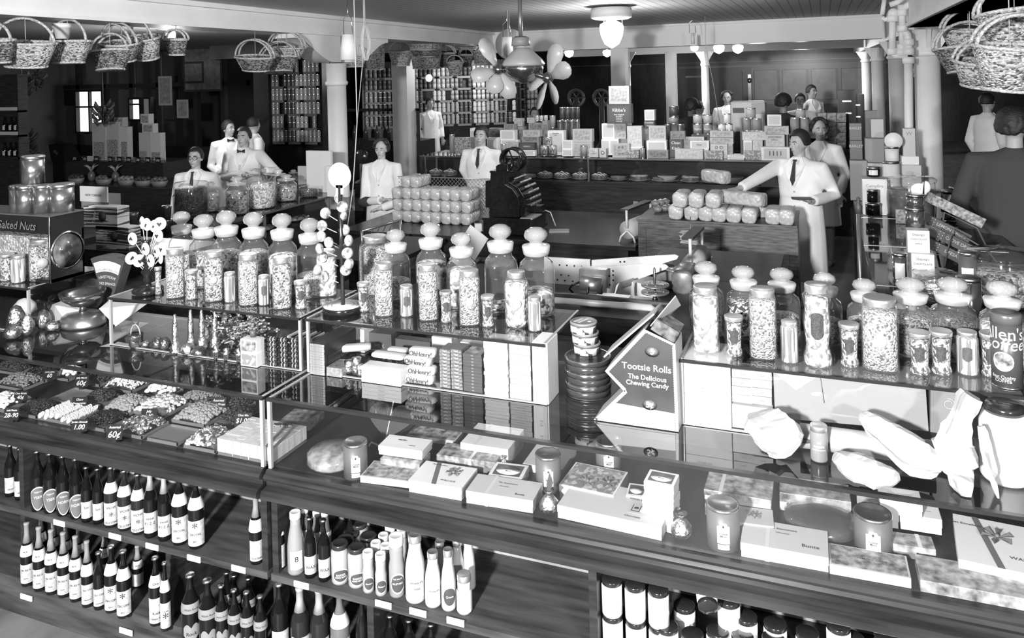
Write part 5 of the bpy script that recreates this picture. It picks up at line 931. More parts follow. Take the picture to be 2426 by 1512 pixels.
# ---- lollipop stands
p = at(331, 700, z=ZU); t = thing('lollipop_tree', 'dark turned stand full of white lollipops with card-suit faces', 'lollipop stand', (p.x, p.y+.05, ZU))
MB().lathe([(.068, .001), (.072, .008), (.072, .02), (.066, .024), (.02, .028), (.014, .05), (.022, .06), (.016, .08), (.03, .1), (.012, .13), (.02, .15), (.032, .16), (.014, .18), (.013, .24), (.03, .255), (.0, .26)], 30).build('turned_stand', BLKM, t)
k = ppm(p)
for i, (u, v) in enumerate(((337, 528), (348, 532), (368, 536), (379, 530), (314, 566), (375, 558), (372, 596), (384, 590), (357, 618), (330, 618), (312, 612), (380, 610), (345, 590))):
    hd = at(u, v, Y=p.y+.05-.02)-Vector((p.x, p.y+.05, ZU)); st = Vector((0, 0, .155 if v < 575 else .1))
    if v > 600: st = Vector((0, 0, .09))
    l = thing('lollipop', 'white faced lollipop, %s on the turned stand' % ORD[i], 'lollipop', (p.x, p.y+.05, ZU)); yw = rnd.uniform(-.5, .5) if i not in (9, 10) else 1.2
    MB().tube([st+(hd-st)*.1, hd], .002, 5).build('stick', CREAM, l); R = Matrix.Rotation(yw, 3, 'Z')
    MB().ell(hd, (.031, .010, .031), 14, 0, R).build('candy_head', WHT, l)
    b = MB(); s_ = .014; pts = [(0, 0, s_), (-s_*.9, 0, -.002), (-s_*.5, 0, -s_*.6), (0, 0, -s_*.2), (s_*.5, 0, -s_*.6), (s_*.9, 0, -.002)]
    if i % 2: pts = [(a, 0, -c) for a, _, c in pts][::-1]
    b.add([hd+R @ (Vector(q)+Vector((0, -.0105, 0))) for q in pts], [tuple(range(6))]); b.build('suit_mark', INK, l)
p = at(791, 748, z=ZU); t = thing('sucker_stand', 'round-based pole stand topped with a white disc', 'lollipop stand', (p.x, p.y+.07, ZU)); r = 49/ppm(p)
MB().lathe([(r, .001), (r, .022), (r*.96, .026)], 36).build('base', BLKM, t); MB().lathe([(r*.95, .0265), (0, .028)], 36).build('base_top', WHT, t); MB().lathe([(r*.55, .0285), (r*.57, .0285)], 36, cap=False).lathe([(r*.75, .0282), (r*.76, .0282)], 36, cap=False).build('base_rings', INK, t)
MB().tube([(0, 0, .02), (-.0, 0, .545)], .009, 12).build('pole', mat('black pole', .02, .2), t)
MB().lathe([(.055, -.006), (.058, 0), (.055, .006)], 36, (0, 0, .59), rot=Matrix.Rotation(PI/2, 3, 'X')).build('disc_sign', WHT, t, bevel=0); MB().box(-.018, .018, -.006, .006, .51, .55).build('sign_tab', WHT, t)
WR = mat('clear wrapped candy', .4, .12, n=(40, .8), bump=.5)
for i, (du, dv) in enumerate(((-28, 535), (-20, 505), (22, 510), (-30, 560), (25, 545), (35, 570), (-12, 575), (32, 600), (-24, 610), (12, 470), (20, 490), (-38, 640), (-22, 655), (28, 640), (36, 625), (-34, 590))):
    hd = at(791+du, dv, Y=p.y+.07+rnd.uniform(-.05, .03))-Vector((p.x, p.y+.07, ZU)); l = thing('wrapped_sucker', 'cellophane-wrapped round sucker on the pole stand, %s' % ORD[i], 'lollipop', (p.x, p.y+.07, ZU))
    q = Vector((0, 0, hd.z-.04)); q2_ = q+(hd-q)*.22; MB().tube([q2_, hd], .002, 5).build('stick', CREAM, l); MB().ell(hd, (.025, .018, .025), 12, 0, Matrix.Rotation(i, 3, 'Z')).build('candy_head', WR, l)
# ---- nut cabinet
NX0, NX1, NY0, NY1 = -5.1, -3.80, 2.86, 3.2; e = at(118, 515, Y=NY0); NXR = at(118, 600, Y=NY0).x; ztop = e.z
t = thing('nut_cabinet', 'black nut warming cabinet with a round porthole and gold lettering reading Salted Nuts', 'nut cabinet')
NYB = at(200, 620, X=NXR).y; NYB = min(NYB, 3.35)
MB().box(NX0, NXR, NY0+.01, NYB, ztop-.09, ztop).build('top_box', BLKM, t); MB().box(NX0, NXR+.004, NY0, NYB+.004, ztop, ztop+.006).build('top_plate', mat('top plate', .35, .25, .8), t)
MB().box(NXR-.01, NXR, NY0, NYB, ZU+.002, ztop-.09).build('side_panel', BLKM, t); MB().box(NX0, NXR, NY0, NYB, ZU+.001, ZU+.02).build('floor_tray', BLKM, t); MB().box(NX0, NXR, NYB-.01, NYB, ZU+.02, ztop-.09).build('rear_panel', BLKM, t)
MB().box(NX0, NXR-.012, NY0+.005, NY0+.01, ZU+.02, ztop-.09).build('glass_front', GLASS, t); MB().tube([(NXR, NY0, ZU+.002), (NXR, NY0, ztop)], .004, 6).build('corner_strip', STEEL, t)
MB().box(NX0, NXR-.03, NY0+.05, NYB-.03, ZU+.02, ztop-.12).build('nuts', cand('nuts', .25, .55, 70), t)['kind'] = 'stuff'
q = at(160, 592, X=NXR+.004); MB().lathe([(.098, 0), (.1, .004), (.09, .006)], 36, q, rot=Matrix.Rotation(PI/2, 3, 'Y'), cap=False).build('porthole_ring', CHROME, t); MB().lathe([(.092, .003), (0, .008)], 36, q, rot=Matrix.Rotation(PI/2, 3, 'Y')).build('porthole_glass', mat('porthole', .22, .1, .3, n=(12, .8)), t)
b = MB(); b.text('Salted Nuts', .06, (at(40, 535, Y=NY0-.001)), slant=.25); b.build('lettering', mat('gilt letter', .3, .3, .6), t)
for i, (u, w_, lb) in enumerate(((5, 42, 'leftmost in the row'), (36, 46, 'second in the row'), (82, 44, 'third in the row'), (122, 56, 'rightmost in the row'))):
    q = at(u, 510-2*i, z=ztop+.007); k = ppm(q); r = w_/2/k; h = 66/k; q.y = min(max(q.y+r, NY0+r), NYB-r); t = thing('canister_tin', 'bright lidded canister on the nut cabinet, %s' % lb, 'tin', q)
    MB().lathe([(r*.97, 0), (r*.97, h*.9)], 30).build('body', mat('canister', .35, .25, .9, n=(7, .4)), t); MB().lathe([(r, h*.86), (r*1.02, h*.97), (r*.9, h), (0, h)], 30).build('lid', TIN, t)
q = at(10, 447, z=ztop+.145); k = ppm(q); r = 26/k; h = 68/k; t = thing('canister_tin', 'bright lidded canister standing on top of the row at the left edge', 'tin', (q.x, NY0+.12, ztop+.008+66/k*1.0)); MB().lathe([(r*.97, 0), (r*.97, h*.9)], 30).build('body', mat('canister', .35, .25, .9), t); MB().lathe([(r, h*.86), (r*1.04, h*.97), (r*.9, h), (0, h)], 30).build('lid', TIN, t)
# ------------------------------------------------------------ behind the counter: slicer bench, table, bread, register
s1 = lambda x, y: (1300+x/5.514, 560+y/5.514)
t1 = lambda x, y: (1000+x/4.043, 330+y/4.043)
c1 = lambda x, y: (1500+x/4.043, 380+y/4.043)
def pl(q, pts, Y, d, m, nm, parent, bevel=0):
    b = MB(); b.prism([(a.x, a.z) for a in [at(*q(*p_), Y=Y) for p_ in pts]], Y, Y+d, 'Y'); return b.build(nm, m, parent, bevel=bevel)
YS = 4.6; zs = at(1550, 722, Y=YS).z; BX0, BX1 = at(1290, 700, Y=YS).x, at(1660, 740, Y=YS).x+.25
t = thing('slicer_bench', 'dark low bench carrying the bread slicing machine', 'bench')
MB().box(-2.6, BX1, 4.35, 5.3, zs-.06, zs-.02).build('bench_top', WOOD, t); MB().box(-2.6, BX1, 4.45, 4.5, zs-.22, zs-.06).build('apron', WOOD, t)
for x in (-2.5, BX1-.08):
    for y in (4.45, 5.2): MB().box(x, x+.07, y, y+.07, 0, zs-.06).build('leg', WOOD, t)
MB().box(-2.5, BX1-.05, 4.45, 5.2, .25, .28).build('lower_shelf', WOOD, t)
t = thing('bread_slicer', 'white-enamelled bread slicing machine with perforated plates, wing guides and twin discs', 'bread slicer'); ENM = mat('slicer enamel', .62, .3); STL = mat('worn steel', .35, .35, .8, n=(12, .3))
pl(s1, ((-60, 270), (540, 305), (540, 500), (370, 700), (-60, 680)), 4.95, .012, ENM, 'perforated_plate', t)
pl(s1, ((560, 312), (1650, 240), (1695, 262), (1672, 300), (1430, 372), (1200, 440), (560, 470)), 4.95, .012, ENM, 'wing_guide', t)
pl(s1, ((360, 400), (1520, 368), (1562, 398), (1530, 432), (1130, 575), (930, 600), (875, 650), (855, 745), (420, 730)), 4.78, .012, ENM, 'wing_guide', t)
pl(s1, ((870, 750), (920, 610), (1130, 605), (1370, 650), (1400, 805)), 4.72, .012, ENM, 'lower_guard', t)
pl(s1, ((395, 425), (755, 440), (755, 690), (395, 600)), 4.68, .05, STL, 'motor_box', t, .004)
a, b_ = at(*s1(430, 620), Y=4.66), at(*s1(700, 650), Y=4.66); MB().tube([a, b_], .05, 20).build('motor_drum', STL, t)
pl(s1, ((390, 690), (630, 700), (630, 760), (390, 740)), 4.62, .06, DG, 'motor_foot', t)
MB().tube([at(*s1(x, y), Y=4.62) for x, y in ((400, 600), (300, 640), (270, 690), (320, 740))], .007, 8).tube([at(*s1(x, y), Y=4.6) for x, y in ((515, 660), (500, 760), (505, 900), (540, 1040), (600, 1090), (630, 1040), (600, 980))], .006, 8).build('power_cord', BLK, t)
k = ppm(at(*s1(1390, 635), Y=4.6))
for y in (635, 730):
    c = at(*s1(1390, y), Y=4.6); MB().lathe([(.082, -.004), (.082, .004), (0, .006)], 32, c).build('disc', STL, t)
    b = MB()
    for i in range(5): b.ell(c+Vector((.05*math.cos(i*1.256), .05*math.sin(i*1.256), .006)), (.007, .007, .004), 6)
    b.build('disc_bolts', TIN, t)
c = at(*s1(1640, 430), Y=4.95); MB().lathe([(.06, -.004), (.06, .004)], 28, c).build('disc', STL, t)
c = at(*s1(1390, 850), Y=4.6); MB().lathe([(.02, -.004), (.012, .03), (.008, .05), (.008, .19), (.003, .2)], 14, c).build('spindle', CHROME, t)
b = MB()
for x, y in ((140, 375), (236, 380), (333, 387), (430, 395), (160, 505), (260, 513), (112, 568), (210, 578), (313, 588), (112, 655)): b.lathe([(.006, 0), (0, .0008)], 10, at(*s1(x, y), Y=4.949), rot=Matrix.Rotation(PI/2, 3, 'X'))
for x, y in ((935, 335), (988, 333), (840, 452), (840, 508), (843, 575), (795, 635), (788, 515)): b.lathe([(.006, 0), (0, .0008)], 10, at(*s1(x, y), Y=4.779 if y > 400 else 4.949), rot=Matrix.Rotation(PI/2, 3, 'X'))
b.build('punched_holes', INK, t)
MB().tube([at(*s1(x, y), Y=4.5) for x, y in ((-80, 825), (1330, 935), (1370, 950), (1360, 1010), (1300, 1080))], .022, 10, flat=.6).build('front_rail', ENM, t)
pl(s1, ((-80, 740), (300, 760), (1650, 880), (1650, 905), (-80, 790)), 4.55, .03, DG, 'bed_plate', t)
pl(s1, ((925, 600), (1110, 545), (1115, 560), (1060, 640), (945, 680)), 4.66, .006, STL, 'clamp_plate', t); pl(s1, ((1085, 600), (1110, 605), (1115, 770), (1140, 820), (1080, 850), (1020, 830), (1070, 780)), 4.63, .015, ENM, 'lever', t)
def loaf(label, c, L, w_, h, rz, m, nm='bread_loaf', g=None, cat='bread'):
    b = MB(); n = 16; pf = []
    for i in range(n):
        a = 2*PI*i/n; x = math.copysign(abs(math.cos(a))**.55, math.cos(a))*w_/2; z = h/2+math.copysign(abs(math.sin(a))**.6, math.sin(a))*h/2; pf.append((x*(1.08 if z > h*.55 else 1), z))
    vs = []; ys = (-L/2, -L/2*.94, -L/4, 0, L/4, L/2*.94, L/2); sc2 = (.82, 1, 1.01, .99, 1.01, 1, .82)
    for y, s_ in zip(ys, sc2): vs += [(x*s_, y, h/2+(z-h/2)*s_+.0) for x, z in pf]
    fs = [(j*n+i, j*n+(i+1) % n, (j+1)*n+(i+1) % n, (j+1)*n+i) for j in range(6) for i in range(n)]+[tuple(reversed(range(n))), tuple(6*n+i for i in range(n))]
    b.add(vs, fs, 0, True); o = b.build(nm, m, None, c, rz); return tag(o, label, cat, g)
BRD = mat('crust', .07, .35, n=(8, .7), ramp=((.3, .02), (.75, .3))); WAX = mat('waxed paper', .5, .3, n=(26, .3), kind='voronoi', ramp=((0, .44), (.35, .5), (.7, .55)), bump=.8)
c = at(*s1(1750, 770), Y=4.75); loaf('unwrapped dark-crusted loaf standing at the slicer outlet', (c.x, 4.85, c.z+.01), .26, .12, .14, 0, BRD); c = at(*s1(1460, 620), Y=4.95); loaf('unwrapped dark loaf behind the twin discs', (c.x, 5.1, zs-.019), .25, .14, .16, .3, BRD)
# paper roll cutters
def cutter(label, e0, e1, r, Y0, Y1, zt, legs):
    t = thing('paper_cutter', label, 'paper cutter'); a = at(*e0, Y=Y0); b_ = at(*e1, Y=Y1); b_.z = a.z; 
    MB().tube([a, b_], r, 26).build('paper_roll', mat('roll paper', .42, .55), t); MB().tube([a+Vector((0, -.004, 0)), a+Vector((0, .002, 0))], r*.45, 20).build('core_ring', CREAM, t)
    for q in (a+Vector((0, -.03, 0)), b_+Vector((0, .03, 0))):
        b = MB(); zf = legs
        b.tube([q+Vector((0, 0, .19)), q+Vector((0, 0, .02))], .012, 8).tube([q+Vector((0, 0, .0)), q+Vector((-.06, 0, -.06)), Vector((q.x-.075, q.y, zf))], .01, 8).tube([q, q+Vector((.06, 0, -.06)), Vector((q.x+.075, q.y, zf))], .01, 8); b.build('bracket', ENM, t)
    d = (b_-a); MB().hexa([a+Vector((-.06, -.03, .18)), a+Vector((.02, -.03, .18)), b_+Vector((.02, .04, .18)), b_+Vector((-.06, .04, .18))], [a+Vector((-.06, -.03, .2)), a+Vector((.02, -.03, .2)), b_+Vector((.02, .04, .2)), b_+Vector((-.06, .04, .2))]).build('cutter_bar', WOOD, t)
cutter('paper roll in a white cast stand with a dark cutter bar, on the wrapping table', (1487, 545), (1540, 500), .085, 7.25, 7.75, .1, .80)
cutter('second paper roll stand behind the slicer, beside the bread cabinet', (1638, 628), (1662, 600), .07, 5.6, 5.95, .1, zs-.02)
MB_x = MB().box(-1.2, -.3, 5.4, 6.2, zs-.06, zs-.02); t = thing('low_table', 'low dark table between slicer and bread cabinet', 'table'); MB_x.build('table_top', WOOD, t)
for x in (-1.15, -.4):
    for y in (5.45, 6.1): MB().box(x, x+.05, y, y+.05, 0, zs-.06).build('leg', WOOD, t)
# wrapping table
t = thing('wrapping_table', 'long dark wrapping table holding the register and paper cutter', 'table'); MB().box(-4.8, -1.62, 7.06, 8.7, .76, .8).build('table_top', WOODX, t, bevel=.004); MB().box(-4.7, -1.7, 7.1, 7.13, .6, .76).build('apron', WOOD, t)
for x in (-4.7, -3.4, -1.75):
    for y in (7.12, 8.6): MB().box(x-.04, x+.04, y, y+.08, 0, .76).build('leg', WOOD, t)
p = at(1325, 548, z=.8); tag(MB().cbox((0, 0, .005), (.2, .14, .01), .3).build('note_pad', mat('pad cover', .3, .5), None, (p.x, p.y, .8)), 'thin writing pad lying on the wrapping table', 'pad')
# cash register
RY = at(1146, 556, z=.8).y; REG = mat('register iron', .02, .2, .4, n=(30, .3)); t = thing('cash_register', 'black ornate cash register with round keys and a tape wheel on top', 'cash register')
rp = lambda pts: [(a.x, max(.801, a.z)) for a in [at(*t1(*p_), Y=RY) for p_ in pts]]
MB().prism(rp(((585, 900), (1025, 900), (1025, 775), (585, 765))), RY, RY+.5, 'Y').build('drawer_base', REG, t, bevel=.004); MB().prism(rp(((575, 775), (1035, 790), (1035, 765), (575, 750))), RY-.01, RY+.51, 'Y').build('base_ledge', REG, t); MB().prism(rp(((570, 910), (1040, 915), (1040, 885), (570, 880))), RY-.01, RY+.51, 'Y').build('plinth', REG, t)
MB().prism(rp(((625, 750), (915, 755), (920, 640), (905, 560), (850, 482), (778, 440), (765, 322), (640, 322))), RY+.04, RY+.07, 'Y').build('side_plate', REG, t, bevel=.003)
arc = ((625, 745), (960, 755), (965, 640), (950, 560), (900, 480), (810, 420), (800, 330), (640, 325))
MB().prism(rp(arc), RY+.07, RY+.4, 'Y').build('key_housing', REG, t, bevel=.003); MB().prism(rp(((625, 750), (925, 755), (930, 640), (915, 560), (860, 480), (788, 440), (775, 322), (640, 322))), RY+.4, RY+.43, 'Y').build('side_plate', REG, t)
MB().prism(rp(((568, 670), (640, 675), (640, 402), (568, 412))), RY+.1, RY+.36, 'Y').build('printer_box', REG, t, bevel=.005); MB().prism(rp(((668, 320), (790, 322), (785, 255), (700, 248), (668, 270))), RY+.1, RY+.38, 'Y').build('tape_cover', REG, t, bevel=.006); MB().prism(rp(((640, 325), (800, 330), (800, 310), (640, 306))), RY+.02, RY+.45, 'Y').build('cornice', REG, t)
ap = [Vector((x, 0, z)) for x, z in rp(((812, 420), (860, 448), (905, 485), (935, 525), (955, 570), (965, 620), (966, 665)))]
for rr_ in range(6):
    a = ap[rr_]; b2 = ap[rr_+1]; d = (b2-a).normalized(); nn = Vector((-d.z, 0, d.x)); nn = nn if nn.x > 0 else -nn
    b = MB(); bs = MB()
    for c in range(8):
        q = (a+b2)/2+Vector((0, RY+.1+.04*c, 0)); bs.tube([q, q+nn*.05], .006, 5); b.tube([q+nn*.05, q+nn*.058], .015, 10)
    b.build('key_row', TIN, t); bs.build('key_stems', DG, t)
w_ = at(*t1(870, 195), Y=RY+.2); b = MB()
for s_ in (-.06, .06): b.tube([w_+Vector((.115*math.cos(i*PI/12), s_, .115*math.sin(i*PI/12))) for i in range(25)], .012, 6)
for i in range(4): a = i*PI/2+.4; b.tube([w_, w_+Vector((.1*math.cos(a), 0, .1*math.sin(a)))], .008, 5)
b.build('tape_wheel', REG, t); MB().lathe([(.118, -.06), (.118, .06)], 28, w_, rot=Matrix.Rotation(PI/2, 3, 'X'), cap=False).build('wheel_drum', REG, t)
MB().tube([w_, w_+Vector((-.03, 0, -.14))], .02, 8).build('wheel_post', REG, t)
q = rp(((930, 770), (1030, 765))); MB().box(q[0][0]-.0, q[1][0]+.02, RY+.02, RY+.3, q[0][1]-.0, q[0][1]+.012).build('marble_slab', mat('marble', .5, .3), t)
q = rp(((1040, 700), (1150, 700))); MB().box(q[0][0]-.12, q[0][0]-.01, RY+.32, RY+.46, .99, 1.05).build('receipt_box', REG, t)
MB().tube([at(*t1(x, y), Y=RY+.4) for x, y in ((1180, 680), (1230, 700), (1260, 780), (1280, 830))], .006, 6).build('cord', LG, t)
# wrapped loaves on the table with a wire rack
LY = at(1030, 531, z=.8).y; lw = ppm((at(1030, 531, z=.8))); 
cols = (940, 963, 985, 1008, 1031, 1055, 1079, 1103); first = None
for ci, u in enumerate(cols):
    for ri in range(4):
        if ri == 3 and ci not in (1, 2): continue
        if ci == 0 and ri > 2: continue
        x = at(u, 531, Y=LY).x; lb = 'waxed-paper loaf in the wire rack, column %s from left, row %s from bottom' % (ORD[ci], ORD[ri])
        loc = (x+rnd.uniform(-.004, .004), LY+.14+rnd.uniform(-.01, .01), .8012+ri*.128)
        if first is None: first = loaf(lb, loc, .28, .112, .124, 0, WAX, 'wrapped_loaf', 'wrapped loaves in the wire rack')
        else: o = first.copy(); COL.objects.link(o); o.location = loc; o['label'] = lb; o.rotation_euler.z = rnd.uniform(-.04, .04)
t = thing('wire_rack', 'lattice wire rack around the wrapped loaves', 'wire rack')
def lattice(P0, P1, z0, z1, nm, st=.045):
    P0, P1 = Vector(P0), Vector(P1); L = (P1-P0).length; d = (P1-P0)/L; h = z1-z0; b = MB(); Pp = lambda s_, z: P0+d*s_+Vector((0, 0, z))
    n = int(L/st)+int(h/st)+2
    for i in range(-int(h/st)-1, n):
        for sg in (1, -1):
            s0 = i*st; a = max(0, s0) if sg == 1 else None
            if sg == 1: sa, sb = max(0, s0), min(L, s0+h); za, zb = sa-s0, sb-s0
            else: sa, sb = max(0, s0), min(L, s0+h); za, zb = h-(sa-s0), h-(sb-s0)
            if sb > sa: b.tube([Pp(sa, z0+za), Pp(sb, z0+zb)], .0022, 4)
    b.tube([Pp(0, z1), Pp(L, z1)], .005, 6).tube([Pp(0, z0), Pp(L, z0)], .005, 6); b.build(nm, mat('wire', .45, .35, .7), t)
xr = at(1150, 480, Y=LY).x; lattice((at(955, 500, Y=LY+.42).x, LY+.32, 0), (xr+.05, LY+.32, 0), .82, 1.26, 'back_lattice'); lattice((xr-.02, LY-.02, 0), (xr+.05, LY+.32, 0), .81, 1.24, 'end_lattice')
tag(MB().cbox((0, 0, .04), (.07, .07, .08), .5).build('sugar_box', WHT, None, at(1133, 548, z=.8)), 'small white box at the foot of the register', 'box')
p = at(1110, 590, Y=4.9); tag(MB().cbox((0, 0, 0), (.16, .004, .3), 0, 0, Matrix.Rotation(.6, 3, 'Y')).build('show_card', mat('board', .4, .5), None, p), 'pale card leaning on edge behind the jars', 'card')
# wire letter stand near the woman
a, b_ = at(857, 548, Y=6.2), at(948, 522, Y=6.6); t = thing('sheet_rack', 'small metal rail with curved wire dividers in front of the woman', 'rack'); MB().tube([a, b_], .012, 8).build('top_rail', STL, t)
for q in (a, b_): MB().tube([q, Vector((q.x, q.y, .8))], .014, 8).build('post', STL, t)
b = MB()
for i in range(1, 6): q = a+(b_-a)*i/6; b.tube([q, q+Vector((-.03, 0, -.03)), q+Vector((-.07, 0, -.12)), q+Vector((-.08, 0, -.25))], .004, 5)
b.build('dividers', STL, t)
t = thing('side_table', 'dark side table under the metal rail', 'table'); MB().box(a.x-.4, b_.x+.3, 5.9, 6.95, .76, .8).build('table_top', WOOD, t); [MB().box(x, x+.06, y, y+.06, 0, .76).build('leg', WOOD, t) for x in (a.x-.35, b_.x+.2) for y in (5.95, 6.85)]
# bread cabinet
t = thing('bread_cabinet', 'oak panelled bread cabinet topped with wrapped loaves', 'cabinet'); X0, X1, Y0, Y1 = -1.60, -.235, 7.09, 7.85
MB().box(X0, X1, Y0+.012, Y1, .0, 1.03).build('carcass', CAB, t); MB().box(X0-.01, X1+.01, Y0-.005, Y1+.01, 1.03, 1.052).build('top_board', CAB, t, bevel=.004)
f = MB()
for x in (X0, X0+.66, X1-.06): f.box(x, x+.07, Y0, Y0+.012, 0, 1.03)
for z in (.02, .5, .97): f.box(X0, X1, Y0+.001, Y0+.012, z, z+.06)
f.build('frame', CAB, t)
BL = lambda lb, x, y, zz, rz=0, L=.28, w_=.125, h=.13: loaf(lb, (lambda q: (q.x, q.y+L*.5*math.cos(rz)-.0, zz))(at(*c1(x, y), z=zz)), L, w_, h, rz, WAX, 'wrapped_loaf', None)
for i, x in enumerate((405, 558, 695, 822, 962, 1110, 1338, 1470)): BL('wrapped loaf on the bread cabinet, %s from the left in the bottom row' % ORD[i], x, 570+i*8, 1.053)
for i, x in enumerate((445, 600, 765)): BL('wrapped loaf in the upper row on the bread cabinet, %s of three' % ('left', 'middle', 'right')[i], x, 455+i*4, 1.19)
c = at(*c1(1040, 440), z=1.19); loaf('long printed loaf lying crosswise on top of the cabinet loaves', (c.x, c.y+.08, 1.19), .42, .14, .12, 1.15, WAX, 'wrapped_loaf')
c = at(*c1(795, 320), Y=7.6); loaf('wrapped loaf at the top under the clerk reaching hand', (c.x, 7.62, 1.325), .28, .125, .12, .9, WAX, 'wrapped_loaf'); c = at(*c1(1215, 520), z=1.053); loaf('wrapped loaf set back between the end loaves', (c.x, 7.5, 1.053), .26, .125, .13, .2, WAX, 'wrapped_loaf')
for i, (x, y) in enumerate(((225, 470), (265, 445), (300, 430), (245, 510), (290, 490), (330, 470), (250, 540), (310, 520))):
    c = at(*c1(x, y), Y=7.5); c.z = max(c.z-.05, 1.056); b = MB(); b.ell((0, 0, .03), (.045, .035, .03), 8); o = b.build('sweet_roll', mat('roll crust', .2, .4)); o.location = (c.x, 7.45+.05*(i % 3), 1.054+(.055 if i in (0, 1, 2) else .0)); tag(o, 'iced roll in the little heap left of the loaves, %s' % ORD[i], 'roll'); b = MB(); b.tube([(-.04, 0, .04), (0, 0, .062), (.04, 0, .04)], .006, 5); b.build('icing', WHT, o)
c = at(1635, 518, z=1.0); t = thing('paper_spindle', 'spindle stuck with a sheaf of paper slips before the bread cabinet', 'spindle'); c = at(1637, 560, Y=6.0); t.location = (c.x, c.y, 0)
MB().tube([(0, 0, zs-.02), (0, 0, c.z+.15)], .003, 5).build('spike', STEEL, t); b = MB()
for i in range(14): b.cbox((rnd.uniform(-.01, .01), 0, c.z-.05+i*.007), (.14, .1, .001), rnd.uniform(-.5, .5), 0, Matrix.Rotation(rnd.uniform(-.15, .15), 3, 'X') @ Matrix.Rotation(rnd.uniform(-.5, .5), 3, 'Z'))
b.build('paper_slips', PAPER, t)
# ------------------------------------------------------------ bakery case
t = thing('bakery_case', 'long bakery showcase with dark wooden base and glass front full of pies and cakes', 'display case'); GX0, GX1, GY0, GY1 = at(1007, 366, z=1.3).x, -.42, 9.72, 10.55
MB().box(GX0, GX1, GY0, GY1, 0, .98).build('base_cabinet', WOOD, t); MB().box(GX0-.01, GX1+.01, GY0-.02, GY1+.01, .98, 1.0).build('ledge', WOODX, t); MB().box(GX0, GX1, GY0-.004, GY0, .9, .94).build('rail', WOODX, t)
MB().box(GX0, GX1, GY0+.005, GY0+.01, 1.0, 1.29).build('glass_front', GLASS, t); MB().box(GX0, GX1, GY0, GY1, 1.29, 1.3).build('glass_top', GLASS, t); MB().box(GX0, GX1, GY1-.02, GY1, 1.0, 1.29).build('rear_doors', WOOD, t); MB().box(GX0, GX1, GY0-.004, GY0+.004, 1.286, 1.302).build('top_strip', DG, t)
for u in (1008, 1394, 1880): x = at(u, 400, Y=GY0).x; MB().box(x-.01, x+.01, GY0-.003, GY0+.015, 1.0, 1.29).build('corner_post', STEEL, t)
x = at(1506, 470, Y=GY0).x; MB().box(x-.03, x+.03, GY0-.01, GY0, .7, .77).ell((x, GY0-.012, .73), (.012, .01, .015), 8).build('door_lock', STL, t)
PIE = mat('pie crust', .12, .5, n=(30, .6)); PIEL = mat('pale pastry', .3, .5, n=(40, .5)); DISH = mat('white plate', .62, .2)
def plate(u, w_, kind, lb, v=438, Y=None):
    p = at(u, v, Y=GY0+.2 if Y is None else Y); k = ppm(p); r = w_/2/k; q = Vector((p.x, p.y, 1.0008)); t = thing('pastry_plate', lb, 'pastry', q); MB().lathe([(r*.6, 0), (r, .02), (r*1.02, .022), (r*.6, .006), (0, .006)], 24).build('plate', DISH, t)
    if kind == 'pie': MB().lathe([(r*.7, .012), (r*.9, .045), (r*.8, .055), (0, .06)], 24, rid=.02).build('pie', PIE, t)
    if kind == 'deep': MB().lathe([(r*.6, .02), (r*.95, .07), (r, .075)], 24).build('pie_dish', DISH, t); MB().lathe([(r*.9, .072), (r*.8, .08), (0, .085)], 24).build('pie', PIE, t)
    if kind == 'cake': MB().lathe([(r*.85, .01), (r*.85, .06), (r*.8, .07), (0, .072)], 24).build('cake', PIE, t); MB().lathe([(r*.86, .06), (r*.8, .076), (0, .08)], 24, rid=.02).build('icing', PIEL, t)
    if kind == 'rolls':
        b = MB(); ic = MB()
        for i in range(9): a = i*.7; c = (r*.55*math.cos(a)*(i > 0), r*.55*math.sin(a)*(i > 0), .045+(.02 if i == 0 else 0)); b.ell(c, (.05, .05, .035), 8); ic.tube([(c[0]-.035, c[1]-.03, c[2]+.02), (c[0], c[1]-.03, c[2]+.037), (c[0]+.035, c[1]-.03, c[2]+.02)], .006, 4)
        b.build('rolls', PIE, t); ic.build('icing', WHT, t)
for u, w_, kd, lb in ((1035, 34, 'rolls', 'plate of iced pastries at the left end of the bakery case, before the post'), (1068, 30, 'rolls', 'plate of iced pastries beside the first, partly behind the clerk'), (1255, 36, 'pie', 'flat pastry plate just right of the register wheel'), (1293, 40, 'rolls', 'plate of sliced coil buns, second from the register'), (1333, 42, 'rolls', 'plate of dark iced buns, third from the register'), (1376, 44, 'rolls', 'plate of striped iced buns left of the glass joint'), (1422, 42, 'rolls', 'plate of looped iced rolls right of the glass joint'), (1466, 44, 'pie', 'dark flat pie right of the looped rolls'), (1515, 50, 'cake', 'round cake with crumbled pale top'), (1566, 44, 'pie', 'plate of low dark pastries beside the crumb cake'), (1583, 50, 'deep', 'stacked deep white pie dishes'), (1637, 50, 'cake', 'dark layer cake right of the stacked dishes'), (1686, 52, 'deep', 'deep-dish pie on a white plate right of the layer cake'), (1738, 48, 'deep', 'deep-dish pie beside the reaching arm'), (1785, 40, 'pie', 'last dark pie partly behind the reaching arm')): plate(u, w_, kd, lb, 436 if u > 1400 else 430)
b1 = lambda x, y: (1050+x/5.391, 200+y/5.391); b2 = lambda x, y: (1480+x/5.054, 200+y/5.054)
Z3 = 1.302; VAL = {'w': WHT, 'p': CREAM, 'l': mat('pale carton', .42, .5), 'g': mat('mid carton', .24, .5), 'd': mat('dark carton b', .06, .4), 'P': PIC, 'T': PATT}
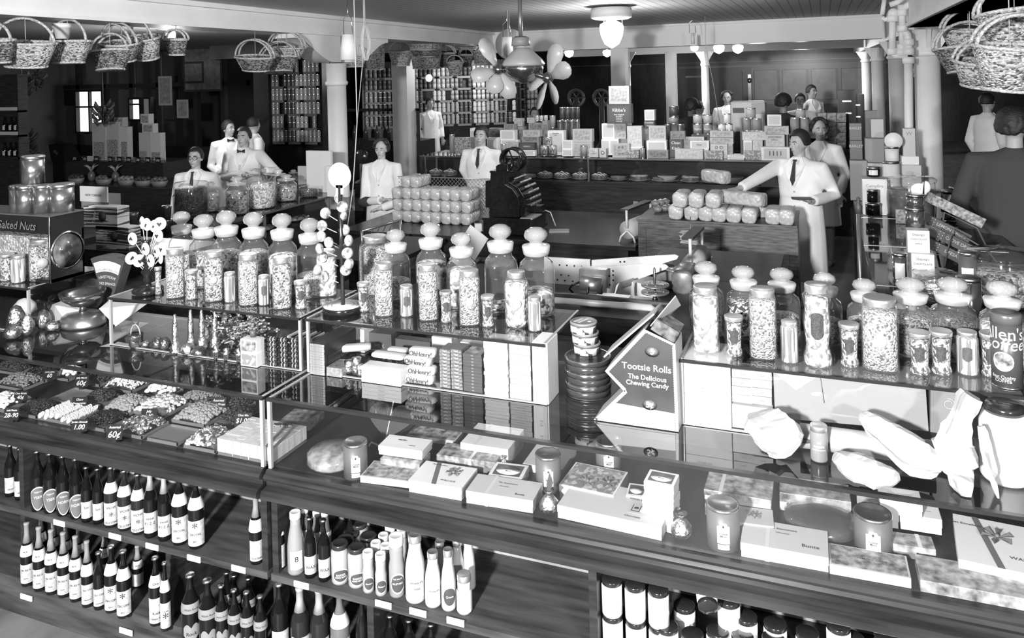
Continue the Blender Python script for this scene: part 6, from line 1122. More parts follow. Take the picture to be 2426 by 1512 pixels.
def goods(q, x0, x1, y0, y1, Y, kind, val, lb, words=None, base=None):
    a = at(*q((x0+x1)/2, y1), Y=Y); zb = Z3 if base else max(a.z, Z3); k = ppm(a); h = at(*q((x0+x1)/2, y0), Y=Y).z-zb; w = abs(x1-x0)/(5.391 if q is b1 else 5.054)/2/k
    w = w/math.cos(YAW)*.97 if kind == 'b' else w
    m = VAL[val]
    if kind == 'b':
        t = thing('carton', lb, 'box', (a.x, Y, zb+.001)); dp = .09 if Y < 9.95 else .12
        MB().box(-w, w, 0, dp, 0, h-.002).build('carton_body', m, t); 
        b = MB(); b.box(-w*.8, w*.8, -.0012, 0, h*.12, h*.88); b.build('front_print', {'w': CREAM, 'p': mat('soft print', .48, .5, n=(30, .3)), 'l': mat('soft print2', .33, .5, n=(30, .4)), 'g': mat('mid print', .16, .5, n=(30, .6)), 'd': DG}.get(val, CREAM) if val in 'wplgd' else m, t)
        if words: b = MB(); [b.text(s_, f_*h, (0, -.003, h*z_)) for s_, f_, z_ in words]; b.build('lettering', WHT if val in 'dg' else INK, t)
    else:
        t = thing('tin_can', lb, 'tin', (a.x, Y+w, zb+.001), face_cam(a)); MB().lathe([(w, 0), (w, h-.004), (w*.9, h-.002), (0, h-.004)], 20).build('can_body', m, t); MB().lathe([(w*1.02, h-.012), (w*1.03, h-.004), (w, h-.001)], 20, cap=False).lathe([(w*1.02, 0), (w*1.02, .008)], 20, cap=False).build('rim', TIN, t)
        if words: b = MB(); [b.text(s_, f_*h, (0, 0, h*z_), R=w*1.04, wrapc=(0, 0)) for s_, f_, z_ in words]; b.build('lettering', WHT if val in 'dg' else INK, t)
GD = [(b1, 70, 135, 640, 895, 9.9, 'c', 'g', 'tall shiny tin at the left end of the bakery case top'), (b1, 140, 365, 680, 895, 9.85, 'b', 'P', 'picture tin with a shield badge left of the young clerk'), (b1, 350, 410, 560, 895, 10.2, 'b', 'w', 'small white box behind the young clerk left shoulder'), (b1, 560, 700, 680, 895, 9.9, 'b', 'w', 'white printed box just right of the young clerk head'), (b1, 590, 760, 560, 895, 10.35, 'b', 'g', 'dull boxes behind the clerk, right of his ear'),
 (b1, 728, 800, 765, 900, 9.8, 'c', 'g', 'small shiny tin beside the low white cartons'), (b1, 725, 915, 585, 712, 10.0, 'b', 'w', 'plain white box with one line of small print'), (b1, 728, 958, 712, 762, 9.99, 'b', 'w', 'flat white box under the plain white box'), (b1, 728, 958, 762, 900, 10.0, 'b', 'p', 'hidden white box at the bottom of the plain stack'), (b1, 775, 905, 510, 583, 10.1, 'b', 'g', 'small grey box on top of the plain white box'), (b1, 930, 1035, 538, 900, 10.3, 'b', 'g', 'tall grey box right of the plain white stack'), (b1, 905, 1003, 435, 536, 10.3, 'b', 'l', 'little box with a diamond mark on the tall grey box'),
 (b1, 805, 965, 740, 840, 9.84, 'b', 'l', 'long grey box at the front left of the black-framed box'), (b1, 967, 1170, 745, 842, 9.82, 'b', 'd', 'dark-framed box reading Nabisco', (('NABISCO', .22, .5),)), (b1, 805, 967, 842, 912, 9.82, 'b', 'w', 'low white box under the long grey box'), (b1, 969, 1172, 842, 915, 9.80, 'b', 'w', 'low white box under the dark-framed box'),
 (b1, 1015, 1235, 585, 670, 10.05, 'b', 'l', 'wide box with a dark leaf badge'), (b1, 1000, 1222, 670, 735, 10.04, 'b', 'g', 'wide box, middle of the badge stack'), (b1, 1000, 1222, 735, 900, 10.03, 'b', 'l', 'wide box at the foot of the badge stack'), (b1, 1070, 1160, 425, 490, 10.3, 'b', 'l', 'small light box, highest in the middle left pile'), (b1, 1090, 1270, 490, 583, 10.3, 'b', 'g', 'busy printed box behind the badge stack'), (b1, 1274, 1342, 465, 880, 10.25, 'b', 'g', 'narrow dark upright box beside the tins'),
 (b1, 1277, 1377, 672, 782, 9.87, 'c', 'T', 'zebra-striped can on top of the pair', (('W', .5, .5),)), (b1, 1228, 1328, 782, 915, 9.82, 'c', 'T', 'zebra-striped can, left of the pair', (('W', .5, .5), ('TO', .2, .15))), (b1, 1330, 1432, 782, 915, 9.82, 'c', 'T', 'zebra-striped can, right of the pair', (('W', .5, .5), ('TO', .2, .15))),
 (b1, 1170, 1218, 398, 470, 10.35, 'c', 'l', 'bright small tin, first of four over the busy box'), (b1, 1222, 1272, 398, 470, 10.35, 'c', 'l', 'bright small tin, second of four over the busy box'), (b1, 1276, 1330, 396, 466, 10.35, 'c', 'l', 'bright small tin, third of four over the busy box'), (b1, 1350, 1425, 398, 560, 10.35, 'c', 'g', 'tall bright tin, last of the row over the busy box'),
 (b1, 1340, 1545, 590, 905, 9.95, 'b', 'w', 'tall white box with a picture of sliced loaf', (('Shredded', .07, .88), ('Oats', .06, .8))), (b1, 1520, 1650, 715, 830, 9.85, 'b', 'w', 'white wedge-fronted packet, upper half'), (b1, 1520, 1650, 832, 918, 9.82, 'b', 'w', 'white low packet under the wedge-fronted one'),
 (b1, 1480, 1545, 292, 458, 10.3, 'c', 'd', 'dark tall tin, first of the four in the upper tin row'), (b1, 1547, 1612, 292, 458, 10.3, 'c', 'd', 'dark tall tin, second of the four in the upper tin row'), (b1, 1614, 1676, 292, 458, 10.3, 'c', 'd', 'dark tall tin, third of the four in the upper tin row'), (b1, 1678, 1738, 292, 458, 10.3, 'c', 'd', 'dark tall tin, last of the four in the upper tin row'),
 (b1, 1450, 1525, 462, 890, 10.3, 'c', 'd', 'dark tall tin, first of the four in the lower tin row'), (b1, 1527, 1600, 462, 890, 10.3, 'c', 'd', 'dark tall tin, second of the four in the lower tin row'), (b1, 1602, 1675, 462, 890, 10.3, 'c', 'd', 'dark tall tin, third of the four in the lower tin row'), (b1, 1677, 1745, 462, 890, 10.3, 'c', 'd', 'dark tall tin, last of the four in the lower tin row'),
 (b1, 1655, 1900, 572, 735, 9.95, 'b', 'l', 'large box with an ornate border, upper of two'), (b1, 1655, 1900, 738, 918, 9.93, 'b', 'l', 'large box with an ornate border, lower of two'), (b1, 1742, 1826, 785, 932, 9.80, 'c', 'g', 'ribbed glass tumbler stack before the ornate boxes'), (b1, 1865, 1978, 820, 932, 9.8, 'b', 'p', 'small box reading Hot Honey', (('HOT', .18, .62), ('HONEY', .2, .4))), (b1, 1997, 2080, 820, 936, 9.79, 'b', 'p', 'small box with a round picture', (('O', .6, .5),)),
 (b1, 2030, 2188, 500, 697, 10.05, 'b', 'w', 'white box with a wreath drawing under the candy sign'), (b1, 2190, 2332, 500, 697, 10.08, 'b', 'l', 'calendar-printed box under the candy sign'), (b1, 2025, 2128, 700, 905, 10.0, 'b', 'w', 'white printed box, left of the lower pair'), (b1, 2130, 2242, 700, 905, 10.0, 'b', 'w', 'white printed box, right of the lower pair'), (b1, 2165, 2378, 757, 940, 9.82, 'b', 'l', 'box patterned with four circles round a diamond', (('o o', .3, .75), ('o o', .3, .3))),
 (b1, 2098, 2400, 252, 498, 10.0, 'b', 'd', "dark box reading Kibbe's New England's Oldest Candy House", (("Kibbe's", .24, .68), ('New England', .1, .45), ('OLDEST', .1, .34), ('CANDY', .1, .22), ('HOUSE', .1, .1))), (b1, 2120, 2372, 20, 250, 10.02, 'b', 'l', 'tall show box with a bow and script on the candy sign'),
 (b2, 35, 205, 500, 745, 10.0, 'b', 'p', 'tall pale box right of the circles box'), (b2, 30, 210, 748, 890, 9.9, 'b', 'w', 'white box under the tall pale box'), (b2, 20, 165, 785, 890, 9.8, 'b', 'T', 'cellophane tray of sweets at the front edge'), (b2, 185, 240, 768, 892, 9.82, 'c', 'g', 'narrow upright shiny tin beside the sweets tray'), (b2, 240, 355, 305, 432, 10.3, 'b', 'w', 'small white box above the Crunchier sign'), (b2, 235, 352, 434, 520, 10.28, 'b', 'd', 'dark sign box reading Crunchier', (('Crunchier', .3, .7), ('biscuit', .25, .3))), (b2, 215, 292, 522, 880, 10.3, 'b', 'g', 'grey upright box supporting the Crunchier sign'),
 (b2, 295, 490, 498, 670, 10.1, 'b', 'l', 'large blank grey box in the middle of the case top'), (b2, 270, 500, 674, 890, 10.0, 'b', 'w', 'white box under the blank grey box'), (b2, 278, 515, 790, 898, 9.82, 'b', 'g', 'open-topped front carton of packets'),
 (b2, 522, 636, 262, 386, 10.35, 'c', 'd', 'darkest tin on top of the dark tin pile'), (b2, 515, 636, 390, 476, 10.35, 'c', 'g', 'mid-grey tin in the dark tin pile'), (b2, 480, 560, 478, 880, 10.34, 'c', 'd', 'dark tin at the lower left of the dark tin pile'), (b2, 630, 715, 478, 880, 10.34, 'c', 'd', 'dark tin at the lower right of the dark tin pile'), (b2, 550, 632, 562, 656, 10.05, 'b', 'g', 'small grey square box, left of the pair'), (b2, 638, 718, 562, 656, 10.05, 'b', 'g', 'small grey square box, right of the pair'), (b2, 545, 690, 660, 895, 9.97, 'b', 'd', 'box with slanting white letters reading Clean Kitchen', (('Clean', .22, .8), ('Kitch', .22, .5))),
 (b2, 692, 945, 630, 762, 10.1, 'b', 'l', 'wide box with two oval pictures'), (b2, 700, 945, 764, 880, 10.1, 'b', 'w', 'white box beneath the oval-picture box'), (b2, 612, 928, 775, 907, 9.80, 'b', 'p', 'long white box with one oval picture at the front'), (b2, 790, 1002, 678, 772, 9.96, 'b', 'w', 'white box with a faint script word', (('Silver', .3, .5),)), (b2, 935, 1004, 774, 890, 9.95, 'b', 'w', 'white box end below the script-word box'),
 (b2, 812, 922, 365, 470, 10.35, 'c', 'l', 'diamond-print tin, upper left of four'), (b2, 935, 1045, 365, 470, 10.35, 'c', 'l', 'diamond-print tin, upper right of four'), (b2, 812, 925, 474, 600, 10.35, 'c', 'g', 'dark-band tin reading Acme, lower left of four', (('Acme', .35, .5),)), (b2, 935, 1045, 474, 600, 10.35, 'c', 'g', 'dark-band tin reading Acme, lower right of four', (('Acme', .35, .5),)),
 (b2, 812, 1045, 602, 880, 10.4, 'b', 'd', 'dark carton holding up the diamond-print tins'), (b2, 1184, 1266, 352, 474, 10.1, 'c', 'w', 'white roll-shaped tin on top of two'), (b2, 1116, 1200, 476, 552, 10.1, 'c', 'w', 'white tin, lower left of three'), (b2, 1206, 1290, 476, 552, 10.1, 'c', 'w', 'white tin, lower right of three'), (b2, 1030, 1290, 555, 636, 10.05, 'b', 'l', 'wide patterned box, top of the wide stack'), (b2, 1030, 1290, 640, 714, 10.04, 'b', 'l', 'wide patterned box, second of the wide stack'), (b2, 1035, 1225, 716, 902, 9.9, 'b', 'p', 'box printed with ring biscuits', (('O O', .3, .75), ('O O', .3, .3))), (b2, 1227, 1292, 716, 852, 10.0, 'b', 'l', 'patterned box side right of the ring biscuit box'), (b2, 1227, 1292, 854, 900, 10.0, 'b', 'w', 'slim white box under the patterned side'),
 (b2, 970, 1168, 800, 912, 9.78, 'b', 'T', 'cellophane pack of sweets before the ring biscuit box'), (b2, 1240, 1436, 845, 878, 9.82, 'b', 'w', 'flat white packet, upper of two at the front edge'), (b2, 1240, 1436, 880, 916, 9.80, 'b', 'w', 'flat white packet, lower of two at the front edge'), (b2, 1450, 1562, 285, 408, 10.2, 'c', 'l', 'bright silver tin on top of the grey tin pyramid'), (b2, 1405, 1512, 410, 560, 10.2, 'c', 'g', 'grey and black tin, left of the pyramid'), (b2, 1522, 1636, 410, 560, 10.2, 'c', 'g', 'grey and black tin, right of the pyramid'),
 (b2, 1420, 1680, 570, 668, 10.1, 'b', 'p', 'wide box with one round picture'), (b2, 1430, 1532, 670, 890, 10.05, 'b', 'w', 'white box under the round-picture box, left'), (b2, 1535, 1650, 670, 890, 10.05, 'b', 'p', 'shiny wrapped box under the round-picture box, right'), (b2, 1440, 1622, 800, 915, 9.80, 'b', 'T', 'cellophane pack of sweets before the right boxes'), (b2, 1715, 1868, 366, 498, 10.2, 'b', 'w', 'small white box highest over the sticks display'), (b2, 1685, 1950, 503, 600, 10.15, 'b', 'l', 'wide box with a round picture above the sticks display'), (b2, 1700, 1905, 602, 750, 10.0, 'b', 'p', "arched card reading Angonia's Sticks", (("ANGONIA'S", .2, .8), ('STICKS', .16, .55))), (b2, 1650, 1962, 752, 930, 9.8, 'b', 'w', 'open white carton of foil sticks beside the reaching clerk', (('I I I I', .5, .5),)), (b2, 1690, 1950, 752, 900, 10.1, 'b', 'l', 'box behind the open white carton'),
 (b2, 2050, 2162, 295, 398, 10.2, 'c', 'l', 'pale tin on top of the right-hand pyramid'), (b2, 1985, 2092, 400, 600, 10.2, 'c', 'g', 'two-tone tin, left of the right-hand pyramid'), (b2, 2106, 2208, 400, 600, 10.2, 'c', 'g', 'two-tone tin, right of the right-hand pyramid'), (b2, 1985, 2208, 602, 880, 10.25, 'b', 'd', 'dark carton under the right-hand tin pyramid')]
for g in GD: goods(*g)
# supports standing behind where the photo shows the piles continue down
for q, x0, x1, y0, Y, lb in ((b1, 770, 905, 585, 10.14, 'under the small grey box'), (b1, 1165, 1430, 562, 10.36, 'under the row of bright tins'), (b1, 1060, 1265, 583, 10.31, 'behind the badge stack'), (b1, 2095, 2190, 905, 10.1, ''), (b2, 515, 640, 478, 10.4, 'between the lower dark tins'), (b2, 1400, 1640, 562, 10.28, 'under the grey tin pyramid'), (b2, 1685, 1950, 602, 10.25, 'behind the arched card'), (b2, 238, 355, 522, 10.4, 'behind the grey upright box')):
    if lb: goods(q, x0, x1, y0, 880, Y, 'b', 'd', 'plain dark carton %s' % lb)
# ------------------------------------------------------------ people
def remesh(b, name, m, parent, vs=.011, smooth=2, label=None):
    o = b.build(name, m, None); md = o.modifiers.new('r', 'REMESH'); md.mode = 'VOXEL'; md.voxel_size = vs; md.use_smooth_shade = True
    if smooth: s_ = o.modifiers.new('s', 'SMOOTH'); s_.iterations = smooth; s_.factor = .5
    me = bpy.data.meshes.new_from_object(o.evaluated_get(bpy.context.evaluated_depsgraph_get())); me.name = name
    for p_ in me.polygons: p_.use_smooth = True
    o.modifiers.clear(); o.data = me; o.parent = parent
    if label: o['label'] = label
    return o
def loft(b, secs, n=18):   # (x,y,z,rx,ry)
    vs = [(x+rx*math.cos(2*PI*i/n), y+ry*math.sin(2*PI*i/n), z) for x, y, z, rx, ry in secs for i in range(n)]; k = len(secs)
    b.add(vs, [(j*n+i, j*n+(i+1) % n, (j+1)*n+(i+1) % n, (j+1)*n+i) for j in range(k-1) for i in range(n)]+[tuple(reversed(range(n))), tuple((k-1)*n+i for i in range(n))], 0, True)
def person(label, u, vtop, Y=None, h=1.75, rz=0, hz=0., hx=0., arms=None, coat=COAT, coatlen=.48, hair='short', tie=None, glasses=False, stoop=0, skin=SKIN, wide=1., z0=0., vs=.011, hands=True, legs=True, smile=False, fine=False):
    top = at(u, vtop, z=h+z0) if Y is None else at(u, vtop, Y=Y)
    t = thing('person', label, 'person', (top.x, top.y, z0), rz); s = h/1.75
    if Y is not None: h = top.z-z0; s = h/1.75
    t.scale = (s, s, s); Mi = (Matrix.Translation((top.x, top.y, z0)) @ Matrix.Rotation(rz, 4, 'Z') @ Matrix.Scale(s, 4)).inverted()
    hc = Vector((0, -.01-stoop, 1.63-stoop*.4)); RH = Matrix.Rotation(hz, 3, 'Z') @ Matrix.Rotation(hx, 3, 'X'); hp = lambda x, y, z: hc+RH @ Vector((x, y, z))
    b = MB()
    b.ell(hp(0, .012, .02), (.076, .094, .098), 14, 0, RH); b.ell(hp(0, -.022, -.035), (.058, .064, .078), 12, 0, RH); b.ell(hp(0, -.058, -.092), (.024, .024, .022), 8, 0, RH)
    b.tube([hp(0, -.084, .014), hp(0, -.106, -.028), hp(0, -.09, -.034)], [.008, .014, .010], 8); b.tube([hp(-.04, -.074, .022), hp(0, -.083, .018), hp(.04, -.074, .022)], .010, 6)
    for sx in (-1, 1): b.ell(hp(sx*.077, .012, -.012), (.009, .02, .03), 8, 0, RH); b.ell(hp(sx*.036, -.062, -.03), (.02, .018, .018), 8)
    b.ell(hp(0, -.083, -.062), (.024, .011, .010), 8, 0, RH)
    b.tube([hc+Vector((0, .02, -.02)), (0, 0-stoop*.7, 1.5-stoop*.3), (0, .01, 1.38)], [.05, .052, .07], 12)
    W_ = wide
    loft(b, [(0, 0, 1.44, .1*W_, .07), (0, 0, 1.4, .16*W_, .09), (0, 0, 1.25, .17*W_, .11), (0, 0, 1.05, .14*W_, .1), (0, 0, .92, .165*W_, .115), (0, 0, .82, .14*W_, .1)])
    for sx in (-1, 1): b.tube([(sx*.085, 0, .88), (sx*.09, .0, .5), (sx*.09, .01, .08)], [.085, .058, .04], 12); b.tube([(sx*.09, .04, .04), (sx*.1, -.12, .035)], [.045, .038], 8)
    c = MB(); loft(c, [(0, -stoop*.5, 1.5, .055, .055), (0, -stoop*.3, 1.46, .11*W_, .08), (0, 0, 1.41, .185*W_, .11), (0, 0, 1.3, .2*W_, .135), (0, 0, 1.1, .185*W_, .135), (0, 0, .95, .2*W_, .145), (0, 0, .7, .215*W_, .16), (0, .0, coatlen, .225*W_, .175)])
    hd = []
    for sx in (-1, 1):
        S = Vector((sx*.19*W_, 0, 1.395)); a = (arms or {}).get('R' if sx < 0 else 'L')
        if a: E_, Wr, Fi = [Mi @ at(q[0], q[1], Y=q[2]) for q in a]
        else: E_, Wr, Fi = Vector((sx*.27*W_, .04, 1.1)), Vector((sx*.24*W_, -.08, .88)), Vector((sx*.24*W_, -.1, .79))
        c.tube([Vector((sx*.1, 0, 1.4)), S, (S+E_)/2, E_, E_+(Wr-E_)*.5, E_+(Wr-E_)*.92], [.07, .078, .068, .062, .056, .052], 14); b.tube([Vector((sx*.1, 0, 1.38)), S, E_, Wr], [.05, .055, .043, .028], 12)
        d = (Fi-Wr).normalized(); sd = d.cross(Vector((0, 0, 1))); sd = sd.normalized() if sd.length > .2 else Vector((1, 0, 0)); up = sd.cross(d).normalized()
        pc = Wr+d*.05; R3 = Matrix((sd, d, up)).transposed(); b.tube([Wr-d*.01, Wr+d*.02], [.028, .03], 10); b.ell(pc, (.042, .052, .018), 10, 0, R3)
        for i, (ox, L) in enumerate(((-.031, .062), (-.011, .074), (.010, .07), (.030, .055))):
            q0 = Wr+d*.085+sd*ox; b.tube([q0-d*.02, q0+d*L*.45+up*.004, q0+d*L*.8-up*.010, q0+d*L-up*.024], [.011, .0105, .009, .008], 7)
        q0 = pc-sd*.035*sx-d*.015; b.tube([q0, q0-sd*.028*sx+d*.025-up*.008, q0-sd*.034*sx+d*.055-up*.014], [.014, .0115, .009], 7); hd.append((E_, Wr))
    remesh(b, 'body', skin, t, vs if fine else .011, 1); remesh(c, 'coat', coat, t, .014, 3)
    cb = MB()
    for sx in (-1, 1): cb.add([(sx*.045, -.045-stoop*.5, 1.5), (sx*.1, -.085-stoop*.3, 1.43), (sx*.075, -.142, 1.33), (sx*.012, -.147, 1.21), (sx*.02, -.14, 1.3)], [(0, 1, 2, 3, 4) if sx > 0 else (4, 3, 2, 1, 0)])
    o = cb.build('collar', coat, t); o.modifiers.new('t', 'SOLIDIFY').thickness = .006
    if coat is COAT:
        sb = MB(); [sb.ell((.012, -.152-.02*(.95 < z < .0), z), (.009, .004, .009), 6) for z in (1.17, 1.03)]; sb.build('buttons', LG, t)
    for sx, nm in ((-1, 'eye'), (1, 'eye')): e = MB(); e.ell(hp(sx*.031, -.076, .004), (.0125, .006, .0065), 8, 0, RH); e.ell(hp(sx*.031, -.0815, .004), (.0055, .002, .0058), 6, 1, RH); e.build(nm, [WHT, INK], t)
    e = MB(); [e.tube([hp(sx*.016, -.088, .024), hp(sx*.032, -.086, .03), hp(sx*.05, -.074, .025)], .0042, 5) for sx in (-1, 1)]; e.build('eyebrows', HAIR, t)
    e = MB(); e.tube([hp(-.024, -.084, -.06+.005*smile), hp(0, -.0945, -.063), hp(.024, -.084, -.06+.005*smile)], [.002, .0045, .002], 6); e.build('mouth', mat('lips', .16, .5), t)
    hb = MB(); vs_ = []
    if hair in ('short', 'wave'):
        n = 24; k = 12; G = .004 if hair == 'short' else .012
        for j in range(k+1):
            for i in range(n):
                a = 2*PI*i/n; lim = .62-.95*max(0, math.sin(a))*0; fr = -math.sin(a)  # fr=1 front
                amax = PI*(.62 if fr < .25 else .62-.30*min(1, (fr-.25)/.35)); th = amax*j/k; g = G+.003*math.sin(i*2.3+j)
                vs_.append(hp((.079+g)*math.sin(th)*math.cos(a), .014+(.097+g)*math.sin(th)*math.sin(a), .022+(.101+g)*math.cos(th)))
        hb.add(vs_, [(j*n+i, j*n+(i+1) % n, (j+1)*n+(i+1) % n, (j+1)*n+i) for j in range(k) for i in range(n)], 0, True)
        hb.build('hair', HAIR, t).modifiers.new('t', 'SOLIDIFY').thickness = .006
    elif hair == 'bob':
        rr = random.Random(2)
        for i in range(150):
            a = rr.uniform(-.35, PI+.35); th = rr.uniform(0, 2.0)
            if -math.sin(a) > .1 and th > 1.0: th = .7+.34*rr.random()
            hb.ell(hp(.095*math.sin(th)*math.cos(a), .02+.105*math.sin(th)*math.sin(a), .025+.11*math.cos(th)), (.03, .03, .026), 6)
        remesh(hb, 'hair', HAIR, t, .009, 1)
    elif hair == 'hat':
        hb.lathe([(.15, .05), (.13, .055), (.105, .06), (.11, .11), (.09, .15), (0, .16)], 26, hc); hb.build('hat', CLOTHD, t)
    if tie == 'bow': e = MB(); e.add([(0, -.1, 1.46), (-.05, -.105, 1.485), (-.05, -.105, 1.435), (0, -.1, 1.45), (.05, -.105, 1.435), (.05, -.105, 1.485)], [(0, 1, 2, 3), (3, 4, 5, 0)]); e.ell((0, -.106, 1.457), (.01, .008, .012), 6); o = e.build('bow_tie', INK, t); o.modifiers.new('t', 'SOLIDIFY').thickness = .008
    if tie in ('long', 'bow'): e = MB(); e.add([(-.045, -.085, 1.475), (.045, -.085, 1.475), (.004, -.1515, 1.22), (-.004, -.1515, 1.22)], [(0, 1, 2, 3)]); e.build('shirt_front', PAPER, t)
    if tie == 'long': e = MB(); e.hexa([(-.012, -.11, 1.455), (.012, -.11, 1.455), (.012, -.08, 1.455), (-.012, -.08, 1.455)], [(-.018, -.105, 1.475), (.018, -.105, 1.475), (.018, -.08, 1.475), (-.018, -.08, 1.475)]).add([(-.012, -.112, 1.455), (.012, -.112, 1.455), (.026, -.158, 1.28), (0, -.162, 1.23), (-.026, -.158, 1.28)], [(0, 4, 3, 2, 1)]); o = e.build('necktie', mat('tie cloth', .03, .6, n=(90, .8)), t); o.modifiers.new('t', 'SOLIDIFY').thickness = .005
    if glasses: e = MB(); [e.tube([hp(sx*.033+.024*math.cos(i*PI/8), -.094, .003+.02*math.sin(i*PI/8)) for i in range(17)], .0028, 5) for sx in (-1, 1)]; e.tube([hp(-.009, -.095, .004), hp(.009, -.095, .004)], .002, 5); [e.tube([hp(sx*.057, -.092, .006), hp(sx*.08, .01, .004)], .002, 4) for sx in (-1, 1)]; e.build('spectacles', INK, t)
    t['hands'] = 0; del t['hands']
    return t, hd, Mi
person('clerk in a long white coat reaching over the bread cabinet, dark pad in hand', 1893, 310, 8.3, rz=-.45, hz=-.35, hx=.1, tie='long', vs=.009, fine=True, coatlen=.3, wide=1.14,
       arms={'R': ((1800, 420, 8.1), (1752, 447, 7.86), (1722, 452, 7.75)), 'L': ((1978, 462, 8.25), (1922, 478, 7.95), (1885, 467, 7.85))}, hair='wave')
a = at(1899, 470, Y=7.82); tag(MB().cbox((0, 0, 0), (.17, .1, .012), .2).build('order_pad', mat('pad black', .03, .5), None, a), 'dark order pad held in the reaching clerk left hand', 'pad')
w_, hd, Mi = person('smiling woman with dark bobbed hair in a white overall, arms folded over dark sleeve guards', 903, 333, 8.5, rz=.12, hz=.12, hx=.05, hair='bob', smile=True, tie=None, wide=1.1, fine=True, vs=.009, coatlen=.35, arms={'R': ((862, 478, 8.35), (905, 474, 8.22), (928, 470, 8.2)), 'L': ((952, 476, 8.35), (900, 494, 8.18), (868, 502, 8.2))}, skin=mat('pale skin', .5, .5))
for e_, wr in hd: MB().tube([e_+(wr-e_)*-.12, e_, e_+(wr-e_)*.38], [.066, .07, .055], 14).build('sleeve_guard', CLOTHD, w_)
person('young clerk in a white coat and dark tie standing with hands behind his back', 1140, 300, 9.2, rz=0, hz=.05, wide=1.1, tie='long', fine=True, vs=.009, hair='wave', arms={'R': ((1098, 402, 9.25), (1120, 440, 9.4), (1135, 455, 9.42)), 'L': ((1182, 400, 9.25), (1165, 440, 9.4), (1155, 455, 9.42))})
person('young man in white coat and black bow tie, arms folded behind the jar counter', 577, 303, 8.3, rz=.3, hz=-.05, wide=1.08, tie='bow', fine=True, vs=.009, hair='wave', arms={'R': ((532, 420, 8.25), (580, 415, 8.0), (605, 412, 7.95)), 'L': ((655, 408, 8.2), (625, 405, 8.0), (608, 402, 7.95))})
person('older man with round black spectacles in a white coat behind the jar counter', 463, 350, 6.95, rz=.35, hz=0, tie='long', glasses=True, fine=True, vs=.009, hair='short')
person('man in a white coat and bow tie turned sideways behind the blond young man', 541, 285, 9.6, rz=1.0, hz=.5, hair='short', tie='bow', arms={'R': ((500, 395, 9.5), (520, 410, 9.3), (540, 405, 9.25)), 'L': ((560, 390, 9.7), (545, 410, 9.5), (555, 400, 9.4))})
person('person in a white coat seen from behind at the left back', 600, 278, 10.2, rz=2.6, hz=.3, hair='short')
person('dark-haired woman in a white open-necked overall behind the reaching clerk', 1942, 284, 10.25, rz=-.3, hz=.5, hair='bob', fine=True, vs=.01)
for u, v, Y, rz, hr, ct, lb in ((1895, 222, 15.5, 0, 'short', COAT, 'distant man with glasses in a white coat behind the tin pyramid'), (1922, 202, 17.5, .8, 'short', COAT, 'distant man bending in a white coat before the panelled wall'), (1722, 218, 17, 0, 'bob', COAT, 'distant woman in a white overall near the slim round post'), (1655, 240, 15.5, 2.2, 'short', COAT, 'distant person in white bending left of the slim round post'), (1637, 236, 13.2, 3.1, 'bob', CLOTHD, 'dark-coated customer seen from behind, left of the slim post'), (1855, 225, 13.2, 3.1, 'bob', CLOTHD, 'dark-haired customer in a dark coat by the large white scale'), (1018, 233, 16.3, .9, 'short', COAT, 'distant clerk in white bending before the canned goods'), (1266, 255, 13.4, .6, 'short', CLOTHD, 'distant dark-suited man under the ceiling fan')):
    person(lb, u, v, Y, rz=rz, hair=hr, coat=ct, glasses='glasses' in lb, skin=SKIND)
person('large dark-coated customer seen from behind at the right edge', 2402, 262, 7.2, rz=2.9, hair='bob', coat=mat('brown coat', .05, .9), wide=1.25, coatlen=.3)
person('man in a white coat turned away at the far right', 2338, 222, 13.5, rz=2.2, hair='short')
# ------------------------------------------------------------ baskets hanging from the girders
def basket(label, c, rx, rz_, h, m=WICK, tilt=0, rot=0, kind='oval', cord=3.0, taper=.66, hh=.68):
    t = thing('wicker_basket', label, 'basket', c, rot); 
    P_ = [(rx*taper*.9, 0), (rx*taper, .004), (rx*(taper+1)/2, h*.5), (rx, h), (rx*.97, h), (rx*(taper+1)/2*.95, h*.5), (rx*taper*.9, .01), (0, .01)]; sy = rz_/rx
    RT = Matrix.Rotation(tilt, 3, 'X') @ Matrix.Rotation(tilt*.5, 3, 'Y')
    MB().lathe(P_, 32, sy=sy, rot=RT).build('woven_body', m, t)
    b = MB(); ring = lambda r, z, rr: b.tube([RT @ Vector((r*math.cos(i*PI/16), r*sy*math.sin(i*PI/16), z)) for i in range(33)], rr, 6)
    ring(rx*1.0, h, .012); b.build('rim', WICKR, t); b = MB(); ring(rx*taper, .01, .01); b.build('foot_ring', WICKR, t)
    if kind != 'tub':
        b = MB()
        for k in (-1, 1) if kind == 'twin' else (0,): b.tube([RT @ Vector((rx*.98*math.cos(i*PI/14), k*.05*sy, h+(rx*1.15*hh)*math.sin(i*PI/14))) for i in range(15)], .011, 7)
        b.build('handle', WICKR, t)
    MB().tube([(0, 0, h*.9), (0, 0, cord-c[2])], .003, 4).build('cord', LG, t)
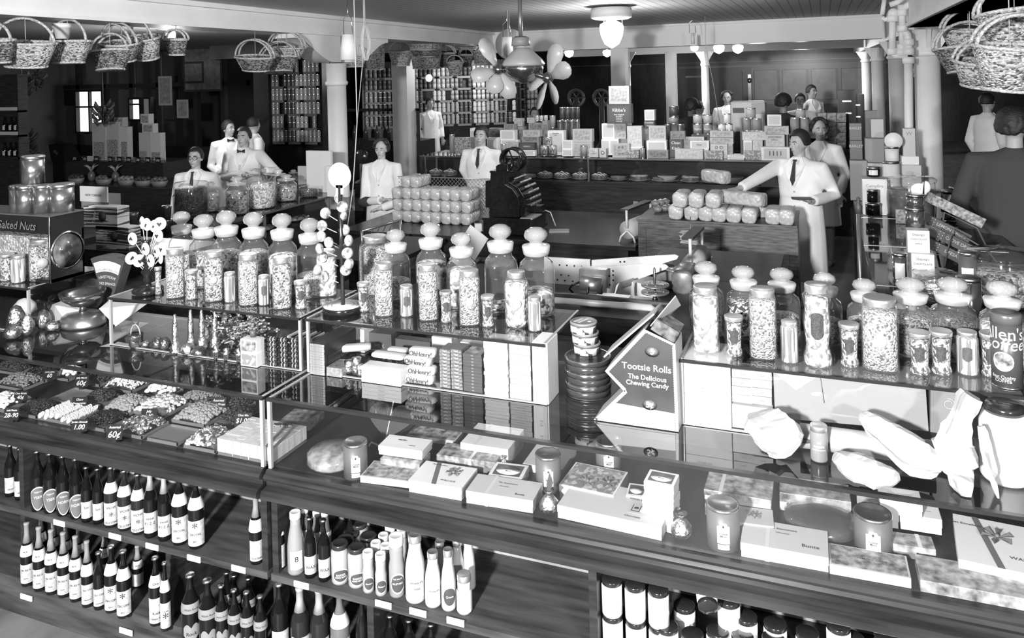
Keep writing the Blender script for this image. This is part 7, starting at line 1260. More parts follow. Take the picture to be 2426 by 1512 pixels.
for u, v, w_, h_, m, rot, tl, kd, lb in ((62, 160, 130, 70, WICK, .3, .12, 'oval', 'big light basket with a dark checked band, second from the left edge'), (-5, 150, 90, 66, WICKD, 0, .1, 'oval', 'dark-woven basket cut by the left edge'), (162, 152, 120, 62, WICK, -.1, 0, 'oval', 'bold checked basket with a flowerpot above it'), (262, 168, 95, 55, WICKD, .1, -.1, 'twin', 'dark flared basket with twisted handles, lower of the nested pair'), (290, 145, 105, 52, WICKD, -.2, .2, 'twin', 'dark flared basket, upper of the nested pair'), (350, 140, 100, 62, WICK, -.4, .25, 'oval', 'tilted basket with a white stripe right of the nested pair'), (418, 132, 52, 46, WICKD, .2, .1, 'twin', 'small basket with a pale rim before the dish lamp'),
        (606, 168, 92, 40, WICKD, 0, .15, 'twin', 'flared dark basket with twisted handles left of the scroll bracket'), (660, 172, 90, 40, WICKD, .1, -.12, 'twin', 'flared basket with price tags just left of the column'), (680, 140, 90, 32, WICK, 0, .1, 'twin', 'upper flared basket behind the price-tagged one'), (838, 160, 64, 32, WICK, 0, 0, 'oval', 'shallow basket just right of the left column')):
    c = at(u, v, X=-5.85); k = ppm(c); w_ *= 1.14; h_ *= .84; basket(lb, c, w_/2/k, w_/2/k*.6, h_/k, m, tl, rot, kd, 2.96)
for u, v, w_, h_, Y, m, kd, tp, lb in ((890, 165, 52, 66, 10.5, WICK, 'tub', .85, 'tall cylindrical laundry basket near the string'), (950, 156, 62, 34, 12, WICK, 'oval', .7, 'round checked basket above the square post'), (1010, 163, 84, 60, 12, WICK, 'tub', .8, 'large light hamper with a dark oval opening'), (1004, 135, 66, 18, 11.4, WICKD, 'tub', .8, 'shallow tray basket across the hamper'), (1058, 160, 48, 34, 12.5, WICKD, 'twin', .6, 'flared basket right of the hamper'), (1078, 178, 44, 30, 12.2, WICK, 'oval', .6, 'low basket with a white rim, lowest of the row'), (1105, 160, 38, 30, 13, WICKD, 'twin', .6, 'dark-handled basket before the flat disc'), (1140, 152, 44, 30, 13, WICK, 'oval', .7, 'last basket of the row, left of the fan')):
    c = at(u, v, Y=Y); k = ppm(c); basket(lb, c, w_/2/k, w_/2/k*.7, h_/k, m, .08, 0, kd, 3.2, tp)
for u, v, w_, h_, Y, m, tl, lb in ((2395, 215, 190, 105, 4.9, WICK, .15, 'largest bright basket at the right edge, nearest'), (2330, 208, 150, 60, 5.8, WICK, .2, 'wide low basket under the brightest one'), (2300, 172, 150, 60, 6.6, WICKD, -.1, 'darker basket next to the near column, lower one'), (2295, 118, 130, 45, 6.9, WICK, .12, 'oval basket next to the near column, upper one'), (2405, 110, 150, 80, 5.3, WICK, -.15, 'bright open-rimmed basket high at the right edge'), (2165, 182, 46, 40, 12, WICK, 0, 'small basket glimpsed between the pipe and the near column'), (2165, 125, 40, 30, 12, WICKD, 0, 'small dark basket high between the pipe and the near column')):
    c = at(u, v, Y=Y); k = ppm(c); basket(lb, c, w_/2/k, w_/2/k*.75, h_/k, m, tl, .2, 'twin', 3.2, .65, .7)
c = at(148, 92, X=-5.9); k = ppm(c); t = thing('flower_pot', 'pale clay flowerpot hanging among the left baskets', 'flowerpot', c); MB().lathe([(14/k, 0), (19/k, 26/k), (21/k, 26/k), (21/k, 36/k), (0, 33/k)], 20).build('pot', PAINT, t); MB().tube([(0, 0, .1), (0, 0, 2.97-c.z)], .003, 4).build('cord', LG, t)
# ------------------------------------------------------------ left jar counter
lc = at(700, 485, z=1.05); LX = -5.32
t = thing('jar_counter', 'dark glass-fronted counter on the left with large glass jars on top', 'counter'); MB().box(LX-.75, LX, 4.0, 8.15, 0, .8).build('base_cabinet', WOOD, t); MB().box(LX-.75, LX+.01, 4.0, 8.15, 1.04, 1.05).build('glass_top', mat('dark glass top', .02, .06), t); MB().box(LX-.006, LX, 4.0, 8.15, .8, 1.04).build('glass_front', GLASS, t); MB().box(LX-.75, LX-.73, 4.0, 8.15, .8, 1.04).build('rear_doors', WOOD, t); MB().box(LX-.01, LX+.014, 4.0, 8.15, 1.038, 1.053).build('edge_strip', DG, t)
for y in (5.2, 6.5, 7.6, 8.13): MB().box(LX-.02, LX+.002, y, y+.02, .8, 1.04).build('corner_post', STL, t)
for i, y in enumerate((5.6, 6.2, 6.8, 7.4)): b = MB(); b.ell((0, 0, .03), (.09, .16, .03), 8); tag(b.build('wrapped_cake', CELLO, None, (LX-.25, y, .802)), 'cellophane-wrapped cake inside the jar counter, %s from the near end' % ORD[i], 'cake')
def bigjar(label, u, vb, vt, w_, m, kind='barrel', lv=.7, z=1.052, dy=0, Y=None):
    p = at(u, vb, z=z) if Y is None else at(u, vb, Y=Y); k = ppm(p); R = w_/2/k; h = (vb-vt)/k; t = thing('glass_jar', label, 'jar', (p.x, p.y+R*.7, z), face_cam(p)); sq = 3.5 if kind == 'sq' else 0
    if kind in ('barrel',): pr = [(R*.85, 0), (R*.97, .01), (R, h*.4), (R*.97, h*.74), (R*.94, h*.78)]; lid = [(R*1.02, h*.77), (R*1.04, h*.83), (R*.9, h*.87), (R*.25, h*.9), (R*.12, h*.93), (R*.16, h*.97), (0, h)]
    else: pr = [(R*.85, 0), (R, .01), (R, h*.62), (R*.7, h*.72), (R*.66, h*.78)]; lid = [(R*.8, h*.77), (R*.84, h*.82), (R*.3, h*.86), (R*.55, h*.92), (R*.3, h*.99), (0, h)]
    MB().lathe(pr, 30, sq=sq, cap=False).build('glass_body', GJAR, t); MB().lathe(lid, 30, cap=False).build('glass_lid', GLASS if kind == 'barrel' else GFROST, t)
    MB().lathe([(r*.93, min(zz+.006, h*lv)) for r, zz in pr if zz < h*lv]+[(pr[2][0]*.9, h*lv), (0, h*lv+.006)], 30, sq=sq).build('candy_filling', m, t)['kind'] = 'stuff'
    return t
DK = cand('dark raisins', .02, .08, 60); NOOD = cand('noodle shells', .3, .7, 60); HRD = cand('hard drops', .08, .35, 60); WHC = cand('white blocks', .4, .8, 50)
for a in (('large barrel jar of very dark candy, leftmost on the jar counter', 433, 520, 422, 80, DK, 'barrel', .72), ('squat jar with a small lid in front of the dark barrel jar', 425, 512, 438, 56, DK, 'sq', .4), ('square jar packed with white blocks', 491, 503, 432, 38, WHC, 'sq', .62), ('faceted stoppered jar of dark hard drops', 549, 510, 420, 54, HRD, 'sq', .6), ('large barrel jar of pale curled candies', 602, 496, 404, 72, NOOD, 'barrel', .66), ('small stoppered jar behind the pale curls jar', 650, 468, 402, 44, DK, 'sq', .5), ('stoppered square jar half full on the jar counter', 668, 478, 415, 50, HRD, 'sq', .6), ('little dark jar with a white label at the far end', 690, 440, 403, 26, DK, 'sq', .8), ('low dark glass jar near the white sheets', 722, 468, 440, 46, DK, 'barrel', .6)): bigjar(*a)
for i, (u, v) in enumerate(((316, 500), (343, 530), (366, 528), (396, 505), (316, 530), (396, 530))):
    p = at(u, v, X=LX-.2); k = ppm(p); t = thing('dark_tumbler', 'dark glass tumbler with a bright rim by the lollipops, %s' % ORD[i], 'tumbler', (p.x, p.y, 1.052+(.1235 if i in (0, 3) else 0))); t.location.y = at((316, 343, 366, 396, 316, 396)[i], 530, X=LX-.2).y; MB().lathe([(.03, 0), (.04, .1), (.043, .12), (.036, .118), (0, .02)], 18).build('glass', mat('smoked glass', .05, .08, spec=.8), t); MB().lathe([(.043, .115), (.044, .122), (.04, .12)], 18, cap=False).build('rim', STEEL, t)
for u0, u1, v0, v1, Y, lb, m in ((726, 783, 358, 412, 7.85, 'tall blank white card on the jar counter behind the disc sign', WHT), (775, 822, 395, 452, 7.6, 'white box standing behind the disc sign', WHT), (706, 765, 395, 430, 7.95, 'flat pale packet lying by the white card', LG)):
    a, b_ = at(u0, v1, Y=Y), at(u1, v0, Y=Y); q = thing('show_card', lb, 'card'); MB().box(a.x, b_.x, Y, Y+.04, 1.0535, b_.z).build('board', m, q)
t = thing('counter_scale', 'dark balance scale with a round dial at the end of the jar counter', 'scale', at(858, 430, Y=9)-Vector((0, 0, 0))); q = t.location; MB().lathe([(.1, -.03), (.1, .0), (.03, .03), (.03, .28)], 20).build('pillar', DG, t); MB().lathe([(.09, -.03), (.1, 0), (.09, .03)], 24, (0, 0, .33), rot=Matrix.Rotation(PI/2, 3, 'X')).build('dial', BLKM, t); MB().lathe([(.03, -.035), (0, -.036)], 16, (0, 0, .33), rot=Matrix.Rotation(PI/2, 3, 'X')).build('dial_face', LG, t)
tag(MB().box(-.1, .2, -.12, .4, 0, q.z-.031).build('scale_cabinet', WOOD, None, (q.x, q.y, 0)), 'dark cabinet carrying the balance scale', 'cabinet')
# cartons hanging behind the scale: striped waffle boxes and cigar box
for v0, v1, u0, u1, lb, wd in ((492, 540, 199, 277, 'striped box with a paddle drawing, upper of two behind the nut cabinet', 'TAFFY'), (540, 588, 228, 304, 'striped box with a paddle drawing, lower of two', 'TAFFY')):
    Y = 3.9; a, b_ = at(u0, v1, Y=Y), at(u1, v0, Y=Y); t = thing('striped_box', lb, 'box'); MB().box(a.x, b_.x, Y, Y+.1, a.z, b_.z).build('carton', mat('stripes', .5, .5, n=(1, 0), kind='voronoi', ramp=((0, .06), (.5, .6)), grain=(6, 6, 110)), t); MB().lathe([(.035, 0), (0, .001)], 20, ((a.x+b_.x)/2+.02, Y-.002, (a.z+b_.z)/2+.01), rot=Matrix.Rotation(PI/2, 3, 'X')).build('paddle_print', DG, t); b = MB(); b.text(wd, .03, ((a.x+b_.x)/2-.05, Y-.003, (a.z+b_.z)/2), (0.3, 0, .95), (-.95, 0, .3)); b.build('lettering', WHT, t)
    zlo = a.z
a, b_ = at(199, 492, Y=4.0), at(262, 442, Y=4.0); t = thing('cigar_box', 'open box with a curved lid reading New Yorkers', 'box'); MB().box(a.x, b_.x, 3.98, 4.08, a.z, b_.z-.06).build('carton', MG, t); MB().box(a.x, b_.x, 3.97, 3.98, a.z+.05, b_.z).build('lid_label', LG, t); b = MB(); b.text('NEW YORKERS', .022, ((a.x+b_.x)/2, 3.968, b_.z-.06)); b.build('lettering', INK, t)
tag(MB().box(at(190, 590, Y=3.9).x, at(420, 590, Y=3.9).x, 3.86, 4.3, 0, zlo-.002).build('back_cabinet', WOOD), 'dark cabinet behind the front counter holding the striped boxes', 'cabinet')
# ------------------------------------------------------------ canned goods shelves
CANM = [mat('can label', .3, .35, n=(60, .8)), mat('can label dark', .08, .35, n=(60, .8)), mat('can label light', .5, .35, n=(50, .5))]
protos = {}; kept = []; rest = MB()
def canshelf(X0, X1, Y, zs_, r, h, per2, lb, dirv=(1, 0), nm=''):
    t = thing('shelf_unit', 'tall shelf unit of canned goods %s' % lb, 'shelves', (X0, Y, 0), math.atan2(dirv[1], dirv[0])); L = math.hypot(X1-X0, 0) if dirv == (1, 0) else X1
    MB().box(-.05, L+.05, .3, .33, 0, zs_[-1]+.4).build('back', WOOD, t)
    for z in zs_: MB().box(0, L, 0, .3, z-.02, z).build('shelf', WOOD, t)
    for x in (-.03, L): MB().box(x, x+.03, 0, .3, 0, zs_[-1]+.4).build('side', WOOD, t)
    n = int(L/(2.25*r)); d = Vector((dirv[0], dirv[1], 0)); nn = Vector((-dirv[1], dirv[0], 0))
    for si, z in enumerate(zs_):
        j = 0
        while j < n:
            if j+4 <= n: MB().box((j+.5)*2.25*r, (j+3.5)*2.25*r, -.006, 0, z-.055, z-.0).build('shelf_card', MG, t)
            j += 4
        for j in range(n):
            if random.random() < .06: continue
            mi = ((j//3)*7+si*3) % 3
            for lv in range(2):
                key = (mi, r)
                q = Vector((X0, Y, 0))+d*((j+.5)*2.25*r)+nn*(r+.01)+Vector((0, 0, z+.0006+lv*h))
                if len(kept) >= 296: rest.lathe([(r, 0), (r, h*.98), (0, h*.98)], 8, q, m=mi); continue
                kept.append(1)
                if key not in protos:
                    b = MB(); b.lathe([(r, 0), (r*1.0, h*.1), (r, h*.9), (r*.99, h*.99), (0, h*.985)], 10); b.m = [0]*len(b.m)
                    for i in range(len(b.m)): b.m[i] = 0
                    b.lathe([(r*1.02, h*.9), (r*1.02, h*.99)], 10, m=1, cap=False); protos[key] = b.build('food_can', [CANM[mi], TIN]); o = protos[key]
                else: o = protos[key].copy(); COL.objects.link(o)
                o.location = q; tag(o, 'food can %s, %s shelf up, %s layer, %s' % (lb, ORD[si], ('lower', 'upper')[lv], ORD[j]+' from left' if j < 20 else ORD[min(19, n-1-j)]+' from right'), 'can')
random.seed(11)
a, b_ = at(642, 350, Y=14), at(764, 350, Y=14); canshelf(a.x, b_.x, 14, [1.07, 1.37, 1.67, 1.97, 2.27, 2.57], .047, .125, 2, 'left of the column')
a = at(826, 300, Y=15.9); canshelf(a.x, 3.9, 16.6, [1.2, 1.5, 1.8, 2.1, 2.4], .05, .125, 2, 'right of the column', (.85, .52)); a = at(1000, 300, Y=19); canshelf(a.x, 3.4, 19.3, [1.1, 1.4, 1.7, 2.0, 2.3], .055, .13, 2, 'right of the square post', (.75, .66))
tag(rest.build('food_cans', CANM), 'dense rows of canned goods farther back along the left wall', 'cans', None, 'stuff')
tag(MB().box(-11.4, -8.2, 15.2, 15.9, 0, 1.0).box(-11.4, -8.2, 15.15, 15.2, 1.66, 1.72).box(-8.25, -8.2, 15.15, 15.2, 0, 1.7).build('grocery_counter', WOOD), 'dark counter with a raised glass-case rail in front of the canned goods', 'counter')
for i in range(9):
    for z in (1.0,): o = MB().lathe([(.05, 0), (.05, .2), (.02, .27), (.02, .33)], 12).build('grocery_bottle', mat('grocery glass', .05, .15), None, (-10.9+.3*i, 15.4, 1.001)); tag(o, 'dark bottle on the far grocery counter, %s from the left' % ORD[i], 'bottle')
# ------------------------------------------------------------ produce corner
DKW = WOOD; PY = 9.6; zc = lambda u, v, Y: at(u, v, Y=Y)
a, b_ = zc(125, 380, 11), zc(385, 358, 11); t = thing('produce_stand', 'dark two-step produce stand with price cards and fruit', 'produce stand'); MB().box(a.x, b_.x, 11, 11.8, 0, a.z).build('upper_step', WOOD, t); a2, b2_ = zc(125, 445, 10.2), zc(410, 425, 10.2); MB().box(a2.x, b2_.x, 10.2, 11, 0, (a2.z+b2_.z)/2-.05).build('lower_step', WOOD, t); zu = a.z; zl = (a2.z+b2_.z)/2-.05
FR = [mat('fruit dark', .05, .3), mat('fruit mid', .12, .3), mat('fruit light', .22, .35)]
fr0 = [MB().ell((0, 0, .035), (.04, .04, .036), 8).build('fruit', m) for m in FR]; used = [0, 0, 0]
for bi, (u, n) in enumerate(((175, 5), (240, 4), (293, 5), (333, 5), (372, 5))):
    c = zc(u, 430, 10.35); t = thing('fruit_basket', 'splint basket of round fruit on the produce stand, %s from the left' % ORD[bi], 'basket', (c.x, 10.4, zl+.001)); MB().lathe([(.13, 0), (.17, .1), (.16, .1), (.12, .01), (0, .01)], 18, sy=.7).build('splint_body', mat('splint', .2, .5), t)
    for j in range(n*2):
        k_ = bi % 3; o = fr0[k_] if not used[k_] else fr0[k_].copy()
        if used[k_]: COL.objects.link(o)
        used[k_] = 1; o.location = (c.x-.1+.05*(j % 5), 10.36+.07*(j//5), zl+.08+.015*(j % 2)); tag(o, 'round fruit in the %s produce basket, %s %s' % (ORD[bi], ('front', 'rear')[j//5], ORD[j % 5]), 'fruit')
for i, (u, wd) in enumerate(((145, '20¢'), (176, '27¢'), (200, '23¢'), (227, '100'), (260, '25¢'), (282, '29¢'), (304, '20¢'), (326, '28¢'), (349, '28¢'), (373, '20¢'))):
    c = zc(u, 356-.09*(u-145)+.04*(u-145), 10.98); c.z = max(c.z, zu-.0); t = thing('price_card', 'little black price card on the produce stand, %s from the left' % ORD[i], 'price card', (c.x, 10.985, zu+.001-.0)); MB().box(-.06, .06, -.004, 0, 0, .1).build('card', BLK, t); b = MB(); b.text(wd, .06, (0, -.006, .045), slant=.3); b.build('lettering', WHT, t)
for i, (u, v0, v1, w_, vl, lb) in enumerate(((245, 290, 340, 40, 'l', 'leftmost of the pale boxes on the produce stand'), (272, 288, 345, 46, 'l', 'tallest pale box under the bananas'), (300, 300, 352, 22, 'p', 'narrow upright card box on the produce stand'), (285, 278, 300, 26, 'l', 'small box on top of the tall pale box'), (345, 270, 293, 24, 'p', 'top carton of the three-step pyramid'), (350, 293, 315, 32, 'p', 'middle carton of the three-step pyramid'), (366, 315, 338, 30, 'p', 'bottom right carton of the three-step pyramid'), (335, 315, 340, 24, 'l', 'bottom left carton of the three-step pyramid'))):
    c = zc(u, v1, 11.3); k = ppm(c); zb = max(zu, c.z); w2 = w_/2/k/.93; t = thing('carton', lb, 'box', (c.x, 11.2+.02*i, zu if v1 >= 338 else zb)); MB().box(-w2, w2, 0, .12, .001, (v1-v0)/k+(zb-zu if v1 >= 338 else 0)).build('carton_body', VAL[vl], t); MB().box(-w2*.8, w2*.8, -.001, 0, .02, (v1-v0)/k*.85).build('front_print', PIC, t)
c = zc(160, 345, 10.9); t = thing('sign_board', 'slanting dark sign box reading 95 on the produce stand', 'sign', (c.x-.2, 10.9, zu)); MB().hexa([(-.25, 0, 0.001), (.25, 0, .001), (.25, .3, .001), (-.25, .3, .001)], [(-.32, 0, .32), (-.05, 0, .34), (-.05, .3, .34), (-.32, .3, .32)]).build('board', BLK, t); b = MB(); b.text('95¢', .09, (-.12, -.004, .17), (.9, 0, -.3), (.3, 0, .9)); b.build('lettering', LG, t)
BAN = mat('banana dark', .07, .4)
for u, v, Y, n, lb in ((245, 270, 10.6, 16, 'large bunch of bananas hanging before the bright windows'), (52, 205, 9.5, 10, 'bunch of bananas hanging high at the left'), (62, 340, 10.2, 12, 'bunch of dark bananas low at the left'), (85, 190, 10, 8, 'small bunch of bananas beside the high one')):
    c = zc(u, v, Y); t = thing('banana_bunch', lb, 'bananas', c); MB().tube([(0, 0, -.2), (0, 0, 2.96-c.z+.2)], .012, 6).build('stalk', BAN, t)
    for i in range(n):
        a = i*2.4; z = .18-.36*i/n; o = MB().tube([(.03*math.cos(a), .03*math.sin(a), z), (.11*math.cos(a), .11*math.sin(a), z-.03), (.17*math.cos(a), .17*math.sin(a), z+.04), (.18*math.cos(a), .18*math.sin(a), z+.1)], [.014, .034, .03, .01], 7).build('banana', BAN, t)
for u, v, lb in ((205, 400, 'spiky pineapple at the left of the fruit baskets'), (262, 392, 'spiky pineapple between the fruit baskets')):
    c = zc(u, v, 10.6); t = thing('pineapple', lb, 'pineapple', (c.x, 10.7, zl)); MB().lathe([(.03, .001), (.06, .04), (.065, .12), (.04, .18)], 14, rid=.08).build('fruit_body', FR[1], t); b = MB(); [b.tube([(0, 0, .17), (.05*math.cos(i), .05*math.sin(i), .26), (.12*math.cos(i), .12*math.sin(i), .28+.02*(i % 3))], [.012, .01, .002], 4) for i in range(12)]; b.build('leaf_crown', LG, t)
# shelf of bottles at the far left
t = thing('bottle_shelf', 'dark shelf of liquor-shaped bottles at the far left with lettered strips', 'shelves'); a, b_ = zc(-40, 375, 8.2), zc(46, 375, 8.2)
for i, v in enumerate((262, 320, 372)): z = zc(20, v, 8.2).z; MB().box(a.x, b_.x, 8.2, 8.34, z-.03, z).build('shelf', WOOD, t); MB().box(a.x, b_.x-.02, 8.195, 8.2, z-.0, z+.05 if i < 2 else z+.0).build('lettered_strip', LG, t)
MB().box(b_.x-.03, b_.x, 8.2, 8.34, 0, 2.6).box(a.x, b_.x, 8.34, 8.36, 0, 2.6).build('frame', WOOD, t)
for i, (v, uu) in enumerate(((320, 5), (320, 20), (320, 32), (372, 5), (372, 18), (372, 31))):
    c = zc(uu, v, 8.25); c.z += .055 if v == 320 else .001; t = thing('liquor_bottle', 'round-shouldered bottle on the far left shelf, %s' % ORD[i], 'bottle', c+Vector((0, .05, 0))); MB().lathe([(.035, 0), (.037, .11), (.014, .16), (.013, .22)], 14).build('glass', GBOT, t); MB().patch(.0375, .02, .09, -.8, .8).build('paper_label', LABEL, t)
# posters on the glass partition
for u0, v0, u1, v1, lb, wd in ((377, 180, 407, 250, 'calendar poster on the glass partition', 'ILLINOIS'), (434, 145, 482, 198, 'framed picture on the glass partition', ''), (420, 236, 446, 280, 'oval notice on the glass partition post', ''), (432, 108, 522, 218, 'large pale sheet behind the framed picture', '')):
    a, b_ = zc(u0, v1, 14.35-(.02 if 'framed' in lb else 0)), zc(u1, v0, 14.35); Yp = 14.35 if 'large' not in lb else 14.39; t = thing('wall_poster', lb, 'poster'); MB().box(a.x, b_.x, Yp-.01, Yp, a.z, b_.z).build('sheet', LG if 'framed' not in lb else DG, t); MB().box(a.x+.05, b_.x-.05, Yp-.013, Yp-.01, a.z+.05, b_.z-.05).build('print', mat('poster print', .3, .6, n=(12, .3)), t)
# ------------------------------------------------------------ right-hand counter running to the back
RC = 1.05; t = thing('side_counter', 'long glass-topped counter on the right running to the back, crowded with packets', 'counter'); q = at(2068, 675, z=RC); X0r = .28; MB().box(X0r, 1.25, 4.2, 9.27, 0, .98).build('base_cabinet', WOOD, t); MB().box(X0r-.02, 1.27, 4.2, 9.27, 1.035, RC).build('glass_top', mat('glossy counter glass', .025, .04, spec=.9), t); MB().box(X0r, 1.25, 4.22, 9.27, .98, 1.035).build('case_band', DG, t)
for y in (5.29, 6.45, 7.62): MB().box(X0r-.02, 1.2, y, y+.012, RC, RC+.003).build('joint_strip', STEEL, t)
p = at(2034, 500, Y=6.6); q = at(2046, 660, Y=6.6); t = thing('rail_post', 'slim metal post standing at the aisle side of the right counter', 'post'); MB().tube([(p.x, 6.6, 0), (p.x, 6.6, p.z)], .018, 10).build('post', mat('post grey', .25, .3, .6), t); MB().lathe([(.025, 0), (.028, .06), (.012, .08), (.015, .12), (0, .13)], 12, (p.x, 6.6, p.z-.02)).build('finial', DG, t)
def rbox(lb, u0, u1, v0, v1, Y, m, d=.12, z=None, words=None, rz=0, ink=LG):
    a, b_ = at(u0, v1, Y=Y), at(u1, v1, Y=Y); h = at((u0+u1)/2, v0, Y=Y).z; zb = a.z if z is None else z; zb = max(zb, RC+.004); w2 = abs(b_.x-a.x)/2*.97
    t = thing('packet', lb, 'box', ((a.x+b_.x)/2, Y, zb), rz); MB().box(-w2, w2, 0, d, 0, max(.02, h-zb-.002)).build('carton', m, t)
    if words:
        b = MB(); [b.text(s_, f_*(h-zb), (0, -.002, z_*(h-zb))) for s_, f_, z_ in words]; b.build('lettering', ink, t)
for a in (('dark tall packet reading Robinson barley, upper part', 2013, 2042, 292, 332, 8.6, VAL['d'], .1, None, (('BARLEY', .2, .7),)), ('dark tall packet reading Robinson barley, lower part', 2014, 2044, 333, 378, 8.58, VAL['d'], .1, None, (('BARLEY', .2, .7),)), ('stacked dark packets below the barley packets', 2014, 2056, 380, 440, 8.55, VAL['g'], .12, RC+.004), ('two slim upright packets with pale fronts at the top of the pile', 2064, 2094, 282, 326, 8.6, VAL['l'], .1), ('mixed dark packets under the two slim packets', 2050, 2096, 328, 385, 8.65, VAL['g'], .15), ('dark jars and packets at the back of the right counter', 2050, 2080, 262, 300, 8.95, VAL['d'], .1, RC+.004), ('low run of small boxes at the foot of the packet pile', 2056, 2096, 387, 440, 8.5, VAL['l'], .12, RC+.004), ('white carton reading Campfire beside the large candy barrel', 2044, 2104, 424, 516, 7.75, WHT, .2, RC+.004, (('Campfire', .12, .8),), 0, GREY),
          ('tall white carton standing on two flat ones', 2140, 2170, 304, 370, 8.4, VAL['p'], .09, None, (('W', .2, .8),), 0, GREY), ('flat white carton under the tall carton', 2134, 2178, 370, 390, 8.4, WHT, .12), ('pair of white cartons at the base of the tall carton stack', 2132, 2184, 391, 430, 8.38, VAL['p'], .14, RC+.004), ('white carton reading Chocolate Apple, upper', 2150, 2204, 546, 598, 5.5, WHT, .1, None, (("DeJong's", .14, .8), ('CHOCOLATE', .11, .6), ('APPLE', .11, .4)), 0, INK), ('white carton reading Chocolate Apple, lower', 2160, 2216, 602, 672, 5.45, WHT, .12, RC+.004, (("DeJong's", .12, .8), ('CHOCOLATE', .1, .62), ('APPLE', .1, .44)), 0, INK)): rbox(*a)
def rtin(lb, u, v0, v1, w_, Y, m, z=None, band=None, nm='tin_can'):
    a = at(u, v1, Y=Y); k = ppm(a); r = w_/2/k; zb = max(RC+.004, a.z if z is None else z); h = at(u, v0, Y=Y).z-zb; t = thing(nm, lb, 'tin' if nm == 'tin_can' else 'jar', (a.x, Y+r, zb), face_cam(a)); MB().lathe([(r*.9, 0), (r, .005), (r, h-.01)], 24).build('body', m, t); MB().lathe([(r*1.03, h-.02), (r*1.03, h-.003), (r*.9, h), (0, h-.003)], 24).build('lid', TIN, t)
    if band: MB().patch(r*1.01, h*.2, h*.7, -.7, .7).build('paper_label', WHT, t)
for a in (('white paper-labelled tin, lower of the pile under the round lid', 2112, 384, 414, 40, 8.1, PAPER, RC), ('white paper-labelled tin, upper of the pile', 2115, 348, 383, 31, 8.1, PAPER), ('preserve jar with a square label on the Campfire carton', 2070, 396, 420, 30, 7.8, GBOT, None, 1, 'preserve_jar'), ('dark preserve jar, upper of two before the Campfire carton', 2068, 450, 481, 24, 7.5, GBOT, None, 0, 'preserve_jar'), ('dark preserve jar, lower of two before the Campfire carton', 2069, 483, 512, 32, 7.5, GBOT, None, 0, 'preserve_jar'), ('shiny tin, upper of two over the Chocolate Apple cartons', 2170, 462, 494, 38, 5.6, mat('shiny tin', .4, .12, .9)), ('shiny printed tin, lower of two over the Chocolate Apple cartons', 2171, 494, 544, 42, 5.6, mat('shiny tin', .4, .12, .9)), ('tin with an oval label behind the Chocolate Apple cartons', 2134, 602, 658, 32, 5.3, mat('shiny tin', .4, .12, .9), RC, 1), ('preserve jar with a white label, left on the dark back counter', 2246, 452, 482, 26, 7.9, GBOT, None, 1, 'preserve_jar'), ('preserve jar with a white label, right on the dark back counter', 2264, 444, 472, 26, 8.1, GBOT, None, 1, 'preserve_jar'), ('dark jar under the left labelled preserve jar', 2248, 482, 505, 30, 7.85, GBOT, None, 0, 'preserve_jar'), ('dark jar under the right labelled preserve jar', 2268, 474, 498, 28, 8.05, GBOT, None, 0, 'preserve_jar'), ('jar with a white torn label beside the glass barrel', 2296, 600, 660, 38, 5.0, DG, RC, 1, 'preserve_jar'), ('cut shiny tin with a dark label left of the glass barrel', 2300, 662, 720, 52, 4.5, mat('shiny tin', .4, .12, .9), RC, 0)): rtin(*a)
a = at(2117, 334, Y=8.15); o = MB().lathe([(.075, -.015), (.08, 0), (.075, .015), (0, .016)], 28, rot=Matrix.Rotation(PI/2, 3, 'X')).build('standing_tin', WHT, None, a); tag(o, 'round white tin standing on edge on top of the white tins', 'tin')
bigjar('huge glass barrel jar with a flat lid in the middle of the right counter', 2162, 520, 410, 112, mat('jar dark fill', .1, .2, n=(8, .9)), 'barrel', .6, RC+.004); bigjar('wide glass barrel with a knob lid at the right edge', 2390, 730, 590, 165, HRD, 'barrel', .55, RC+.004); bigjar('round metal-lidded jar of foil sweets behind the stoppered jars', 2222, 720, 640, 96, FOIL, 'barrel', .7, RC+.004)
for i, (u, v, wd) in enumerate(((2205, 540, 'LEMON DROPS'), (2225, 572, 'CLOVE DROPS'), (2215, 600, 'LIFESAVERS'), (2235, 500, ''))):
    p = at(u+35, v, Y=6.1-.1*i); t = thing('counter_rack_box', ('dark slanting carton reading Lemon Drops', 'dark slanting carton reading Clove Drops', 'dark slanting carton reading Lifesavers', 'slanting picture carton on top of the drops cartons')[i], 'box', p); t.rotation_euler = (0, .48, .15); MB().box(-.17, .17, 0, .12, -.035, .03).build('carton', (mat('rack carton', .1, .35)) if i < 3 else PIC, t)
    if wd: b = MB(); b.text(wd, .03, (.04, -.002, 0)); [b.lathe([(.006, 0), (0, .001)], 10, (-.1+.022*(j % 2), -.002, -.02+.02*(j//2)), rot=Matrix.Rotation(PI/2, 3, 'X')) for j in range(6)]; b.build('lettering', LG, t)
t = thing('wire_stand', 'bent wire stand carrying the slanting drops cartons', 'rack'); q = at(2240, 600, Y=6.25); MB().tube([(q.x-.05, 6.25, RC+.004), (q.x, 6.25, RC+.3), (q.x+.2, 6.25, RC+.2), (q.x+.28, 6.25, RC+.004)], .008, 6).tube([(q.x-.05, 5.9, RC+.004), (q.x, 5.9, RC+.25), (q.x+.2, 5.9, RC+.12), (q.x+.28, 5.9, RC+.004)], .008, 6).build('wire_frame', DG, t)
a = at(2180, 455, Y=6.9); t = thing('paper_flower', 'white paper ornament with a dark feather before the huge glass barrel', 'ornament', (a.x, 5.75, RC+.42)); a = at(2178, 450, Y=5.75); t.location = a; MB().ell((0, 0, 0), (.055, .02, .045), 10).ell((.04, .0, .02), (.03, .02, .04), 8).build('paper_head', WHT, t); MB().tube([(.02, -.02, -.04), (.03, -.02, .1)], [.006, .001], 5).build('feather', BLK, t)
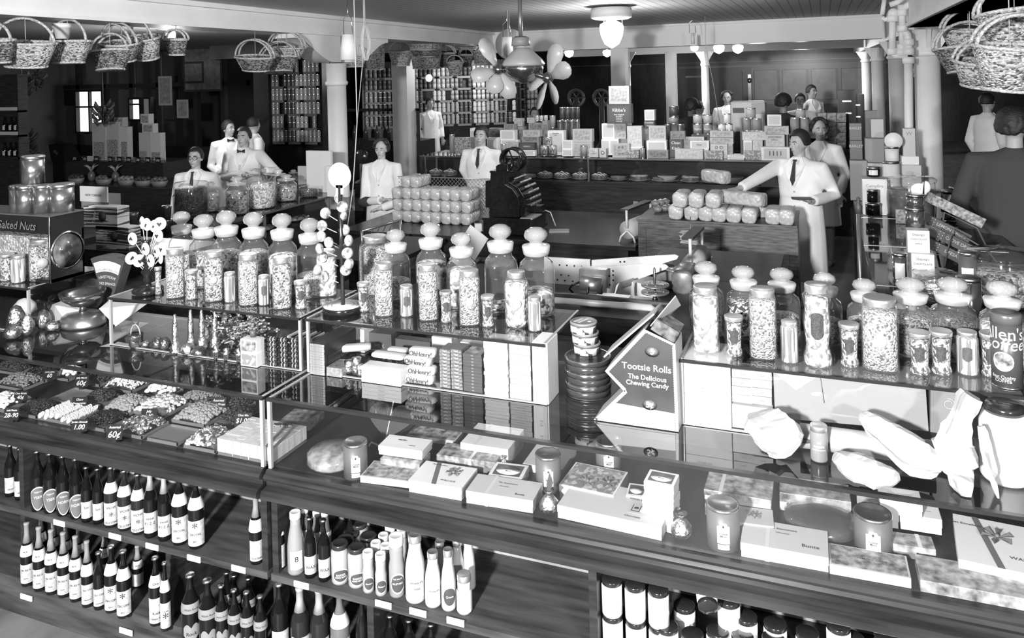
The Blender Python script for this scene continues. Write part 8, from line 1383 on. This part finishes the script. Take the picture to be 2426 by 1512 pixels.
tag(MB().box(-.05, .05, 0, .01, 0, .12).build('picture_card', PIC, None, at(2138, 530, z=RC+.004)), 'framed picture card leaning on the huge glass barrel', 'card')
# far back: white computing scale, brown computing machines, tins
a = at(1772, 300, Y=12.6); t = thing('computing_scale', 'large white enamel computing scale behind the biscuit boxes', 'scale', (a.x, 12.6, 0)); zt_ = at(1772, 237, Y=12.6).z; MB().box(-.26, .26, 0, .3, zt_-.5, zt_-.02).build('housing', WHT, t, bevel=.03); MB().box(-.22, -.05, -.003, 0, zt_-.2, zt_-.12).build('dark_window', DG, t); MB().box(.06, .24, -.003, 0, zt_-.22, zt_-.04).build('price_chart', LG, t); MB().box(-.3, .3, -.05, .4, .0, zt_-.5).build('stand', WOOD, t)
for u, lb in ((1365, 'dull round-framed coffee mill wheel, left of two'), (1425, 'dull round-framed coffee mill wheel, right of two')):
    a = at(u, 232, Y=14.3); t = thing('coffee_mill', lb, 'coffee mill', (a.x, 14.3, 0)); w_ = MB().tube([(.15*math.cos(i*PI/10), 0, a.z+.15*math.sin(i*PI/10)) for i in range(21)], .03, 7); [w_.tube([(0, 0, a.z), (.15*math.cos(i*1.05), 0, a.z+.15*math.sin(i*1.05))], .012, 4) for i in range(6)]; w_.build('wheel', mat('mill red', .12, .35), t); MB().lathe([(.12, 0), (.12, 1.0), (.05, 1.1), (.05, a.z)], 14).build('pedestal', DG, t)
tag(MB().box(-2.0, -.9, 15.6, 16.3, 0, 1.15).box(-1.1, .6, 14.1, 14.7, 0, 1.2).build('back_counter', WOOD), 'dark counter far back in front of the panelled wall', 'counter')
for i, (u, v) in enumerate(((2006, 238), (2030, 250), (2022, 272), (2034, 290))):
    a = at(u, v, Y=12.6); t = thing('drawer_case', 'black upright case with bright handles at the back right, %s' % ORD[i], 'case', (a.x, 12.6+.4*i, 0)); MB().box(-.12, .12, 0, .3, 0, a.z+.15).build('case_body', BLKM, t); MB().box(-.06, .06, -.01, 0, a.z-.02, a.z).box(-.06, .06, -.01, 0, a.z-.2, a.z-.18).build('handles', STEEL, t)
for r_ in range(4):
    for c_ in range(3):
        a = at(1947+c_*23, 290+r_*23-22, Y=12); tag(MB().box(-.06, .06, 0, .15, 0, .13).build('tobacco_tin', mat('packet dark shine', .1, .2, .4, n=(20, .9)), None, (a.x, 12, a.z-.13)), 'dark shiny packet in the block behind the woman, %s row, %s' % (ORD[r_], ('left', 'middle', 'right')[c_]), 'packet')
a = at(1970, 355, Y=12.0); tag(MB().box(-.28, .25, -.02, .3, 0, at(1970, 358, Y=12).z).build('packet_stand', WOOD, None, (a.x, 12, 0)), 'dark stand beneath the block of shiny packets', 'stand')
# right background: dark counter and shelves behind the customers
tag(MB().box(2.2, 5.8, 12.2, 12.9, 0, 1.1).build('aisle_counter', mat('dull cupboard', .07, .5)), 'dull long cupboard in the dark aisle behind the customers', 'cupboard')
